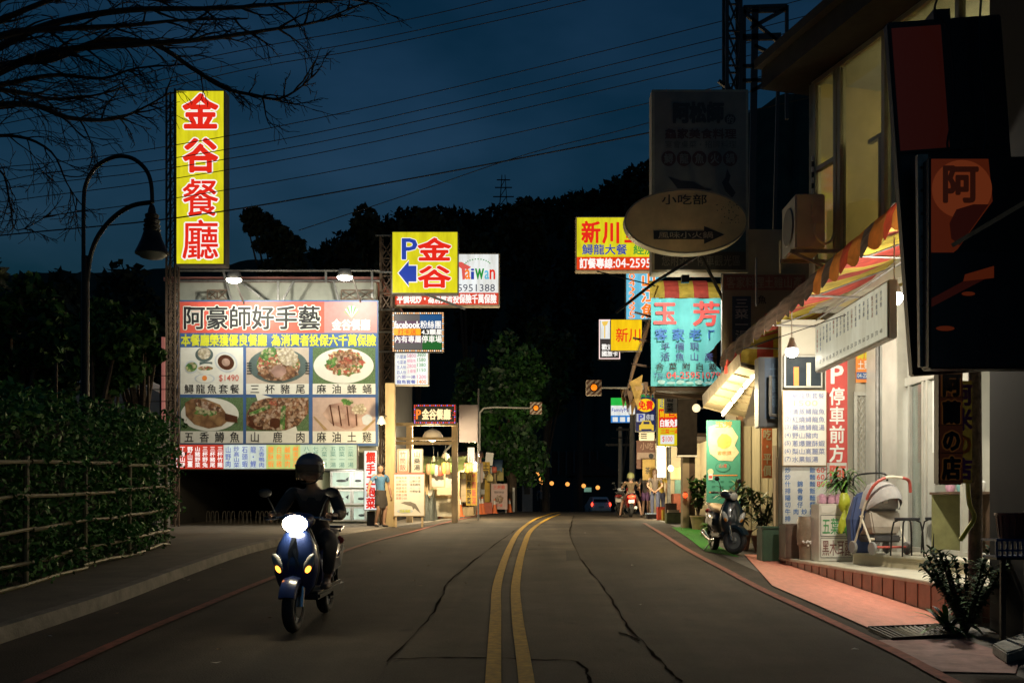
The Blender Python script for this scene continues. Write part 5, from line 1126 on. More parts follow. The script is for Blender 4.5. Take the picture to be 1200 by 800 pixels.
for i, dx in enumerate((-.15, -.03, .08)):
    t = thing('pink_package', 'pink wrapped package on the drink stand, ' + ('end by the blue menu board', 'middle of the three', 'beside the plastic bag')[i], 'package', pz0 + Vector((dx, 0, .002)), 0, 'pink packages on the drink stand')
    b = MB().box((-.05, -.08, 0), (.05, .08, .12), PINK).ell((0, -.02, .11), (.05, .07, .035), PINK, 8, 5); b.build('wrapper', t, world=False, bevel=.015)
t = thing('plastic_bag', 'yellow and green plastic bags hanging in front of the drink stand', 'plastic bag', P(993, 625, 13.9))
BAGY = M('bag_yellow', (.5, .55, .04), .35, .15, 8, bump=.6, bscale=20, trans=.2); BAGG = M('bag_green', (.1, .5, .08), .35, .15, 8, bump=.6, bscale=20, trans=.2)
def bagm(a, c, wd, dp, m, nm):
    b = MB(); rings = []; a, c = Vector(a), Vector(c)
    for i in range(8):
        u = i / 7; k = (.35 + .9 * math.sin(math.pi * min(1, .15 + u * .75))) ; p = a.lerp(c, u)
        rings.append([p + Vector((wd * k * math.cos(q) * (1 + .15 * math.sin(q * 3 + i)), dp * k * math.sin(q), .015 * math.sin(q * 2 + i))) for q in [2 * math.pi * j / 12 for j in range(12)]])
    b.loft(rings, m); b.build(nm, t, smooth=True)
bagm(P(989, 578, 13.92), P(990, 600, 13.92), .062, .05, BAGY, 'bag_top'); bagm(P(991, 598, 13.88), P(985, 624, 13.88), .045, .035, BAGY, 'yellow_bag'); bagm(P(997, 600, 13.9), P(997, 629, 13.9), .07, .045, BAGG, 'green_bag')
# brown bin, cabinet, potted plant
bb_ = P(947, 655, 14.7); t = thing('bag_bin', 'brown plastic bag bin with white scraps between the menu board and the drink stand', 'bin', (bb_.x, 14.7, Z1))
b = MB(); BBR = M('brown_plastic', (.24, .18, .12), .4, .3, 6, bump=.5, bscale=12)
b.loft([[(.16*k*math.cos(q), .14*k*math.sin(q), z) for q in [2*math.pi*j/16 for j in range(16)]] for z, k in ((0, .8), (.2, .85), (.22, 1.0), (.35, 1.05), (.55, 1.0), (.64, .9))], BBR); b.build('bag', t, world=False, smooth=True)
b = MB()
for i in range(16): b.ell((rnd.uniform(-.12, .12), -.14 + rnd.uniform(-.015, .01), .24 + rnd.uniform(-.04, .05)), (.018, .015, .015), WHITE, 6, 4)
b.build('paper_scraps', t, world=False)
cb = P(932, 640, 15.2); t = thing('low_cabinet', 'dark brown low cabinet under the lower menu board', 'cabinet', (cb.x, 15.2, Z1)); DBR = M('dark_brown_wood', (.09, .055, .035), .6, .3, 5)
b = MB().box((-.2, -.2, 0), (.18, .2, .52), DBR); b.build('cabinet_body', t, world=False, bevel=.01); b = MB().box((-.18, -.212, .03), (-.015, -.2, .48), DBR).box((.0, -.212, .03), (.16, -.2, .48), DBR); b.build('door', t, world=False, bevel=.004)
gb = P(904, 655, 15.9); gb.z = zr(15.9); t = thing('green_box', 'dark green square planter box at the end of the red mat', 'planter', gb); GB = M('dark_green_paint', (.03, .07, .035), .5, .3, 4)
b = MB().box((-.19, -.2, 0), (.2, .2, .52), GB); b.build('box_body', t, world=False, bevel=.015); b = MB().box((-.205, -.215, .521), (.215, .215, .56), GB); b.build('rim', t, world=False, bevel=.01)

def leafy(name, label, base, h, spread, n, ln, wd, mats, seed, pot=None, cat='plant', group=None, droop=.5, stems=5, stemm=None):
    """Plant of long blades: each leaf a bent tapering strip growing from one of the stems."""
    g = random.Random(seed); t = thing(name, label, cat, base, 0, group); b = MB(); sm = MB(); z0 = 0
    if pot:
        r, ph, pm = pot; MB().lathe([(r*.7, 0), (r, ph*.9), (r*1.08, ph*.9), (r*1.08, ph), (r*.9, ph), (r*.85, ph*.85), (.01, ph*.85)], (0, 0, 0), pm, 18).build('pot', t, world=False, smooth=True); z0 = ph * .85
    tips = []
    for i in range(stems):
        a = g.uniform(0, 6.28); q = [Vector((0, 0, z0)), Vector((math.cos(a)*spread*.25, math.sin(a)*spread*.25, z0 + h*.4)), Vector((math.cos(a)*spread*.5, math.sin(a)*spread*.5, z0 + h*g.uniform(.65, .85)))]
        sm.tube(q, [.016, .012, .006], stemm or BARK, 5); tips.append(q)
    for i in range(n):
        q = g.choice(tips); u = g.uniform(.25, 1); p = q[0].lerp(q[1], u * 2) if u < .5 else q[1].lerp(q[2], u * 2 - 1)
        a = g.uniform(0, 6.28); el = g.uniform(-.1, 1.1); d = Vector((math.cos(a)*math.cos(el), math.sin(a)*math.cos(el), math.sin(el))); s_ = d.cross(Vector((0, 0, 1)))
        s_ = s_.normalized() if s_.length > .05 else Vector((1, 0, 0)); L = ln * g.uniform(.6, 1.2); m = g.choice(mats); vs = []
        for k in range(5):
            x = k / 4; c = p + d * L * x - Vector((0, 0, droop * L * x * x * .7)); w_ = wd * (math.sin(math.pi * min(1, .12 + x * .88)) + .02) * .5
            vs += [c - s_ * w_, c + s_ * w_]
        b.add(vs, [(2*k, 2*k + 1, 2*k + 3, 2*k + 2) for k in range(4)], m)
    sm.build('stem', t, world=False); b.build('foliage', t, world=False, smooth=True)
    return t
TERR = M('terracotta', (.3, .13, .07), .75, .25, 4); POTB = M('pot_buff', (.42, .32, .18), .7, .2, 4); PG = [M('plant_green', (.07, .2, .03), .4, .3, 6), M('plant_bright', (.16, .34, .05), .4, .25, 6), M('plant_deep', (.03, .09, .025), .4, .3, 6)]
leafy('potted_plant', 'bright green bushy plant on the drink stand in front of the red parking sign', P(988, 590, 14.4), .42, .3, 130, .34, .035, PG, 41, (.09, .14, WHITE), droop=.9, stems=7)
DR = [M('dracaena_dark', (.02, .045, .018), .4, .3, 5), M('dracaena_mid', (.04, .08, .025), .4, .3, 5), M('dracaena_edge', (.2, .22, .06), .45, .2, 5)]
g0 = P(868, 630, 18.2); g0.z = zr(18.2); leafy('potted_plant', 'tall dark spiky dracaena behind the parked scooter, under the fluorescent tubes', g0, 1.15, .5, 190, .42, .06, DR, 42, (.2, .36, TERR), droop=.5, stems=6, group='potted plants before the green poster shop')
g0 = P(894, 630, 17.6); g0.z = zr(17.6); leafy('potted_plant', 'dark spiky dracaena beside the dark green planter box', g0, 1.0, .45, 170, .4, .055, DR, 43, (.2, .3, TERR), droop=.5, stems=6, group='potted plants before the green poster shop')
g0 = P(818, 620, 25.5); g0.z = zr(25.5); leafy('potted_plant', 'slender climbing plant in a buff pot in front of the green poster', g0, 1.35, .5, 320, .2, .1, [PG[0], PG[2], DR[1]], 44, (.2, .36, POTB), droop=.4, stems=9, group='potted plants before the green poster shop')
g0 = P(832, 622, 22); g0.z = zr(22); leafy('low_shrub', 'low bright green shrub between the buff pot and the scooter', g0, .34, .4, 180, .2, .07, [PG[1], PG[0]], 45, None, 'shrub', droop=.5, stems=9)
# stroller
t = thing('stroller', 'grey baby stroller with red and cream curved handle on the upper step', 'stroller', (P(1032, 0, 12.9).x, 12.9, Z2), R(14))
FAB = M('stroller_fabric', (.34, .33, .32), .85, .12, 8, bump=.2); FAB2 = M('stroller_fabric_beige', (.34, .3, .25), .85, .15, 8); ALU = M('stroller_frame', (.6, .56, .44), .4, .15); REDG = M('grip_red', (.4, .07, .05), .5)
b = MB(); rings = []
for i in range(9):
    u = i / 8; a = .2 + u * 1.5; rings.append([Vector((.25 * math.cos(q) * (.8 + .2 * math.sin(a)), -.02 - .3 * math.cos(a) * max(0.0, math.sin(q)) * .9 - .04, .58 + .36 * math.sin(q) * (.25 + .75 * math.sin(a)))) for q in [math.pi * j / 14 for j in range(15)]])
b.loft(rings, FAB, cap=False); b.build('hood', t, world=False, smooth=True)
b = MB(); b.loft([[(-.24, -.05, .56), (.24, -.05, .56), (.24, .16, .56), (-.24, .16, .56)], [(-.22, -.1, .8), (.22, -.1, .8), (.2, .12, .8), (-.2, .12, .8)], [(-.15, -.06, .93), (.15, -.06, .93), (.14, .08, .93), (-.14, .08, .93)]], FAB); b.build('hood_back', t, world=False, bevel=.03, smooth=True)
b = MB().box((-.03, -.112, .66), (.03, -.104, .71), WHITE); b.build('label', t, world=False)
b = MB(); b.loft([[(-.22, -.1, .56), (.22, -.1, .56), (.22, .02, .56), (-.22, .02, .56)], [(-.21, -.14, .36), (.21, -.14, .36), (.21, .1, .33), (-.21, .1, .33)], [(-.18, -.12, .26), (.18, -.12, .26), (.18, .24, .24), (-.18, .24, .24)]], FAB2); b.build('seat', t, world=False, bevel=.02)
b = MB().box((-.2, -.16, .16), (.2, .2, .25), M('basket_dark', (.05, .05, .05), .8)); b.build('basket', t, world=False, bevel=.02)
arc = catmull([(-.27, .05, .35), (-.28, -.05, .6), (-.25, -.2, .86), (-.12, -.28, .98), (.12, -.28, .98), (.25, -.24, .94), (.3, -.2, .8)], 5)
b = MB(); n = len(arc); b.tube(arc[:8], .014, ALU, 8); b.tube(arc[7:16], .019, REDG, 8); b.tube(arc[15:21], .02, ALU, 8); b.tube(arc[20:], .02, REDG, 8); b.build('handle', t, world=False, smooth=True)
b = MB()
for sx in (-1, 1): b.tube([(sx*.25, .22, .1), (sx*.26, -.0, .5)], .014, ALU, 7); b.tube([(sx*.25, -.2, .09), (sx*.26, .05, .5)], .014, ALU, 7)
b.tube([(-.25, -.2, .1), (.25, -.2, .1)], .016, REDG, 7); b.tube([(-.24, -.13, .2), (.24, -.13, .2)], .02, ALU, 7); b.build('frame', t, world=False, smooth=True)
for x, y in ((-.25, -.2), (.25, -.2), (-.25, .24), (.25, .24)):
    w = MB().lathe([(.02, -.02), (.075, -.02), (.085, -.01), (.085, .01), (.075, .02), (.02, .02)], (x, y, .086), M('wheel_grey', (.2, .2, .19), .6, .2), 16, 'X').build('wheel', t, world=False, smooth=True)
p = P(1016, 648, 13.3); t = thing('blue_bag', 'dark blue bag with black handle standing behind the stroller', 'bag', (p.x - .05, 13.35, Z2))
b = MB(); NB = M('navy_cloth', (.03, .05, .13), .8, .25, 5)
b.loft([[(-.16, -.1, 0), (.1, -.1, 0), (.1, .1, 0), (-.16, .1, 0)], [(-.19, -.12, .45), (.13, -.12, .45), (.13, .12, .45), (-.19, .12, .45)], [(-.1, -.05, .78), (.14, -.05, .86), (.14, .05, .86), (-.1, .05, .78)]], NB); b.build('bag_body', t, world=False, bevel=.03)
b = MB().tube(catmull([(-.12, 0, .9), (-.1, 0, 1.02), (.05, 0, 1.06), (.3, 0, 1.06), (.34, 0, .96)], 4), .014, BLK, 6); b.build('handle', t, world=False, smooth=True)
# stools
def stool(x, y, z, label):
    t = thing('stool', label, 'stool', (x, y, z), .15, 'black metal stools at the glass shop')
    MB().lathe([(.145, .44), (.15, .455), (.15, .475), (.14, .48), (.01, .48)], (0, 0, 0), INK, 20).build('seat', t, world=False, smooth=True)
    for i in range(4):
        a = math.pi / 4 + i * math.pi / 2; c_, s_ = math.cos(a), math.sin(a)
        MB().tube([(.11*c_, .11*s_, .445), (.16*c_, .16*s_, .42), (.185*c_, .185*s_, .3), (.2*c_, .2*s_, 0)], .011, BLK, 7).build('leg', t, world=False, smooth=True)
stool(P(1063, 0, 12.35).x, 12.35, Z2, 'black metal stool on the upper step beside the stroller')
stool(P(1102, 0, 13.0).x, 13.1, Z2, 'black stool inside the glass door under the counter shelf')
p = P(1132, 576, 12.6); t = thing('counter', 'dark counter inside the glass door holding pink packages', 'counter', (p.x, 12.6, Z2)); zt = p.z - Z2
MB().box((-.3, -.2, zt - .03), (.5, .4, zt), DBR).build('top', t, world=False); MB().box((.24, -.15, 0), (.3, .35, zt - .03), DBR).build('side_panel', t, world=False); MB().box((-.28, .34, 0), (.24, .38, zt - .03), M('olive_panel', (.2, .2, .08), .7)).build('back_panel', t, world=False)
for i, (dx, m) in enumerate(((-.22, PINK), (-.08, M('teal_cup', (.2, .42, .4), .4)), (.06, PINK), (.17, M('white_pack', (.6, .6, .55), .5)))):
    q = thing('goods_pack', ('pink bag at the open end of the counter', 'teal cup between pink bags on the counter', 'pink bag behind the teal cup on the counter', 'white pack beside the post on the counter')[i], 'package', (p.x + dx, 12.55, p.z + .001), 0, 'packages on the inside counter')
    MB().lathe([(.045, 0), (.06, .05), (.055, .12), (.03, .14)], (0, 0, 0), m, 12).build('pack_body', q, world=False, smooth=True)
s = Sign('hanging_strip', 'white paper strip with red and blue characters inside the glass door', 'paper strip', (1093, 446, 1100, 530), 13.0, None, 0)
MB().box((s.loc(1093, 0)[0], .0, 0), (s.loc(1100, 0)[0], .01, s.loc(0, 446)[1]), P_WHITE).build('paper', s.root, world=False); s.vtext('今日特餐', (1094, 449, 1099, 472), P_RED, .02); s.vtext('活魚土雞', (1094, 480, 1099, 503), P_BLUE, .02); s.done()

# foreground: mottled post, dark wall, big dark signs
ps = P(1142, 640, 9.6); b = MB().tube([(ps.x, 9.6, zr(9.6) - .1), (ps.x + .01, 9.6, 1.6), (ps.x, 9.6, 3.0)], [.07, .062, .06], M('mottled_post', (.14, .1, .08), .8, .5, 14, bump=.5), 12)
tag(b.build('mottled_post', smooth=True), 'mottled brown wooden post at the corner of the glass shop', 'post')
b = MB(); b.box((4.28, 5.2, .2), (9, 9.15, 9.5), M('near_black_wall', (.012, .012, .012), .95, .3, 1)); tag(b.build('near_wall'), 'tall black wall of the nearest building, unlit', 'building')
YS_ = 8.25; L = R(-4.2)
for i, (pts, lb) in enumerate((([(1098, 0), (1096, 14), (1112, 40), (1118, 120), (1110, 168), (1116, 182)], 'black cable looping down over the huge black signboard'), ([(1150, -10), (1148, 60), (1156, 150), (1150, 183)], 'black cable running down to the orange circle signboard'))):
    tag(MB().tube(catmull([P(x, y, 8.1) for x, y in pts], 4), .009, M('cable_black', (0, 0, 0)), 6).build('sign_cable', smooth=True), lb, 'cable')
DKF = M('sign_frame_black', (.012, .012, .014), .5, .2); DRED = E('sign_glow_maroon', (70, 24, 16), .22, False); DORG = E('sign_glow_orange', (110, 42, 18), .3, False)  # unlit signs: faint glow put into panels in place of light falling on them
s = Sign('big_dark_sign', 'huge unlit black and maroon signboard leaning out from the nearest building', 'sign', (1070, 20, 1204, 435), YS_, DKF, .1, 0, tilt=L)
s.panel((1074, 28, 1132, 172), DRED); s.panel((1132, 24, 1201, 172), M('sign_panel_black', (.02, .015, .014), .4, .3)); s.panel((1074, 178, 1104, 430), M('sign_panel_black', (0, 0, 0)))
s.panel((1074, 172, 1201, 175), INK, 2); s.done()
b = MB(); r0 = s.root; x0 = s.loc(1126, 0)[0]; b.box((x0, .02, s.loc(0, 20)[1]), (x0 + .14, .2, s.loc(0, 8)[1]), DKF); b.build('top_bracket', r0, world=False)
s = Sign('character_sign', 'unlit orange signboard with one dark character in a circle, before the huge black one', 'sign', (1089, 183, 1215, 432), 7.9, DKF, .16, 0)
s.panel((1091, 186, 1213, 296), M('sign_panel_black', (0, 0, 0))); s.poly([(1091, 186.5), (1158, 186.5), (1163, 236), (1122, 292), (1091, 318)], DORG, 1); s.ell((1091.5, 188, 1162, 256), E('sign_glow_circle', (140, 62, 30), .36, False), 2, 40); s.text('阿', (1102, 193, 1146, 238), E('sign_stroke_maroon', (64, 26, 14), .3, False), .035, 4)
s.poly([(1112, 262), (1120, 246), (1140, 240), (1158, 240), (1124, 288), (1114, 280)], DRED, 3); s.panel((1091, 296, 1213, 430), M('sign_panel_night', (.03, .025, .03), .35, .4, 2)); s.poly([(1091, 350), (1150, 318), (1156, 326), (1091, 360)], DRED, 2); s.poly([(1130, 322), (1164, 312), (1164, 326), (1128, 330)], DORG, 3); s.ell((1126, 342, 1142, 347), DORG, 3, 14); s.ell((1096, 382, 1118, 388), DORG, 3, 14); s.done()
b = MB().bar(P(1080, 182, 8.05), P(1083, 430, 8.05), .085, .05, M('worn_metal_strip', (.3, .27, .24), .5, .45, 7, metal=.3)); t = thing('metal_strip', 'worn metal edge strip with rivets beside the orange signboard', 'strip', P(1083, 430, 8.05)); b.build('strip_body', t)
b = MB()
for i in range(9): b.ell(P(1080 + i * .36, 196 + i * 27, 8.02), (.012, .01, .012), INK, 6, 4)
b.build('rivet', t)
tag(MB().bar(P(1117, 287, 7.2), P(1210, 232, 6.6), .03, .03, STEEL).build('metal_rod'), 'thin metal rod slanting up from the dark orange sign', 'rod')
s = Sign('hanging_sign', 'dark unlit hanging sign with four outlined characters below the black signboard', 'sign', (1101, 434, 1128, 567), 8.6, DKF, .12, .5)
OL = E('sign_outline_glow', (110, 68, 30), .17, False); s.panel((1101, 434, 1128, 567), E('sign_dim_glow', (60, 30, 18), .2, False))  # emission stands in for shop light through the unlit sign
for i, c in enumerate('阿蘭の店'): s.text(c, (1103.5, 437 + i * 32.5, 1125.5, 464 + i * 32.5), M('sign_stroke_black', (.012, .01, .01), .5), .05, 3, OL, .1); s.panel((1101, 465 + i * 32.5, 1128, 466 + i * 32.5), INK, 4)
s.done()
s = Sign('cloth_banner', 'pale yellow cloth banner with purple and orange characters behind the hanging sign', 'banner', (1116, 446, 1139.5, 566), 8.95, M('banner_buff', (.34, .3, .12), .8, .15, thin=.3), .012, 0, housing='cloth')
PUR = M('print_purple', (.2, .06, .3), .6)
for i, c in enumerate('阿米の店'): s.text(c, (1117, 449 + i * 29, 1139, 475 + i * 29), P_ORG if c == 'の' else PUR, .04, 2)
s.done()
hp_ = b = MB().tube(catmull([P(1134, 566, 9.3), P(1136, 590, 9.25), P(1142, 606, 9.2), P(1134, 620, 9.3), P(1126, 632, 9.4)], 4), .022, M('yellow_hose', (.4, .38, .06), .4, .2), 8)
tag(b.build('garden_hose', smooth=True), 'yellow green hose curling around the mottled post', 'hose')
g0 = P(1132, 742, 9.05); g0.z = zr(9.05); leafy('corner_plant', 'dark bushy plant at the corner of the tiled step', g0, .9, .75, 1900, .1, .03, [M('corner_dark', (.014, .045, .012), .75, .3, spec=.2), M('corner_mid', (.028, .075, .016), .75, .3, spec=.2)], 46, None, droop=.5, stems=22)
g1 = P(1122, 744, 8.95); g1.z = zr(8.95); leafy('fern', 'low arching fern at the foot of the corner plant', g1, .12, .3, 46, .42, .05, [PG[0], PG[2]], 47, None, 'fern', droop=.6, stems=4)
b = MB().tube(catmull([G(1112, 724) + Vector((0, 0, .33)), G(1118, 722) + Vector((-.01, -.05, .2)), G(1112, 733) + Vector((0, 0, .12)), G(1107, 741) + Vector((0, 0, .03))], 4), .022, M('drain_hose', (.07, .05, .04), .5, .2), 7); tag(b.build('drain_hose', smooth=True), 'dark bent drain hose at the end of the tiled step', 'hose')
p = P(1184, 652, 8.2); t = thing('blue_crate', 'dark blue plastic crate on a stand against the black wall', 'crate', p); BLC = M('blue_plastic', (.03, .08, .22), .5, .2)
b = MB(); hw = .17
b.box((-hw, -.12, 0), (hw, .12, .012), BLC)
for i in range(9): x = -hw + i * hw * 2 / 8; b.box((x - .008, -.125, .012), (x + .008, -.11, .13), BLC)
b.box((-hw, -.13, .05), (hw, -.126, .065), BLC); b.box((-hw - .005, -.13, .131), (hw + .005, .13, .15), BLC); b.build('crate_body', t, world=False)
b = MB().box((-.1, -.05, -.9), (-.06, -.02, -.001), DKF).box((.1, -.05, -.9), (.14, -.02, -.001), DKF).box((-.16, -.1, -.02), (.18, .1, -.001), DKF); b.build('stand', t, world=False)
p2 = P(1186, 630, 8.2); t = thing('red_tub', 'maroon ribbed tub standing on the dark blue crate', 'tub', (p2.x, 8.2, p.z + .151)); b = MB(); MT = M('maroon_plastic', (.17, .04, .035), .5, .2)
b.lathe([(.1, 0), (.12, .19), (.135, .19), (.135, .21), (.11, .21), (.09, .02)], (0, 0, 0), MT, 24)
for i in range(14): a = i * 6.283 / 14; b.tube([(.1*math.cos(a), .1*math.sin(a), .01), (.121*math.cos(a), .121*math.sin(a), .185)], .006, MT, 5)
b.build('tub_body', t, world=False, smooth=True)

# ------------------------------------------------------------------ second shop with the green poster
TAN = M('tan_wall', (.36, .29, .19), .8, .2, 1.2, bump=.15)
sh2 = thing('corner_shop', 'tan walled shop with a lit soffit behind the parked scooter', 'building', (5.2, 19, zr(19)))
b = MB(); b.box((4.75, 18.4, zr(19) - .2), (9, 18.55, 6.5), TAN); b.build('side_wall', sh2)
b = MB(); b.box((4.12, 20.2, zr(20) - .2), (9, 20.4, 7.2), TAN); b.build('wall', sh2)
LITC = M('soffit_board', (.3, .24, .14), .7, .12, 3); sof = [P(824, 476, 20), P(873, 489, 20), P(889, 433, 17), P(868, 428, 17)]
b = MB(); b.add(sof, [(0, 1, 2, 3)], LITC); b.add([v + Vector((0, 0, .06)) for v in sof], [(0, 1, 2, 3)], TAN); 
b.add([sof[0], sof[3], sof[3] + Vector((-.02, 0, .22)), sof[0] + Vector((-.02, 0, .22))], [(0, 1, 2, 3)], M('soffit_fascia', (.34, .28, .2), .7, .3)); b.build('soffit', sh2)
b = MB()
for i in range(7):
    u = i / 6; b.bar(sof[0].lerp(sof[3], u) - Vector((0, 0, .012)), sof[1].lerp(sof[2], u) - Vector((0, 0, .012)), .03, .02, LITC)
b.build('soffit_batten', sh2)
PANE = M('lit_curtain', (.62, .54, .36), .7, .12, 6, stretch=(5, 5, .5))
b = MB()
for i in range(5): x = 4.42 + i * .17; b.box((x, 20.05 - (i % 2) * .05, zr(20)), (x + .15, 20.19, 3.2), PANE)
b.build('slatted_screen', sh2)
b = MB().box((4.3, 19.98, zr(20)), (4.4, 20.18, 3.4), M('door_post_brown', (.2, .1, .05), .6)); b.build('door_post', sh2)
ta, tb = P(846, 486, 19.6) - Vector((0, 0, .03)), P(886, 436, 17.2) - Vector((0, 0, .03))
for i in range(3):
    a, c = ta.lerp(tb, i / 3 + .03), ta.lerp(tb, (i + 1) / 3 - .03)
    t = thing('fluorescent_tube', ('lowest', 'middle', 'highest')[i] + ' of three bright fluorescent tubes on the sloping soffit', 'fluorescent lamp', a.lerp(c, .5), 0, 'fluorescent tubes on the soffit')
    MB().tube([a, c], .022, E('fluorescent', (255, 236, 190), 8), 8).build('tube', t, smooth=True); MB().bar(a + Vector((0, 0, .045)), c + Vector((0, 0, .045)), .07, .03, WHITE).build('fitting', t)
    lamp('tube_light', 'POINT', a.lerp(c, .5) - Vector((.4, 0, .25)), 70, (1, .83, .5), .12)
s = Sign('poster_board', 'tall green poster board with cream cloud and orange title under the soffit', 'poster', (828, 492, 868, 590), 19.8, M('teal_board', (.06, .3, .22), .6, .08), .04, 0, housing='board')
rt = s.root; s.poly([(831, 500), (845, 495), (858, 501), (865, 512), (861, 522), (866, 530), (858, 540), (842, 539), (832, 531), (830, 518)], M('poster_cream', (.62, .55, .34), .6), 2); s.text('玉芳', (838, 493.5, 858, 501), P_ORG, .03, 3)
s.ell((840, 508, 857, 526), M('poster_yellow', (.6, .48, .1), .6), 3, 20, jag=.1); s.text('客家菜', (840, 528, 857, 533), P_ORG, .0, 4); s.ell((838, 541, 856, 553), M('poster_green_dark', (.03, .2, .14), .6), 2, 24); s.ell((839, 541.8, 855, 552.2), M('teal_board', (0, 0, 0)), 3, 24); s.text('山產', (842, 543, 852, 548), P_RED, 0, 4)
for y in (560, 580): s.panel((831, y - 4, 864, y - 2.8), P_ORG, 2)
for i in range(4):
    for j in range(3): s.panel((834 + j * 10, 563 + i * 6, 838 + j * 10, 564.5 + i * 6), M('poster_green_dark', (0, 0, 0)), 2)
s.ell((829, 549, 836, 556), M('poster_cream', (0, 0, 0)), 3, 14); s.panel((830, 555, 835, 562), P_WHITE, 3); s.panel((830.5, 557, 834.5, 560), P_RED, 4); s.done('print')
for px in (831, 865): MB().bar(P(px, 590, 19.83), (P(px, 0, 19.83).x, 19.83, zr(19.8)), .04, .04, STEEL).build('leg', rt)
s = Sign('vertical_banner', 'orange vertical banner with pale characters beside the dracaena', 'banner', (893, 500, 905, 560), 17.9, M('banner_orange', (.6, .16, .05), .6, .15), .02, 0, housing='cloth'); s.vtext('吃・平價', (894, 502, 904, 558), M('poster_cream', (0, 0, 0)), .02, 2); s.done()
s = Sign('blue_lightbox', 'unlit dark blue upright light box with grey pipe over the dracaena', 'sign', (889, 418, 917, 500), 16.3, M('dark_metal_box', (.05, .055, .06), .5, .2), .3, 0); s.panel((896, 420, 914, 490), M('sign_navy', (.02, .05, .1), .45, .3)); s.vtext('土雞城', (901, 425, 911, 478), M('print_dim_blue', (.06, .12, .2), .5), .02, 2); s.done()
b = MB().tube(catmull([P(903, 440, 16.1), P(903, 482, 16.1), P(905, 486, 16.1), P(918, 487, 16.1)], 4), .028, STEEL, 7); tag(b.build('grey_pipe', smooth=True), 'grey bent pipe in front of the dark blue light box', 'pipe')
b = MB()
for i, (px, w_) in enumerate(((908, .05), (912, .07), (916, .05))): q = P(px, 0, 15.9); b.box((q.x - w_/2, 15.88, zr(16)), (q.x + w_/2, 15.93, P(0, 522 + i * 14, 15.9).z), WOODP)
tag(b.build('plank_screen'), 'rough wooden planks standing behind the dark green planter', 'planks')
# upper sign wall of that shop
s = Sign('wall_sign', 'dim tan wall sign with red heading and a dark blue plate, behind the striped awning', 'sign', (847, 320, 945, 424), 18.2, TAN, .1, 0, housing='board'); s.panel((848, 322, 944, 340), M('sign_dull_red', (.26, .1, .07), .6, .3), 1); s.text('客家料理土雞山產', (851, 324, 940, 338), M('print_dull_cream', (.36, .28, .2), .6), .01, 3); s.panel((858, 347, 880, 400), M('sign_navy', (0, 0, 0)), 1); s.vtext('三菜一湯', (861, 349, 877, 399), M('print_dull_white', (.4, .4, .42), .6), .02, 3); s.text('魚', (888, 346, 898, 356), INK, .02, 2); s.done()
b = MB().tube([P(846.5, 318, 19.4), P(846.5, 470, 19.4)], .03, STEEL, 6); tag(b.build('thin_pole'), 'thin pole at the edge of the blue banner', 'pole')

# banner of the second shop and the tattered canopy it hangs from
can = thing('tattered_canopy', 'tattered brown canopy with striped red and yellow top beside the blue cloth banner', 'canopy', (3.4, 22.5, 4.2))
TAT = M('tattered_brown', (.15, .09, .05), .9, .5, 6, bump=.5); b = MB()
for i in range(16):
    for m_, yo in ((TAT, 0),):
        y = 20.9 + i * .28; vs = [P(772, 334, 21) , P(757, 376, 21), P(742, 424, 21), P(735, 452, 21)]
        vs = [Vector((v.x * 1.0 + .02 * i, y, v.z - .012 * i + .04 * math.sin(i * 2 + k))) for k, v in enumerate(vs)]; y2 = y + .285
        vs2 = [Vector((v.x + .02, y2, v.z - .012)) for v in vs]; b.add(vs + vs2, [(k, k + 1, 5 + k, 4 + k) for k in range(3)], TAT)
b.build('side_cloth', can)
b = MB()
for i in range(11):                                        # striped top rolling towards the road
    x0_, x1_ = 2.66 + i * .155, 2.66 + (i + 1) * .155; m = AW_Y if (i // 2) % 2 == 0 else AW_R; vs = []
    for j in range(6):
        a = j / 5 * 1.45; yy = 21.35 - .35 * math.sin(a); zz = 5.92 + .5 * math.cos(a) * (1 - .25 * max(0, (i - 7) / 4)); 
        for x in (x0_, x1_): vs.append((x, yy, zz))
    b.add(vs, [(2*j, 2*j + 1, 2*j + 3, 2*j + 2) for j in range(5)], m)
b.build('striped_top', can)
b = MB()
for i in range(26):
    u = i / 25; x = 2.18 + .55 * u + rnd.uniform(-.05, .05); y = 20.95 + rnd.uniform(0, .6); z = 4.12 - .1 * math.sin(u * 7); L_ = rnd.uniform(.2, .5) * (1.15 - .5 * u); w_ = rnd.uniform(.03, .09)
    b.add([(x - w_, y, z), (x + w_, y, z), (x + w_*.5, y + .02, z - L_*.6), (x + rnd.uniform(-.05, .05), y + .03, z - L_)], [(0, 1, 2, 3)], rnd.choice([TAT, M('tatter_straw', (.42, .26, .1), .9, .3), M('tatter_grey', (.25, .22, .18), .9, .3)]))
b.add([(2.22, 20.95, 4.2), (2.5, 20.95, 4.36), (2.46, 20.97, 4.02), (2.4, 20.98, 3.6), (2.3, 20.97, 3.95)], [(0, 1, 2, 3, 4)], M('tatter_yellow', (.4, .25, .06), .9, .4, 8)); b.build('torn_fringe', can)
b = MB(); 
for k in range(4): b.tube([P(738 + k * 2, 456 - k * 30, 21.0 + k * .05), P(840, 470 - k * 26, 21.6)], .025, DBR, 5)
b.build('rafter', can)
b = MB().box((2.5, 21.2, 4.05), (4.3, 21.9, 4.12), DBR); b.build('deck', can)
SHOPB = M('shop_back_dark', (.07, .045, .03), .9, .4, 2); MB().box((2.9, 22.2, 4.0), (4.3, 22.3, 6.0), SHOPB).build('back_cloth', can)
s = Sign('cloth_banner', 'turquoise cloth banner with red title, torn at one side, over the shop row', 'banner', (763, 349, 846, 452), 20.8, None, 0)
TQ = M('banner_turquoise', (.1, .44, .48), .7, .12, 2.5); n = 26; b = MB(); cols_ = []
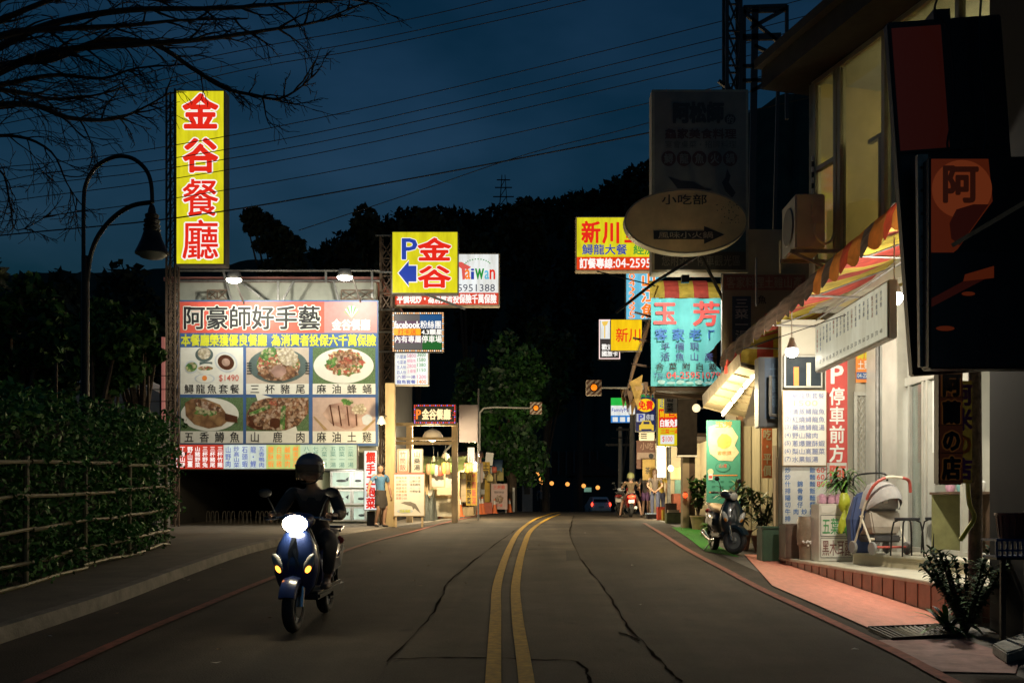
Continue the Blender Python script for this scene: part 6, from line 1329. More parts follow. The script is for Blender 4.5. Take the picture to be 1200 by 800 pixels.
def bx(px, py):
    x, z = s.loc(px, py); return Vector((x, .03 + .035 * math.sin(px * .23) * (1 - (py - 349) / 220) + .02 * math.sin(py * .13), z))
edge = [(846, 349), (846, 397), (843, 400), (839, 404), (836, 409), (831, 413), (827, 416), (831, 420), (836, 424), (840, 429), (846, 434), (846, 452)]
def right(py):
    for (xa, ya), (xb, yb) in zip(edge, edge[1:]):
        if ya <= py <= yb and yb > ya: return xa + (xb - xa) * (py - ya) / (yb - ya)
    return 846
rows = 42; vs = []
for j in range(rows + 1):
    py = 349 + 103 * j / rows; r_ = right(py)
    for i in range(n + 1): vs.append(bx(763 + (r_ - 763) * i / n, py))
b.add(vs, [(j*(n+1) + i, j*(n+1) + i + 1, (j+1)*(n+1) + i + 1, (j+1)*(n+1) + i) for j in range(rows) for i in range(n)], TQ); b.build('cloth', s.root, world=False, smooth=True)
s.y = lambda lay: -.012 - .004 * lay
TRED = M('banner_red', (.6, .07, .07), .6); TBL = M('banner_blue', (.02, .12, .42), .6); TNV = M('banner_navy', (.03, .05, .2), .6)
s.text('玉', (765, 353, 793, 381), TRED, .03); s.text('芳', (811, 353, 844, 382), TRED, .03)
for i, c in enumerate('客家老'): s.text(c, (767 + i * 20, 385, 782 + i * 20, 399), TBL, .02)
s.panel((830, 387, 837, 388.5), TBL); s.panel((830, 387, 831.5, 397), TBL)
for i, c in enumerate('平價現'): s.text(c, (774 + i * 17, 401, 785 + i * 17, 411), TNV, .01)
for i, c in enumerate('活魚山產'): s.text(c, (774 + i * 17, 413, 785 + i * 17, 423), TNV, .01)
for i, c in enumerate('合菜附白飯'): s.text(c, (768 + i * 15.5, 425, 778 + i * 15.5, 434), INK, .01)
s.text('TEL:', (766, 437.5, 780, 443), TNV, .0); s.text('04-25951079', (781, 436, 844, 443.5), TRED, .015)
for i in range(7): s.ell((770 + i * 11, 445 + (i % 2) * 2, 780 + i * 11, 450), M('banner_pale_stone', (.3, .5, .5), .7), 1, 12, jag=.15)
s.done('print')
# dark tower sign and the oval sign in front of it
stn = thing('steel_scaffold', 'black steel scaffold tower rising above the dark tower sign', 'scaffold', (P(885, 0, 21.5).x, 21.5, zr(21.5)))
x0, x1 = P(852, 0, 21.5).x, P(868, 0, 21.5).x; lattice(stn, 'scaffold', x0, x1, 21.5, .35, 5.0, 13.4, .75, DKF, .07, .035)
b = MB(); q = lambda x, y: P(x, y, 21.7)
for a, c in (((871, 9), (922, 7)), ((871, 14), (922, 12)), ((922, 7), (922, 140)), ((885, 9), (880, 330)), ((870, 43), (915, 41)), ((870, 46), (915, 45)), ((872, 15), (918, 55)), ((880, 33), (922, 10)), ((884, 54), (915, 68)), ((868, 78), (905, 77)), ((868, 95), (900, 94)), ((880, 108), (905, 92)), ((912, 92), (906, 330)), ((872, 9), (872, 330)), ((842, 95), (862, 110))): b.bar(q(*a), q(*c), .07 if a[0] != 885 else .14, .07, DKF)
b.build('scaffold_bar', stn)
s = Sign('tower_sign', 'tall unlit dark sign with faded round emblems behind the oval sign', 'sign', (765, 106, 876, 318), 19.3, M('sign_edge_cream', (.3, .27, .2), .5, .2), .4, 1.2)
DSF = M('sign_faded', (.15, .14, .12), .5, .25, 2); s.panel((767, 108, 874, 250), DSF); s.panel((767, 250, 874, 295), M('sign_faded_blue', (.03, .07, .09), .5, .2), 1); s.panel((767, 295, 874, 316), M('sign_faded_black', (.03, .03, .03), .5), 1)
DB = M('sign_ink_dark', (.025, .02, .02), .5); DR_ = M('sign_ink_maroon', (.07, .025, .02), .5)
s.text('阿松師', (788, 120, 848, 144), DB, .05, 3, M('sign_ink_rim', (.13, .12, .1), .5), .09); s.ell((849, 134, 862, 146), DB, 2); s.text('的', (851, 136, 860, 145), DSF, .02, 3)
s.text('鱻家美食料理', (779, 151, 863, 163), DR_, .03); s.text('宴會桌菜・招牌料理', (779, 165, 863, 174), M('sign_ink_mid', (.06, .06, .06), .5), .0)
for i, c in enumerate('鱘龍魚火鍋'): s.ell((775 + i * 18, 177, 792 + i * 18, 195), DR_, 2); s.text(c, (778 + i * 18, 180, 789 + i * 18, 192), M('sign_ink_pale', (.16, .15, .13), .5), .02, 3)
s.poly([(783, 207), (798, 212), (812, 213), (826, 220), (835, 222), (826, 226), (808, 222), (796, 224), (790, 216)], DB, 2); s.poly([(852, 198), (856, 206), (854, 214), (862, 226), (858, 232), (850, 224), (846, 214), (850, 208)], DB, 2)
s.text('您附近・停車觀光區', (775, 299, 868, 312), M('sign_ink_pale', (0, 0, 0)), .0, 3); s.done()
ov = P(804, 259, 18.2); t = thing('oval_sign', 'dim cream oval sign with a dark arrow before the tall unlit sign', 'sign', ov)
k = 18.2 / F; b = MB(); ring = [(72.5 * k * math.cos(a), 38 * k * math.sin(a)) for a in [2*math.pi*i/64 for i in range(64)]]
b.prism([(x, .0, z) for x, z in ring], (0, .25, 0), M('oval_rim', (.36, .32, .22), .5, .25, 4)); b.build('rim', t, world=False)
s = Sign.__new__(Sign); s.s = k; s.cx = 804; s.yb = 259; s.root = t; s.face = MB(); s.let = {}
OC = M('oval_cream', (.75, .58, .27), .55, .25, 1.5); s.ell((733.5, 223, 874.5, 295), OC, 1, 64); s.text('小吃部', (775, 228, 829, 240), M('oval_ink', (.04, .04, .035), .5), .02, 3)
s.poly([(766, 270.5), (825, 270.5), (825, 265), (849, 275), (825, 286), (825, 280.5), (766, 280.5)], M('oval_ink', (0, 0, 0)), 2); s.text('風味小火鍋', (771, 271.5, 836, 279.5), M('oval_letter', (.5, .45, .3), .5), .01, 4)
for i in range(26): x = 838 + rnd.uniform(0, 28); y = 236 + rnd.uniform(0, 26); s.ell((x, y, x + rnd.uniform(1, 3), y + rnd.uniform(.6, 1.6)), M('oval_stain', (.16, .14, .08), .7), 2, 6, rot=rnd.uniform(0, 3))
s.done('sign_face')
b = MB().tube([P(822, 297, 18.5), P(768, 330, 18.9), P(722, 366, 19.6)], .03, BLK, 6); b.tube([P(822, 300, 18.5), P(848, 352, 19)], .035, BLK, 6); b.tube([P(700, 318, 19.6), P(768, 335, 18.9)], .012, BLK, 5); b.box(tuple(P(803, 327, 18.6) - Vector((.07, .05, .07))), tuple(P(803, 327, 18.6) + Vector((.07, .05, .07))), BLK)
tag(b.build('sign_brace'), 'black steel braces spreading below the oval sign', 'brace')

lamp('banner_spot', 'SPOT', P(803, 327, 18.6) + Vector((0, .12, -.02)), 330, (1, .93, .78), .08, (R(62), 0, 0), R(120))
# ------------------------------------------------------------------ lit signs further along
s = Sign('restaurant_sign', 'wide lit yellow sign with red characters and red phone strip, half behind the oval sign', 'sign', (676, 255, 790, 316), 33, M('sign_box_cream', (0, 0, 0)), .4, 1.4)
s.panel((676, 255, 790, 301), e_yel); s.panel((676, 301, 790, 316), E('lit_red_strip', (236, 66, 20), .95)); s.text('新', (681, 259, 704, 285), e_red, .03, 3); s.text('川', (706, 259, 727, 285), e_red, .035, 3); s.text('室', (731, 259, 754, 285), e_red, .03, 3)
s.text('鱘龍大餐', (682, 286, 735, 298.5), e_blue, .02, 3); s.text('經濟', (742, 286, 768, 298.5), e_green, .02, 3); s.text('訂餐專線', (679, 302.5, 718, 314.5), e_whitel, .03, 3); s.text(':04-25951388', (719, 303, 788, 313.5), e_whitel, .02, 3); s.done()
s = Sign('vertical_sign', 'pale blue lit vertical sign with white and orange characters under the wide yellow sign', 'sign', (734, 318, 772, 374), 34.5, SBODY, .25, .8); s.panel((734, 318, 772, 374), e_cyan); s.vtext('山江魚', (751, 319, 769, 373), e_org, .03, 3, e_whitel, .07); s.vtext('04)2595', (737, 320, 744, 373), e_org, .02, 3, e_whitel, .06); s.done()
s = Sign('led_sign', 'white led sign with neon rim behind the small yellow sign', 'sign', (701.5, 374, 727, 421), 32, LEDB, .2, .3); s.panel((701.5, 374, 727, 421), E('led_off', (70, 64, 62), .7, False)); s.panel((703.5, 375, 725, 397), e_white, 2); s.panel((708, 377, 709.3, 396), E('led_gold_letter', (240, 200, 90), 1, False), 3); s.poly([(705, 377), (713, 376), (711, 381), (707, 382)], E('led_gold_letter', (0, 0, 0)), 3); s.ring((702, 374.5, 726.5, 420.5), .9, E('neon_pinkish', (255, 220, 215), 1.3, False), 3)
s.text('歡迎', (705, 403, 719, 410), e_whitel, .03, 3); s.text('國旅卡', (705, 411, 724, 417.5), e_whitel, .03, 3); s.done()
s = Sign('small_sign', 'small lit yellow sign with slim red characters beside the tattered canopy', 'sign', (716, 374.5, 752, 410.5), 30, SBODY, .2, .6); s.panel((716, 374.5, 752, 410.5), e_yel2); s.text('新川', (721, 384, 752, 401), e_red, .01, 3); s.done()
s = Sign('store_sign', 'lit convenience store sign in green, white and blue bands beside the power poles', 'sign', (716, 466, 743, 495), 48, SBODY, .3, .3); s.panel((716, 466, 743, 475), E('store_green', (40, 190, 70), 1)); s.panel((716, 475, 743, 486.5), e_white); s.panel((716, 486.5, 743, 495), E('store_blue', (50, 130, 210), 1)); s.text('FamilyMart', (717, 478, 742, 483.5), e_blue, .01, 3)
for i in range(3): s.panel((718 + i * 8.5, 488.5, 724 + i * 8.5, 494), e_white, 2)
s.done()
s = Sign('parking_sign', 'navy parking sign with a red word in a yellow oval and a yellow car', 'sign', (745, 458, 768, 505), 34, SBODY, .2, .4); NV = E('lit_navy', (28, 36, 84), .8); s.panel((745, 458, 768, 505), NV); s.text('減三', (750, 458.5, 766, 465.5), e_green, .03, 3); s.ell((746, 467, 767, 482.5), e_yel2, 2, 32); s.text('免費', (748, 469, 765.5, 480.5), e_red, .03, 3)
s.panel((746, 484.5, 756, 494), E('lit_pale_panel', (190, 195, 205), .9), 2); s.text('P', (748.5, 485.5, 754, 493), e_blue, .04, 3); s.text('停車', (757, 485, 766.5, 493), E('lit_pale_panel', (0, 0, 0)), .02, 3); CY = E('lit_car_yellow', (210, 180, 60), .9, False); s.poly([(749, 504), (749, 498), (751, 497), (753, 492.5), (762, 492.5), (764, 497), (766, 498), (766, 504), (763.5, 504), (763.5, 502.5), (751.5, 502.5), (751.5, 504)], CY, 4); s.panel((754, 494, 761, 496.8), NV, 5); s.done()
s = Sign('white_lightbox', 'narrow white lit sign turned beside the navy parking sign', 'sign', (737.5, 456, 744, 485), 33.6, SBODY, .2, .2); s.panel((737.5, 456, 744, 485), e_white); s.vtext('活魚', (739, 460, 743, 474), e_purp, .0, 3); s.done()
s = Sign('food_sign', 'yellow and red lit food sign with white price panel beside the black sign', 'sign', (771, 457, 797, 522), 31, SBODY, .25, .6); s.panel((771, 457, 797, 522), E('lit_yellow_lime', (225, 205, 30), .95)); s.panel((771, 457, 776, 464), e_redp, 2); s.panel((772, 479, 797, 501), E('lit_hot_red', (230, 50, 25), 1), 2); s.text('鱘魚三吃', (773, 488 - 7, 796, 489), e_yel2, .02, 3); s.text('白飯免費', (773, 491, 796, 500), e_whitel, .03, 3); s.text('三菜一湯', (774, 502.5, 795, 508), e_red, .02, 3); s.panel((774, 509.5, 790, 520), e_white, 2); s.text('$100', (776, 511, 788, 518), e_red, 0, 3); s.text('山產', (773, 461, 777, 478), e_blue, .0, 3); s.done()
s = Sign('grey_sign', 'grey unlit sign with two dark characters in front of the food sign', 'sign', (778.5, 459, 796, 484), 29.5, M('sign_grey_board', (.34, .32, .28), .6, .15), .1, 0, housing='board'); s.vtext('山菜', (781, 460, 789, 483), INK, .02, 2); s.done()
s = Sign('black_sign', 'black back of an upright sign hanging beside the tan pillar', 'sign', (794.5, 457, 817, 533), 26, M('sign_back_black', (.014, .012, .01), .9, .3, spec=.1), .18, 0); s.done()
MB().box(tuple(s.loc(794.5, 535)[:1]) + (0, s.loc(0, 535)[1]), (s.loc(817, 0)[0], .18, s.loc(0, 533.1)[1]), WHITE).build('bottom_trim', s.root, world=False)
s = Sign('white_lightbox', 'bright white upright light box with faint characters above the standing woman', 'sign', (769.5, 524, 780, 559), 36, SBODY, .2, .4); s.panel((769.5, 524, 780, 559), E('lit_strong_white', (250, 250, 244), 1.6)); s.vtext('平價料理', (772, 527, 777.5, 557), e_purp, .0, 3); s.done()
s = Sign('brown_sign', 'brown unlit sign with faded characters under the navy parking sign', 'sign', (746, 516, 768, 549), 37, M('sign_brown', (.15, .07, .05), .6, .2), .12, 0); s.text('小吃', (750, 518, 766, 527), M('print_faded_tan', (.34, .22, .16), .6), .02, 2); s.panel((746.5, 530, 767.5, 538), M('sign_tan_grey', (.34, .25, .2), .6), 2); s.ell((760, 531, 766, 537), INK, 3, 12); s.done()
s = Sign('yellow_board', 'dull yellow board behind the waiting people', 'board', (753, 538, 768, 562), 36.6, M('board_dull_yellow', (.42, .28, .07), .6, .15), .06, 0, housing='board'); s.text('茶', (756, 547, 762, 555), INK, .02, 2); s.done()
s = Sign('pale_board', 'pale striped notice under the navy parking sign', 'board', (749, 506, 767, 516), 35, M('board_pale_cream', (.5, .46, .36), .6, .1), .05, 0, housing='board')
for i in range(3): s.panel((751, 508 + i * 2.5, 758, 509 + i * 2.5), INK, 2)
s.done()
# open food stall front with yellow light
fs2 = thing('food_shop', 'brightly lit open food shop between the waiting people and the tan pillar', 'shop', (6.6, 39, zr(38)))
WARM = M('shop_cream_wall', (.6, .52, .36), .7, .12, 2); xa, xb_ = P(769, 0, 38).x, P(822, 0, 38).x
b = MB(); b.box((xa, 40, zr(40) - .2), (xb_ + 3, 40.15, 4.2), WARM); b.box((xb_ + .3, 36, zr(36) - .2), (xb_ + .45, 40, 4.2), WARM); b.build('wall', fs2)
b = MB(); b.box((xa - .1, 36.3, 4.2), (xb_ + 3, 40.2, 4.32), SHOPB); b.build('roof', fs2)
b = MB(); q0, q1 = P(784, 0, 39.8), P(802, 0, 39.8); b.box((q0.x, 39.9, P(0, 561, 39.8).z), (q1.x, 39.98, P(0, 547, 39.8).z), E('shop_backlight', (252, 228, 150), 1.3)); b.build('light_panel', fs2)
b = MB(); q0, q1 = P(791, 0, 38.8), P(801, 0, 38.8); b.box((q0.x, 38.85, P(0, 578, 38.8).z), (q1.x, 38.95, P(0, 562, 38.8).z), M('teal_screen', (.2, .4, .36), .4, .15)); b.build('screen', fs2)
b = MB(); q0, q1 = P(790, 0, 36.5), P(804, 0, 36.5); b.box((q0.x, 36.5, zr(36.5)), (q1.x, 37.3, P(0, 578, 36.5).z), M('shop_red_wood', (.36, .1, .05), .6, .3)); b.build('counter', fs2, bevel=.01)
b = MB(); q0 = P(782, 0, 37); b.box((q0.x, 37, zr(37)), (q0.x + .12, 37.12, 4.2), STEEL); b.build('post', fs2)
lamp('food_shop_lamp', 'POINT', Vector((P(786, 0, 34.2).x - .5, 33.6, 2.8)), 480, (1, .82, .5), .12); lamp('food_shop_lamp', 'POINT', Vector((P(790, 0, 38.4).x, 38.2, 3.8)), 160, (1, .84, .52), .2)
p = P(786, 0, 34.2); t = thing('shop_bulb', 'warm round bulb glowing in the open food shop', 'light bulb', (p.x, 34.2, 2.95)); MB().ell((0, 0, 0), (.1, .1, .11), E('warm_bulb', (0, 0, 0)), 12, 8).build('bulb', t, world=False, smooth=True); MB().tube([(0, 0, .1), (0, 0, .9)], .012, BLK, 5).build('cord', t, world=False)
p = P(806, 612, 25.8); b = MB(); xl, xr = P(800.5, 0, 26.2).x, P(815, 0, 26.2).x; t = thing('tan_pillar', 'tan pillar with a dark inner side beside the climbing plant', 'pillar', ((xl + xr) / 2, 26.3, zr(26.3)))
MB().box((xl, 26.25, zr(26) - .1), (xl + .17, 26.6, 4.9), TAN).build('pillar_face', t); MB().box((xl + .172, 26.26, zr(26) - .1), (xr, 26.6, 4.9), DBR).build('dark_side', t)
p = P(803, 580, 26.1); t = thing('red_lantern', 'small glowing red lamp on the tan pillar', 'lamp', p); MB().ell((0, 0, 0), (.06, .05, .07), E('red_glow', (255, 70, 30), 3), 10, 7).build('lantern_glass', t, world=False, smooth=True); MB().lathe([(.03, .07), (.045, .09), (.02, .1)], (0, 0, 0), BLK, 10).build('lantern_cap', t, world=False)
p = P(816, 478, 25.9); lamp('added_road_fill', 'POINT', p + Vector((-.5, -1.7, -.15)), 260, (1, .74, .42), .12); t = thing('security_light', 'pale round lamp on a bracket beside the black sign back', 'lamp', p); MB().ell((0, 0, 0), (.11, .1, .11), E('globe_added_glow', (250, 228, 180), 1.3), 12, 8).build('globe', t, world=False, smooth=True); MB().tube([(.08, .03, 0), (.3, .1, .02)], .025, STEEL, 6).build('arm', t, world=False)  # added warm fill for the road, set off the globe; globe glow added too
# clutter in front of the food shop
GRN = M('planter_mossy', (.1, .12, .05), .8, .3, 5)
p = P(793, 612, 30); p.z = zr(30); t = thing('stone_trough', 'mossy stone trough at the kerb in front of the food shop', 'trough', p); b = MB().box((-.33, -.2, 0), (.33, .2, .3), GRN); b.build('trough_body', t, world=False, bevel=.02); MB().box((-.28, -.15, .301), (.28, .15, .32), M('earth', (0, 0, 0))).build('soil', t, world=False)
p = P(767, 609, 34); p.z = zr(34); t = thing('blue_tray', 'pale blue tray table low on the ground beside the waiting people', 'tray', p); MB().box((-.3, -.2, .16), (.3, .2, .2), M('pale_blue_plastic', (.3, .42, .55), .5, .1)).build('tray_top', t, world=False, bevel=.01); MB().box((-.26, -.17, 0), (.26, .17, .158), INK).build('tray_base', t, world=False)
for i, (px, Y, m, h) in enumerate(((786, 31.2, DBR, .55), (789, 30.6, M('carton_tan', (.4, .32, .22), .8), .36), (776, 33, P_RED, .4), (782, 32.5, M('tub_yellow', (.5, .36, .05), .5), .32))):
    q = P(px, 0, Y); t = thing('stacked_box', ('dark brown box beside the red counter', 'tan carton in front of the dark brown box', 'red box behind the blue tray', 'yellow tub box between the red box and the trough')[i], 'box', (q.x, Y, zr(Y)), 0, 'boxes before the food shop'); MB().box((-.17, -.15, 0), (.17, .15, h), m).build('box_body', t, world=False, bevel=.012); MB().box((-.175, -.155, h + .001), (.175, .155, h + .03), m).build('lid', t, world=False, bevel=.006)

# ------------------------------------------------------------------ poles, flashers, far street
def upole(px, Y, h, label, r=.13):
    x = P(px, 0, Y).x; t = thing('utility_pole', label, 'utility pole', (x, Y, zr(Y)), 0, 'utility poles by the store sign')
    MB().tube([(0, 0, -.3), (0, 0, h)], [r, r * .7], M('concrete_pole', (.22, .21, .19), .85, .2, 4), 12).build('pole', t, world=False, smooth=True)
    b = MB().box((-.7, -.05, h - .9), (.7, .05, h - .8), DKF); b.build('crossarm', t, world=False)
    return t
upole(727, 47, 4.0, 'grey utility pole just below the convenience store sign'); upole(741, 44, 4.5, 'darker utility pole beside the navy parking sign', .16)
for i, (a, c) in enumerate((((735, 500), (729, 560)), ((738, 496), (726, 585)), ((716, 513), (741, 513)))):
    b = MB().tube([P(*a, 46), P(*c, 46)], .02, DKF, 5); tag(b.build('slack_cable'), ('slack cable beside the utility poles, short upper one', 'slack cable slanting down along the utility pole', 'level cable joining the two utility poles')[i], 'cable', 'slack cables by the utility poles')
STR = M('flasher_stripe_dark', (.16, .08, .05), .6, .2); STW = M('flasher_stripe_pale', (.5, .42, .34), .5, .15)
def flasher(px, py, sz, Y, arm, label, polex):
    k = Y / F; p = P(px, py, Y); t = thing('flashing_beacon', label, 'traffic beacon', p, 0, 'amber flashing beacons on arms'); h = sz / 2 * k
    MB().box((-h, .0, -h), (h, .16, h), STW).build('backboard', t, world=False, bevel=.01)
    b = MB()
    for i in range(-2, 3):
        c = i * h * .72; w_ = h * .19; pts = []
        for (x, z) in [(-h, -h + c*1 - w_), (-h, -h + c + w_), (h, h + c + w_), (h, h + c - w_)]: pts.append((x, z))
        def cl(poly, ax, lim, sg):
            out = []
            for i2 in range(len(poly)):
                a_, b_2 = poly[i2], poly[(i2 + 1) % len(poly)]; fa, fb = sg * (lim - a_[ax]), sg * (lim - b_2[ax])
                if fa >= 0: out.append(a_)
                if (fa < 0) != (fb < 0): u = fa / (fa - fb); out.append((a_[0] + (b_2[0] - a_[0]) * u, a_[1] + (b_2[1] - a_[1]) * u))
            return out
        pts = cl(cl(pts, 1, h, 1), 1, -h, -1)
        if len(pts) > 2: b.add([(x, -.004, z) for x, z in pts], [tuple(range(len(pts)))], STR)
    b.build('stripe', t, world=False)
    MB().lathe([(h * .52, -.05), (h * .5, -.012), (h * .56, -.006)], (0, 0, 0), BLK, 20, 'Y').build('lamp_rim', t, world=False)
    MB().ell((0, -.03, 0), (h * .46, .05, h * .46), E('amber_lamp', (255, 128, 18), 1.25), 18, 10).build('lens', t, world=False, smooth=True)
    b = MB().tube([Vector(v) - p for v in arm], .035, M('arm_grey', (.34, .33, .3), .5, .15), 8); b.build('arm', t, world=False, smooth=True)
    b = MB().tube([Vector((polex, arm[-1].y, zr(arm[-1].y))) - p, arm[-1] - p], .06, M('arm_grey', (0, 0, 0)), 10); b.build('pole', t, world=False, smooth=True)
flasher(628, 478, 14, 40, [P(623, 478, 40.1), P(580, 477, 40.1), P(567, 478, 40.1), P(561.5, 484, 40.1)], 'amber flashing beacon on the long arm from the stalls side', P(561.5, 0, 40.1).x)
flasher(696, 454, 18, 33, [P(704, 454, 33.1), P(808, 454.5, 33.1)], 'amber flashing beacon on the short arm from the shop row side', P(808, 0, 33.1).x)
# distant street lamps
for i, (px, py, Y) in enumerate(((630, 555, 70), (634, 561, 76), (635, 565, 82), (646.5, 566, 92), (665, 567, 100), (684, 569, 108), (700.5, 571, 118))):
    p = P(px, py, Y); t = thing('park_lamp', ('uppermost orange globe lamp of the close trio beyond the rise', 'second orange globe lamp of the close trio beyond the rise', 'lowest orange globe lamp of the close trio beyond the rise', 'orange globe lamp just past the trio beyond the rise', 'orange globe lamp in the middle of the dark far street', 'orange globe lamp beside the small lit far window', 'orange globe lamp right above the white car')[i], 'street lamp', (p.x, Y, zr(Y)), 0, 'distant orange globe lamps'); r = .17 * Y / 80
    MB().ell((0, 0, p.z - zr(Y)), (r, r, r), E('sodium_globe', (255, 165, 80), 1.6), 10, 7).build('globe', t, world=False, smooth=True); MB().tube([(0, 0, 0), (0, 0, p.z - zr(Y) - r)], .06, DKF, 6).build('pole', t, world=False)
fb = thing('far_building', 'dark far building with a small lit window beyond the white car', 'building', (P(688, 0, 130).x, 130, zr(130)))
a, c = P(672, 600, 130), P(725, 566, 130); MB().box((a.x, 130, zr(130) - 1), (c.x, 138, c.z + 1), M('far_wall', (.05, .045, .04), .9)).build('wall', fb)
MB().prism([(a.x - .5, 129.6, c.z + 1), (c.x + .5, 129.6, c.z + 1), ((a.x + c.x) / 2, 129.6, c.z + 3.2)], (0, 9, 0), M('far_roof', (.06, .03, .025), .9)).build('roof', fb)
q0, q1 = P(679, 576, 129.9), P(693, 571, 129.9); MB().box((q0.x, 129.9, q0.z), (q1.x, 129.98, q1.z), E('far_window', (110, 150, 130), .8)).build('window', fb)
fw = thing('far_shed', 'dark roofed shed across the end of the street beyond the rise', 'shed', (P(650, 0, 150).x, 150, zr(150)))
a, c = P(600, 600, 150), P(700, 556, 150); MB().box((a.x, 150, zr(150) - 2), (c.x, 156, c.z), M('far_wall', (0, 0, 0))).build('wall', fw)
b = MB()
for i in range(12): x = a.x + (c.x - a.x) * i / 11; b.box((x - .12, 149.7, c.z), (x + .12, 149.95, c.z + 3.6), M('far_roof_rib', (.09, .08, .08), .8))
b.box((a.x - .3, 150, c.z + .01), (c.x + .3, 156, c.z + 3.5), M('far_roof', (0, 0, 0))); b.build('roof', fw)
wb = thing('white_kiosk', 'dim pale kiosk beyond the sandwich board', 'kiosk', (P(618, 0, 60).x, 60, zr(60))); a, c = P(612, 600, 60), P(624, 548, 60); KW = M('kiosk_pale', (.3, .3, .3), .7, .15)
MB().box((a.x, 60, zr(60) - .2), (c.x, 61, c.z), KW).build('kiosk_body', wb); MB().box((a.x + .12, 59.95, a.z + 1.1), (c.x - .15, 59.998, c.z - .2), M('dark_pane', (0, 0, 0))).build('window', wb); MB().box((a.x - .1, 59.9, c.z + .001), (c.x + .1, 61.1, c.z + .08), KW).build('roof', wb)
# ------------------------------------------------------------------ scooters
TYRE = M('tyre_rubber', (.018, .018, .018), .75, .2, 20, bump=.4, bscale=60); RIM = M('wheel_alloy', (.32, .33, .33), .4, .2, metal=.7); BPL = M('black_plastic', (.02, .02, .022), .45, .2)
CHR = M('chrome', (.5, .5, .5), .2, .1, metal=.9); CLEAR = M('lamp_clear', (.45, .46, .44), .15, .2, 20)
def sring(cx, cy, cz, hw, hd, n=16, p=2.6, axis='Z'):
    out = []
    for j in range(n):
        a = 2 * math.pi * j / n; c, s = math.cos(a), math.sin(a)
        x = hw * abs(c) ** (2 / p) * (1 if c >= 0 else -1); y = hd * abs(s) ** (2 / p) * (1 if s >= 0 else -1)
        out.append(Vector((cx + x, cy + y, cz)) if axis == 'Z' else Vector((cx + x, cy, cz + y)))
    return out
def torus(b, o, R0, r, wd, mat, n=28, m=10):
    vs = []
    for i in range(n):
        a = 2 * math.pi * i / n
        for j in range(m):
            q = 2 * math.pi * j / m; rr = R0 + r * math.cos(q); vs.append((o[0] + wd * math.sin(q), o[1] + rr * math.cos(a), o[2] + rr * math.sin(a)))
    b.add(vs, [(i*m + j, i*m + (j+1) % m, ((i+1) % n)*m + (j+1) % m, ((i+1) % n)*m + j) for i in range(n) for j in range(m)], mat)
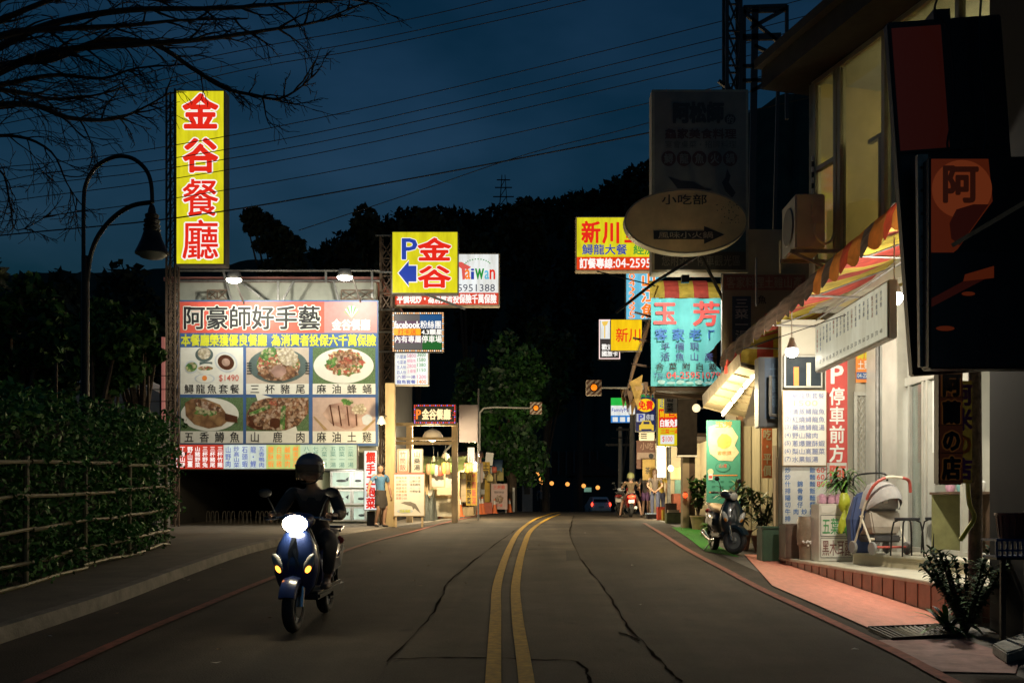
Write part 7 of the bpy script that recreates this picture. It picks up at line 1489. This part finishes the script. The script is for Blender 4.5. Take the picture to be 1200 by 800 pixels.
def scooter(label, loc, rz, paint, trim, seatm, head_on=False, tail_on=False, sig_on=False, box=False, lean=0, steer=0):
    t = thing('scooter', label, 'scooter', loc, rz); t.rotation_euler.y = lean
    for y, nm in ((-.63, 'front_wheel'), (.60, 'rear_wheel')):
        b = MB(); torus(b, (0, y, .235), .185, .05, .055, TYRE); w = b.build(nm, t, world=False, smooth=True)
        b = MB(); b.lathe([(.145, -.03), (.15, -.035), (.15, .035), (.145, .03), (.12, .0)], (0, y, .235), RIM, 24, 'X'); b.lathe([(.05, -.05), (.055, -.03), (.055, .03), (.05, .05)], (0, y, .235), RIM, 14, 'X')
        for i in range(5):
            a = i * 2 * math.pi / 5; b.bar((0, y + .04*math.cos(a), .235 + .04*math.sin(a)), (0, y + .14*math.cos(a), .235 + .14*math.sin(a)), .03, .03, RIM)
        if y < 0: b.lathe([(.1, .045), (.1, .052), (.03, .052)], (0, y, .235), CHR, 20, 'X')
        b.build('rim', w, world=False, smooth=True)
    b = MB()                                                # mudguard over the front wheel
    rings = []
    for i in range(12):
        a = R(25) + R(135) * i / 11; rr = .265
        rings.append([Vector((x, -.63 + (rr + dz) * -math.cos(a), .235 + (rr + dz) * math.sin(a))) for x, dz in ((-.075, -.05), (-.07, .0), (0, .022), (.07, .0), (.075, -.05), (.06, -.05), (0, .008), (-.06, -.05))])
    b.loft(rings, paint); b.build('front_fender', t, world=False, smooth=True)
    b = MB()
    for sx in (-.075, .075): b.tube([(sx, -.63, .235), (sx * .95, -.54, .52)], .022, CHR, 8)
    b.tube([(0, -.52, .5), (0, -.40, .98)], .03, BPL, 8); b.build('fork', t, world=False, smooth=True)
    S = [(-.47, .33, .10, .07), (-.50, .42, .165, .10), (-.515, .54, .20, .12), (-.505, .66, .205, .115), (-.485, .78, .175, .095), (-.455, .88, .125, .07), (-.43, .95, .085, .05)]
    b = MB(); b.loft([sring(0, y, z, hw, hd) for y, z, hw, hd in S], paint); b.build('front_apron', t, world=False, smooth=True)
    b = MB(); b.loft([sring(0, y + .1, z, hw * .96, hd * .55) for y, z, hw, hd in S], BPL); b.build('leg_shield', t, world=False, smooth=True)
    b = MB(); b.add([(-.012, -.622, .44), (.012, -.622, .44), (.05, -.618, .72), (.02, -.58, .86), (-.02, -.58, .86), (-.05, -.618, .72)], [(0, 1, 2, 3, 4, 5)], trim); b.prism([(-.03, -.633, .46), (.03, -.633, .46), (.055, -.632, .62), (.02, -.60, .76), (-.02, -.60, .76), (-.055, -.632, .62)], (0, .03, 0), trim); b.build('front_badge_panel', t, world=False, bevel=.006)
    for sx in (-1, 1):
        m = E('signal_glow', (255, 150, 50), 5) if sig_on else CLEAR
        sg = MB().ell((0, 0, 0), (.045, .03, .115), CLEAR, 12, 8, xf=Matrix.Rotation(sx * R(28), 3, 'Y')); o = sg.build('turn_signal', t, world=False, smooth=True); o.location = (sx * .135, -.602, .615)
        o2 = MB().ell((0, -.014, -.035), (.026, .022, .042), m if sig_on else M('amber_plastic', (.5, .2, .03), .3), 10, 6, xf=Matrix.Rotation(sx * R(28), 3, 'Y')).build('signal_bulb', o, world=False, smooth=True)
    b = MB(); b.loft([sring(0, y, z, hw, hd, axis='Y') for y, z, hw, hd in ((-.57, .985, .06, .045), (-.53, .99, .115, .075), (-.46, 1.0, .15, .085), (-.38, 1.01, .15, .07), (-.32, 1.0, .09, .045))], paint); b.build('handlebar_cowl', t, world=False, smooth=True)
    b = MB().ell((0, -.545, .98), ((.114, .055, .082) if head_on else (.1, .05, .07)), E('headlight_on', (255, 238, 196), 70) if head_on else CLEAR, 16, 10); b.build('headlight', t, world=False, smooth=True)
    b = MB().tube([(-.34, -.33, 1.02), (-.15, -.4, 1.03), (.15, -.4, 1.03), (.34, -.33, 1.02)], .013, CHR, 8); b.build('handlebar', t, world=False, smooth=True)
    for sx in (-1, 1):
        MB().tube([(sx*.34, -.33, 1.02), (sx*.22, -.375, 1.027)], .019, BPL, 10).build('grip', t, world=False, smooth=True)
        MB().tube([(sx*.3, -.41, 1.01), (sx*.2, -.43, 1.02)], .008, CHR, 6).build('brake_lever', t, world=False)
        mr = MB().tube(catmull([(sx*.2, -.41, 1.04), (sx*.25, -.43, 1.16), (sx*.29, -.41, 1.23)], 3), .007, BPL, 6).build('mirror', t, world=False, smooth=True)
        MB().ell((sx*.31, -.405, 1.26), (.065, .018, .042), BPL, 14, 8).build('mirror_shell', mr, world=False, smooth=True)
    b = MB(); b.box((-.19, -.42, .27), (.19, .16, .34), BPL); b.build('floorboard', t, world=False, bevel=.02)
    b = MB(); b.box((-.185, -.36, .343), (.185, .1, .35), M('floor_mat', (.25, .2, .14), .8, .3)); b.build('floor_mat', t, world=False)
    b = MB(); b.loft([sring(0, y, z, hw, hd, axis='Y') for y, z, hw, hd in ((.06, .48, .10, .16), (.16, .52, .155, .21), (.35, .56, .175, .20), (.58, .62, .165, .145), (.8, .69, .115, .085), (.92, .73, .05, .04))], paint); b.build('rear_body', t, world=False, smooth=True)
    for sx in (-1, 1): MB().prism([(sx*.168, .14, .46), (sx*.178, .5, .5), (sx*.15, .78, .66), (sx*.15, .74, .7), (sx*.178, .44, .6), (sx*.166, .16, .6)], (sx*.012, 0, 0), trim).build('side_panel', t, world=False, bevel=.004)
    b = MB(); b.loft([sring(0, y, z, hw, hd, axis='Y', p=3) for y, z, hw, hd in ((.03, .70, .07, .03), (.1, .735, .125, .05), (.28, .755, .15, .055), (.48, .785, .155, .06), (.7, .82, .13, .055), (.84, .825, .07, .03))], seatm); b.build('seat', t, world=False, smooth=True)
    b = MB().tube([(-.13, .72, .84), (-.13, .9, .87), (.13, .9, .87), (.13, .72, .84)], .014, CHR, 8); b.build('grab_rail', t, world=False, smooth=True)
    b = MB().box((.09, .2, .2), (.17, .75, .34), BPL).box((-.1, .3, .22), (.09, .5, .4), BPL); b.build('engine', t, world=False, bevel=.03)
    b = MB().tube([(-.12, .15, .22), (-.13, .4, .2), (-.15, .55, .26), (-.15, .88, .34)], [.02, .025, .05, .055], CHR, 12); b.build('exhaust', t, world=False, smooth=True)
    b = MB().ell((0, .9, .73), (.14, .05, .06), E('tail_glow', (255, 40, 20), 14) if tail_on else M('tail_red', (.3, .02, .015), .3), 14, 8); b.build('tail_light', t, world=False, smooth=True)
    b = MB().box((-.06, .78, .36), (.06, .86, .66), BPL).box((-.075, .84, .3), (.075, .86, .52), BPL); b.build('rear_fender', t, world=False, bevel=.012)
    b = MB().box((-.11, .865, .5), (.11, .872, .62), WHITE); b.build('number_plate', t, world=False, bevel=.003)
    if not head_on and not tail_on:
        b = MB().tube([(-.1, .3, .22), (-.22, .42, .012)], .012, CHR, 6).tube([(.1, .3, .22), (.22, .42, .012)], .012, CHR, 6); b.build('kickstand', t, world=False)
    if steer:
        c = Vector((0, -.55, 0)); rot = Matrix.Rotation(steer, 3, 'Z')
        for o in [x for x in bpy.data.objects if x.parent == t and x.name.split('.')[0] in ('front_wheel', 'front_fender', 'fork', 'handlebar_cowl', 'headlight', 'handlebar', 'grip', 'brake_lever', 'mirror')]:
            o.rotation_euler.z = steer; o.location = c - rot @ c
    if box: MB().loft([sring(0, .78, z, w_, d_, p=4) for z, w_, d_ in ((.86, .17, .16), (.9, .2, .19), (1.1, .2, .19), (1.16, .14, .13))], BPL).build('top_box', t, world=False, smooth=True)
    return t

# ------------------------------------------------------------------ people
def skin_mesh(vs, es, sub=2):
    me = bpy.data.meshes.new('s'); me.from_pydata([v[0] for v in vs], es, []); o = bpy.data.objects.new('s', me); col.objects.link(o)
    sk = o.modifiers.new('skin', 'SKIN'); sk.use_smooth_shade = True; sk.branch_smoothing = .6
    for i, v in enumerate(vs):
        d = me.skin_vertices[0].data[i]; r = v[1]; d.radius = r if isinstance(r, tuple) else (r, r); d.use_root = (i == 0)
    ss = o.modifiers.new('sub', 'SUBSURF'); ss.levels = sub; ss.render_levels = sub
    ev = o.evaluated_get(bpy.context.evaluated_depsgraph_get()); m2 = ev.to_mesh()
    out = ([tuple(v.co) for v in m2.vertices], [tuple(p.vertices) for p in m2.polygons]); ev.to_mesh_clear()
    bpy.data.objects.remove(o); bpy.data.meshes.remove(me); return out
SKIN = M('skin', (.42, .25, .17), .55, .1, 8); EYE_ = M('eye_dark', (.02, .015, .012), .2); HAIRB = M('hair_black', (.015, .012, .01), .5, .3, 30, stretch=(8, 8, .6)); HAIRN = M('hair_brown', (.09, .05, .03), .5, .3, 30, stretch=(8, 8, .6)); HAIRG = M('hair_grey', (.35, .32, .28), .6, .3, 30)
def person(label, loc, rz, J, shirt, pants, shoes, hair, sleeve=.55, leg=1.0, w=1.0, headyaw=0, headpitch=0, hairlen=0, helmet=None, group=None, apron=None):
    t = thing('person', label, 'person', loc, rz, group); V = {k: Vector(v) for k, v in J.items()}
    vs = []; es = []
    def add(p, r, parent=None):
        vs.append((tuple(p), r)); i = len(vs) - 1
        if parent is not None: es.append((parent, i))
        return i
    pel = add(V['pel'], (.115*w, .095*w)); wst = add(V['pel'].lerp(V['chs'], .45), (.105*w, .085*w), pel); chs = add(V['chs'], (.125*w, .095*w), wst)
    nk = add(V['nek'], .052, chs); add(V['nek'].lerp(V['hed'], .75), .048, nk)
    for sd in 'LR':
        sh = add(V['sh' + sd], .058*w, chs); el = add(V['el' + sd], .04*w, add(V['sh' + sd].lerp(V['el' + sd], .5), .048*w, sh)); wr = add(V['wr' + sd], .027, add(V['el' + sd].lerp(V['wr' + sd], .35), .039*w, el))
        d = (V['wr' + sd] - V['el' + sd]).normalized(); up = d.cross(Vector((0, 1, 0))); side = up.normalized() if up.length > .2 else Vector((1, 0, 0)); side = d.cross(side).normalized(); cu = d.cross(side).normalized() * (1 if sd == 'L' else -1)
        pm = add(V['wr' + sd] + d * .055, (.036, .02), wr)
        for f in range(4):
            q = V['wr' + sd] + d * .085 + side * (f - 1.5) * .02; L = (.06, .072, .068, .052)[f]; k = add(q, .0098, pm); k = add(q + d * L * .55 + cu * .008, .0088, k); add(q + d * L * .85 + cu * .034, .0075, k)
        k = add(V['wr' + sd] + d * .045 - side * .038, .011, pm); add(V['wr' + sd] + d * .085 - side * .052 + cu * .02, .0085, k)
        hp = add(V['hp' + sd], .088*w, pel); kn = add(V['kn' + sd], .056, add(V['hp' + sd].lerp(V['kn' + sd], .45), .077*w, hp)); an = add(V['an' + sd], .036, add(V['kn' + sd].lerp(V['an' + sd], .35), .054, kn)); add(V['to' + sd], (.036, .024), add(V['an' + sd].lerp(V['to' + sd], .45) - Vector((0, 0, .02)), (.036, .03), an))
    b = MB(); b.add(*skin_mesh(vs, es), SKIN)
    hx = Matrix.Rotation(headyaw, 3, 'Z') @ Matrix.Rotation(headpitch, 3, 'X'); H = V['hed']
    def hp_(x, y, z): return H + hx @ Vector((x, y, z))
    prof = [(.118, .012), (.112, .045), (.09, .07), (.05, .078), (.0, .077), (-.04, .07), (-.08, .055), (-.105, .036), (-.115, .012)]
    b.loft([[hp_(r * math.cos(a), (r * 1.18 if math.sin(a) > 0 else r * 1.22) * math.sin(a) + (-.012 if z < -.03 else 0), z) for a in [2*math.pi*j/18 for j in range(18)]] for z, r in prof], SKIN)
    b.loft([[hp_(x, y, z) for x, y, z in rr] for rr in (((-.008, -.09, .012), (.008, -.09, .012), (.0, -.08, .012)), ((-.014, -.093, -.022), (.014, -.093, -.022), (0, -.116, -.024)), ((-.013, -.088, -.035), (.013, -.088, -.035), (0, -.1, -.037)))], SKIN)
    for sx in (-1, 1): b.ell(hp_(sx * .08, .01, -.005), (.012, .022, .034), SKIN, 8, 6, xf=hx)
    b.build('body', t, world=False, smooth=True, ang=70)
    for sx in (-1, 1): MB().ell(hp_(sx * .031, -.083, .008), (.013, .008, .0075), EYE_, 8, 6, xf=hx).build('eye', t, world=False, smooth=True)
    MB().ell(hp_(0, -.083, -.066), (.024, .006, .006), M('lips', (.3, .1, .08), .5), 10, 5, xf=hx).build('mouth', t, world=False, smooth=True)
    # hair
    if helmet is None or hairlen:
        hb_ = MB(); rr = [(.128, .02), (.118, .06), (.09, .088), (.045, .1), (.0, .1), (-.05, .09), (-.085, .062)]
        hb_.loft([[hp_(r * .93 * math.cos(a), r * 1.12 * math.sin(a) + .012 if math.sin(a) > -.35 or z > .05 else r * 1.05 * math.sin(a) + .06, z + .008 * math.sin(a * 5 + z * 60)) for a in [2*math.pi*j/22 for j in range(22)]] for z, r in rr], hair)
        if hairlen:
            rings = []
            for i in range(7):
                u = i / 6; rings.append([hp_((.09 - .02 * u) * math.cos(a) + .006 * math.sin(a * 4 + i), .055 + .02 * u + (.05 - .012 * u) * math.sin(a), .05 - u * (hairlen + .06)) for a in [2*math.pi*j/14 for j in range(14)]])
            hb_.loft(rings, hair)
        hb_.build('hair', t, world=False, smooth=True, ang=70)
    if helmet is not None:
        hm = MB(); rings = []
        for i in range(9):
            a = R(4) + R(104) * i / 8; rings.append([hp_(.137 * math.sin(a) * math.cos(q), .155 * math.sin(a) * math.sin(q) + .005, .03 + .138 * math.cos(a) - (.05 * max(0, math.sin(q)) if i == 8 else 0)) for q in [2*math.pi*j/24 for j in range(24)]])
        hm.loft(rings, helmet); h = hm.build('helmet', t, world=False, smooth=True, ang=70)
        vz = MB(); rings = []
        for i in range(6):
            z = .055 - .15 * i / 5; rings.append([hp_((.142 - .01 * i / 5) * math.cos(q), -(.158 - .02 * i / 5) * math.sin(q) , z) for q in [R(12) + R(156) * j / 14 for j in range(15)]])
        vz.loft(rings, M('visor', (.3, .26, .24), .06, .1, trans=.85), cap=False); vz.build('visor', h, world=False, smooth=True)
        MB().tube(catmull([hp_(-.1, -.02, -.05), hp_(-.06, -.07, -.12), hp_(.06, -.07, -.12), hp_(.1, -.02, -.05)], 3), .008, BPL, 6).build('chin_strap', h, world=False, smooth=True)
    # clothes
    def cloth(name, nodes, edges, mat, sub=2): MB().add(*skin_mesh(nodes, edges, sub), mat).build(name, t, world=False, smooth=True, ang=80)
    n = [(tuple(V['pel'] + (V['chs'] - V['pel']) * -.32), (.145*w, .125*w)), (tuple(V['pel'].lerp(V['chs'], .5)), (.125*w, .108*w)), (tuple(V['chs']), (.142*w, .112*w)), (tuple(V['chs'].lerp(V['nek'], .7)), .075)]; e = [(0, 1), (1, 2), (2, 3)]
    for sd in 'LR':
        a = V['sh' + sd]; m_ = V['el' + sd]; i = len(n)
        n.append((tuple(a + (V['chs'] - a) * .05), .066*w)); e.append((2, i))
        if sleeve <= 1: n.append((tuple(a.lerp(m_, sleeve)), .055*w)); e.append((i, i + 1))
        else: n += [(tuple(m_), .057*w), (tuple(m_.lerp(V['wr' + sd], min(1, sleeve - 1))), .042*w)]; e += [(i, i + 1), (i + 1, i + 2)]
    cloth('shirt', n, e, shirt)
    n = [(tuple(V['pel'].lerp(V['chs'], .34)), (.112*w, .094*w)), (tuple(V['pel'] + Vector((0, 0, .02))), (.13*w, .11*w))]; e = [(0, 1)]
    for sd in 'LR':
        i = len(n); n.append((tuple(V['hp' + sd]), .1*w)); e.append((1, i)); k = V['kn' + sd]
        n.append((tuple(V['hp' + sd].lerp(k, .5)), .092*w)); e.append((i, i + 1))
        if leg <= .5: n.append((tuple(V['hp' + sd].lerp(k, .5 + leg)), .085*w)); e.append((i + 1, i + 2))
        else: n += [(tuple(k), .072), (tuple(k.lerp(V['an' + sd], .5)), .064), (tuple(k.lerp(V['an' + sd], min(.97, leg))), .055)]; e += [(i + 1, i + 2), (i + 2, i + 3), (i + 3, i + 4)]
    cloth('trousers', n, e, pants)
    for sd in 'LR':
        a, o = V['an' + sd], V['to' + sd]; q = a + (a - o).normalized() * .04
        cloth('shoe', [(tuple(Vector((q.x, q.y, o.z + .012))), (.04, .03)), (tuple(a.lerp(o, .4) + Vector((0, 0, -.035))), (.046, .04)), (tuple(o + (o - a).normalized() * .03), (.043, .025))], [(0, 1), (1, 2)], shoes)
    if apron:
        ab = MB(); P_, C_ = V['pel'], V['chs']; ab.loft([[P_ + Vector((.15*w * math.cos(a), -.13*w * math.sin(a), z)) for a in [R(-25) + R(230) * j / 14 for j in range(15)]] for z in (.06, -.1, -.3, -.42)], apron, cap=False); ab.build('apron', t, world=False, smooth=True)
    return t
STAND = dict(pel=(0, 0, .93), chs=(0, .01, 1.28), nek=(0, .0, 1.45), hed=(0, -.02, 1.6), shL=(.19, .01, 1.39), shR=(-.19, .01, 1.39), elL=(.25, .03, 1.11), elR=(-.25, .03, 1.11), wrL=(.25, -.06, .87), wrR=(-.25, -.06, .87),
             hpL=(.09, 0, .88), hpR=(-.09, 0, .88), knL=(.1, -.02, .48), knR=(-.1, -.02, .48), anL=(.1, .02, .085), anR=(-.1, .02, .085), toL=(.12, -.14, .035), toR=(-.12, -.14, .035))
def J(**k): d = dict(STAND); d.update(k); return d

# rider on the blue scooter
BLUEP = M('scooter_blue', (.015, .032, .13), .3, .2, 4, coat=.6); DARKP = M('scooter_dark_teal', (.01, .02, .028), .3, .2, 4, coat=.6); REDS = M('scooter_red', (.6, .03, .025), .3, .2, 4, coat=.6); SILV = M('scooter_silver', (.4, .4, .4), .3, .1, metal=.5); WHP = M('scooter_white', (.55, .57, .6), .3, .1, coat=.5)
SEATB = M('seat_black', (.02, .02, .02), .6, .2, 10, bump=.2); SEATT = M('seat_tan', (.42, .27, .13), .6, .2, 8)
fwp = G(344, 741); ang = R(-2); fdir = Vector((math.sin(ang), -math.cos(ang), 0)); loc = fwp - fdir * .63; loc.z = zr(loc.y)
slope = math.atan((zr(loc.y + .5) - zr(loc.y - .5)))
sc1 = scooter('blue scooter with a blazing headlight, ridden towards the viewer', loc, ang, BLUEP, M('trim_blue_grey', (.05, .06, .09), .35, .2), SEATB, head_on=True, sig_on=True); sc1.rotation_euler.x = slope
RJ = J(pel=(0, .30, .84), chs=(0, .16, 1.17), nek=(0, .08, 1.34), hed=(0, .03, 1.47), shL=(.205, .14, 1.27), shR=(-.205, .14, 1.27), elL=(.31, -.0, 1.04), elR=(-.31, -.0, 1.04), wrL=(.295, -.27, 1.04), wrR=(-.295, -.27, 1.04),
       hpL=(.1, .27, .81), hpR=(-.1, .27, .81), knL=(.23, -.12, .76), knR=(-.22, -.12, .76), anL=(.17, -.02, .42), anR=(-.15, -.05, .42), toL=(.18, -.2, .372), toR=(-.16, -.22, .372))
rd = person('rider in dark jacket and grey open helmet on the blue scooter', loc, ang, RJ, M('jacket_dark', (.13, .09, .07), .8, .3, 6, bump=.3), M('trousers_dark', (.1, .085, .075), .85, .3, 6), M('sandal_brown', (.16, .1, .07), .7), HAIRB, sleeve=1.85, leg=.85, w=1.08, helmet=M('helmet_grey', (.24, .2, .2), .22, .15, 4, coat=.5)); rd.rotation_euler.x = slope
hl = loc + fdir * .64 + Vector((0, 0, .97)); lamp('headlight_beam', 'SPOT', hl, 5, (1, .93, .78), .06, (R(78), 0, R(180) + ang), R(75))
# parked dark scooter
fw2 = G(857, 651); a2 = R(3); f2 = Vector((math.sin(a2), -math.cos(a2), 0)); l2 = fw2 - f2 * .63; l2.z = zr(l2.y) + .004
sc2 = scooter('dark teal scooter with a tan seat parked beside the red line', l2, a2, DARKP, M('trim_dark', (.05, .055, .06), .4, .2), SEATT, lean=R(4), steer=R(38))
# red scooter with rider seen from behind
p3 = Vector((P(739, 0, 36.5).x, 36.5, zr(36.5)))
scooter('red scooter with glowing tail light seen from behind', p3, R(180 - 4), REDS, REDS, SEATB, tail_on=True)
SJ = J(pel=(0, .30, .84), chs=(0, .2, 1.17), nek=(0, .14, 1.33), hed=(0, .1, 1.47), shL=(.19, .19, 1.27), shR=(-.19, .19, 1.27), elL=(.32, .02, 1.06), elR=(-.32, .02, 1.06), wrL=(.3, -.26, 1.04), wrR=(-.3, -.26, 1.04),
       hpL=(.1, .25, .81), hpR=(-.1, .25, .81), knL=(.3, .0, .52), knR=(-.3, .0, .52), anL=(.38, .12, .09), anR=(-.38, .12, .09), toL=(.42, -.03, .035), toR=(-.42, -.03, .035))
person('rider in tan top and mottled green helmet on the red scooter, feet down', p3, R(180 - 4), SJ, M('tan_top', (.13, .09, .05), .85, .35, 14), M('shorts_dark', (.1, .05, .04), .85), M('flipflop', (.06, .05, .05), .7), HAIRN, sleeve=.8, leg=.3, helmet=M('helmet_camo', (.22, .24, .1), .5, .6, 16), hairlen=.22)
p4 = Vector((P(727, 0, 39).x, 39, zr(39))); scooter('white scooter parked beyond the red scooter, by the utility pole', p4, R(170), WHP, BLUEP, SEATB)
# standing people
g = lambda px, Y: Vector((P(px, 0, Y).x, Y, zr(Y) + .012))
GRP = 'people waiting at the food shop'
person('woman in grey brown top and blue jeans, hands clasped behind her back, long brown hair', g(767.5, 35.6), R(172), J(elL=(.27, .1, 1.12), elR=(-.27, .1, 1.12), wrL=(.06, .19, .93), wrR=(-.05, .2, .93)), M('top_greybrown', (.1, .08, .068), .85, .15, 10), M('jeans_blue', (.07, .08, .14), .85, .2, 8), M('shoe_dark', (.04, .04, .04), .7), HAIRN, sleeve=.75, leg=.95, w=.94, hairlen=.32, group=GRP)
person('person with pale grey hair and dark vest behind the red scooter', g(756.5, 37.2), R(150), J(elR=(-.3, -.1, 1.2), wrR=(-.26, -.32, 1.32)), M('vest_dark', (.07, .06, .055), .85), M('shorts_purple', (.16, .08, .2), .85), M('shoe_dark', (0, 0, 0)), HAIRG, sleeve=.5, leg=.35, group=GRP)
person('person in yellow top half hidden behind the long haired woman', g(774.5, 37.0), R(200), J(), M('top_yellow', (.5, .36, .06), .85, .15), M('jeans_blue', (0, 0, 0)), M('shoe_dark', (0, 0, 0)), HAIRB, sleeve=.6, leg=.95, group=GRP)
# man in the blue shirt walking by the beige post
person('man in blue shirt and dark apron shorts stepping past the red lettered upright sign', g(446, 26.9), R(35), J(chs=(-.03, -.02, 1.27), nek=(-.05, -.06, 1.43), hed=(-.07, -.12, 1.56), elR=(-.34, -.02, 1.14), wrR=(-.44, -.14, .94), elL=(.29, .08, 1.14), wrL=(.31, .0, .88), knR=(-.09, -.06, .49), anR=(-.08, .14, .1), toR=(-.09, -.01, .04), knL=(.12, -.04, .49), toL=(.13, -.14, .035)),
       M('shirt_blue', (.08, .2, .36), .85, .15, 8, bump=.2), M('shorts_charcoal', (.05, .045, .04), .85, .2), M('shoe_dark', (0, 0, 0)), HAIRB, sleeve=.75, leg=.42, w=1.05, headyaw=R(-20), headpitch=R(18), apron=M('apron_dark', (.05, .042, .036), .8, .2))
# far dim people by the kiosk
for i, (px, Y) in enumerate(((634, 62), (639.5, 62.8))):
    person(('pale dressed person walking far off below the orange globes', 'second pale dressed person far off, nearer the dark shed')[i], Vector((P(px, 0, Y).x, Y, zr(Y))), R(20 - 40 * i), J(), M('top_pale', (.2, .19, .2), .85), M('shorts_charcoal', (0, 0, 0)), M('shoe_dark', (0, 0, 0)), HAIRB, sleeve=.6, leg=.9, group='far people below the orange globes')

# white car driving away over the rise
cy = 80; cx = P(704.5, 0, cy).x; cz = P(0, 582, cy).z - 1.5
t = thing('white_car', 'small white hatchback driving away over the rise with red tail lights', 'car', (cx, cy, zr(cy)), R(6))
CARW = M('car_white', (.8, .8, .8), .3, .08, 3, coat=.6)
b = MB(); rings = []
for y, zb, zt, hw in ((-.0, .42, .95, .74), (.06, .3, 1.0, .81), (1.0, .26, 1.0, .84), (2.6, .26, .98, .84), (3.4, .3, .9, .8), (3.75, .36, .7, .68)): rings.append([(-hw, y, zb), (hw, y, zb), (hw, y, zb + (zt - zb) * .6), (hw * .93, y, zt), (-hw * .93, y, zt), (-hw, y, zb + (zt - zb) * .6)])
b.loft(rings, CARW); b.build('body', t, world=False, bevel=.04, smooth=True)
b = MB(); rings = []
for y, zt, hw in ((.1, .98, .74), (.42, 1.44, .6), (.7, 1.5, .6), (1.9, 1.48, .6), (2.7, .98, .72)): rings.append([(-hw if zt < 1.2 else -hw * 1.18, y, .97), (hw if zt < 1.2 else hw * 1.18, y, .97), (hw, y, zt), (-hw, y, zt)])
b.loft(rings, CARW); b.build('cabin', t, world=False, bevel=.03, smooth=True)
b = MB().add([(-.6, .12, 1.04), (.6, .12, 1.04), (.52, .385, 1.38), (-.52, .385, 1.38)], [(0, 1, 2, 3)], M('car_glass', (.03, .035, .04), .1, .1)); o_ = b.build('rear_window', t, world=False)
for sx in (-1, 1):
    MB().ell((sx * .73, .03, .86), (.09, .05, .17), E('car_tail', (255, 60, 40), 5), 10, 7).build('tail_light', t, world=False, smooth=True)
    for y in (.75, 3.0):
        b = MB(); torus(b, (sx * .76, y, .3), .22, .08, .09, TYRE, 20, 8); w = b.build('wheel', t, world=False, smooth=True); MB().lathe([(.17, -.05), (.18, .05), (.05, .06)], (sx * .78, y, .3), RIM, 16, 'X').build('rim', w, world=False, smooth=True)
MB().box((-.8, -.1, .36), (.8, .04, .56), CARW).build('bumper', t, world=False, bevel=.03); MB().box((-.2, -.115, .6), (.2, .0, .74), M('plate_pale', (.5, .5, .46), .6)).build('number_plate', t, world=False)

# a few fallen leaves and scraps on the road
sb = MB()
for i in range(46):
    y = rnd.uniform(7, 26); x = rnd.uniform(kx(y) + .1, rx(y)); z = zr(y) + .03; k = rnd.uniform(.02, .045); a = rnd.uniform(0, 6.28)
    if i % 3 == 0: x = kx(y) + rnd.uniform(.02, .35)
    sb.add([(x + k*math.cos(a + q), y + k*math.sin(a + q) * (1 if j % 2 else .5), z + .008 * (j % 2)) for j, q in enumerate((0, 1.57, 3.14, 4.71))], [(0, 1, 2, 3)], rnd.choice([M('dead_leaf', (.2, .13, .06), .8, .3), M('paper_scrap', (.45, .43, .38), .8, .2)]))
tag(sb.build('fallen_leaves'), 'scattered fallen leaves and paper scraps on the road', 'leaves', kind='stuff')
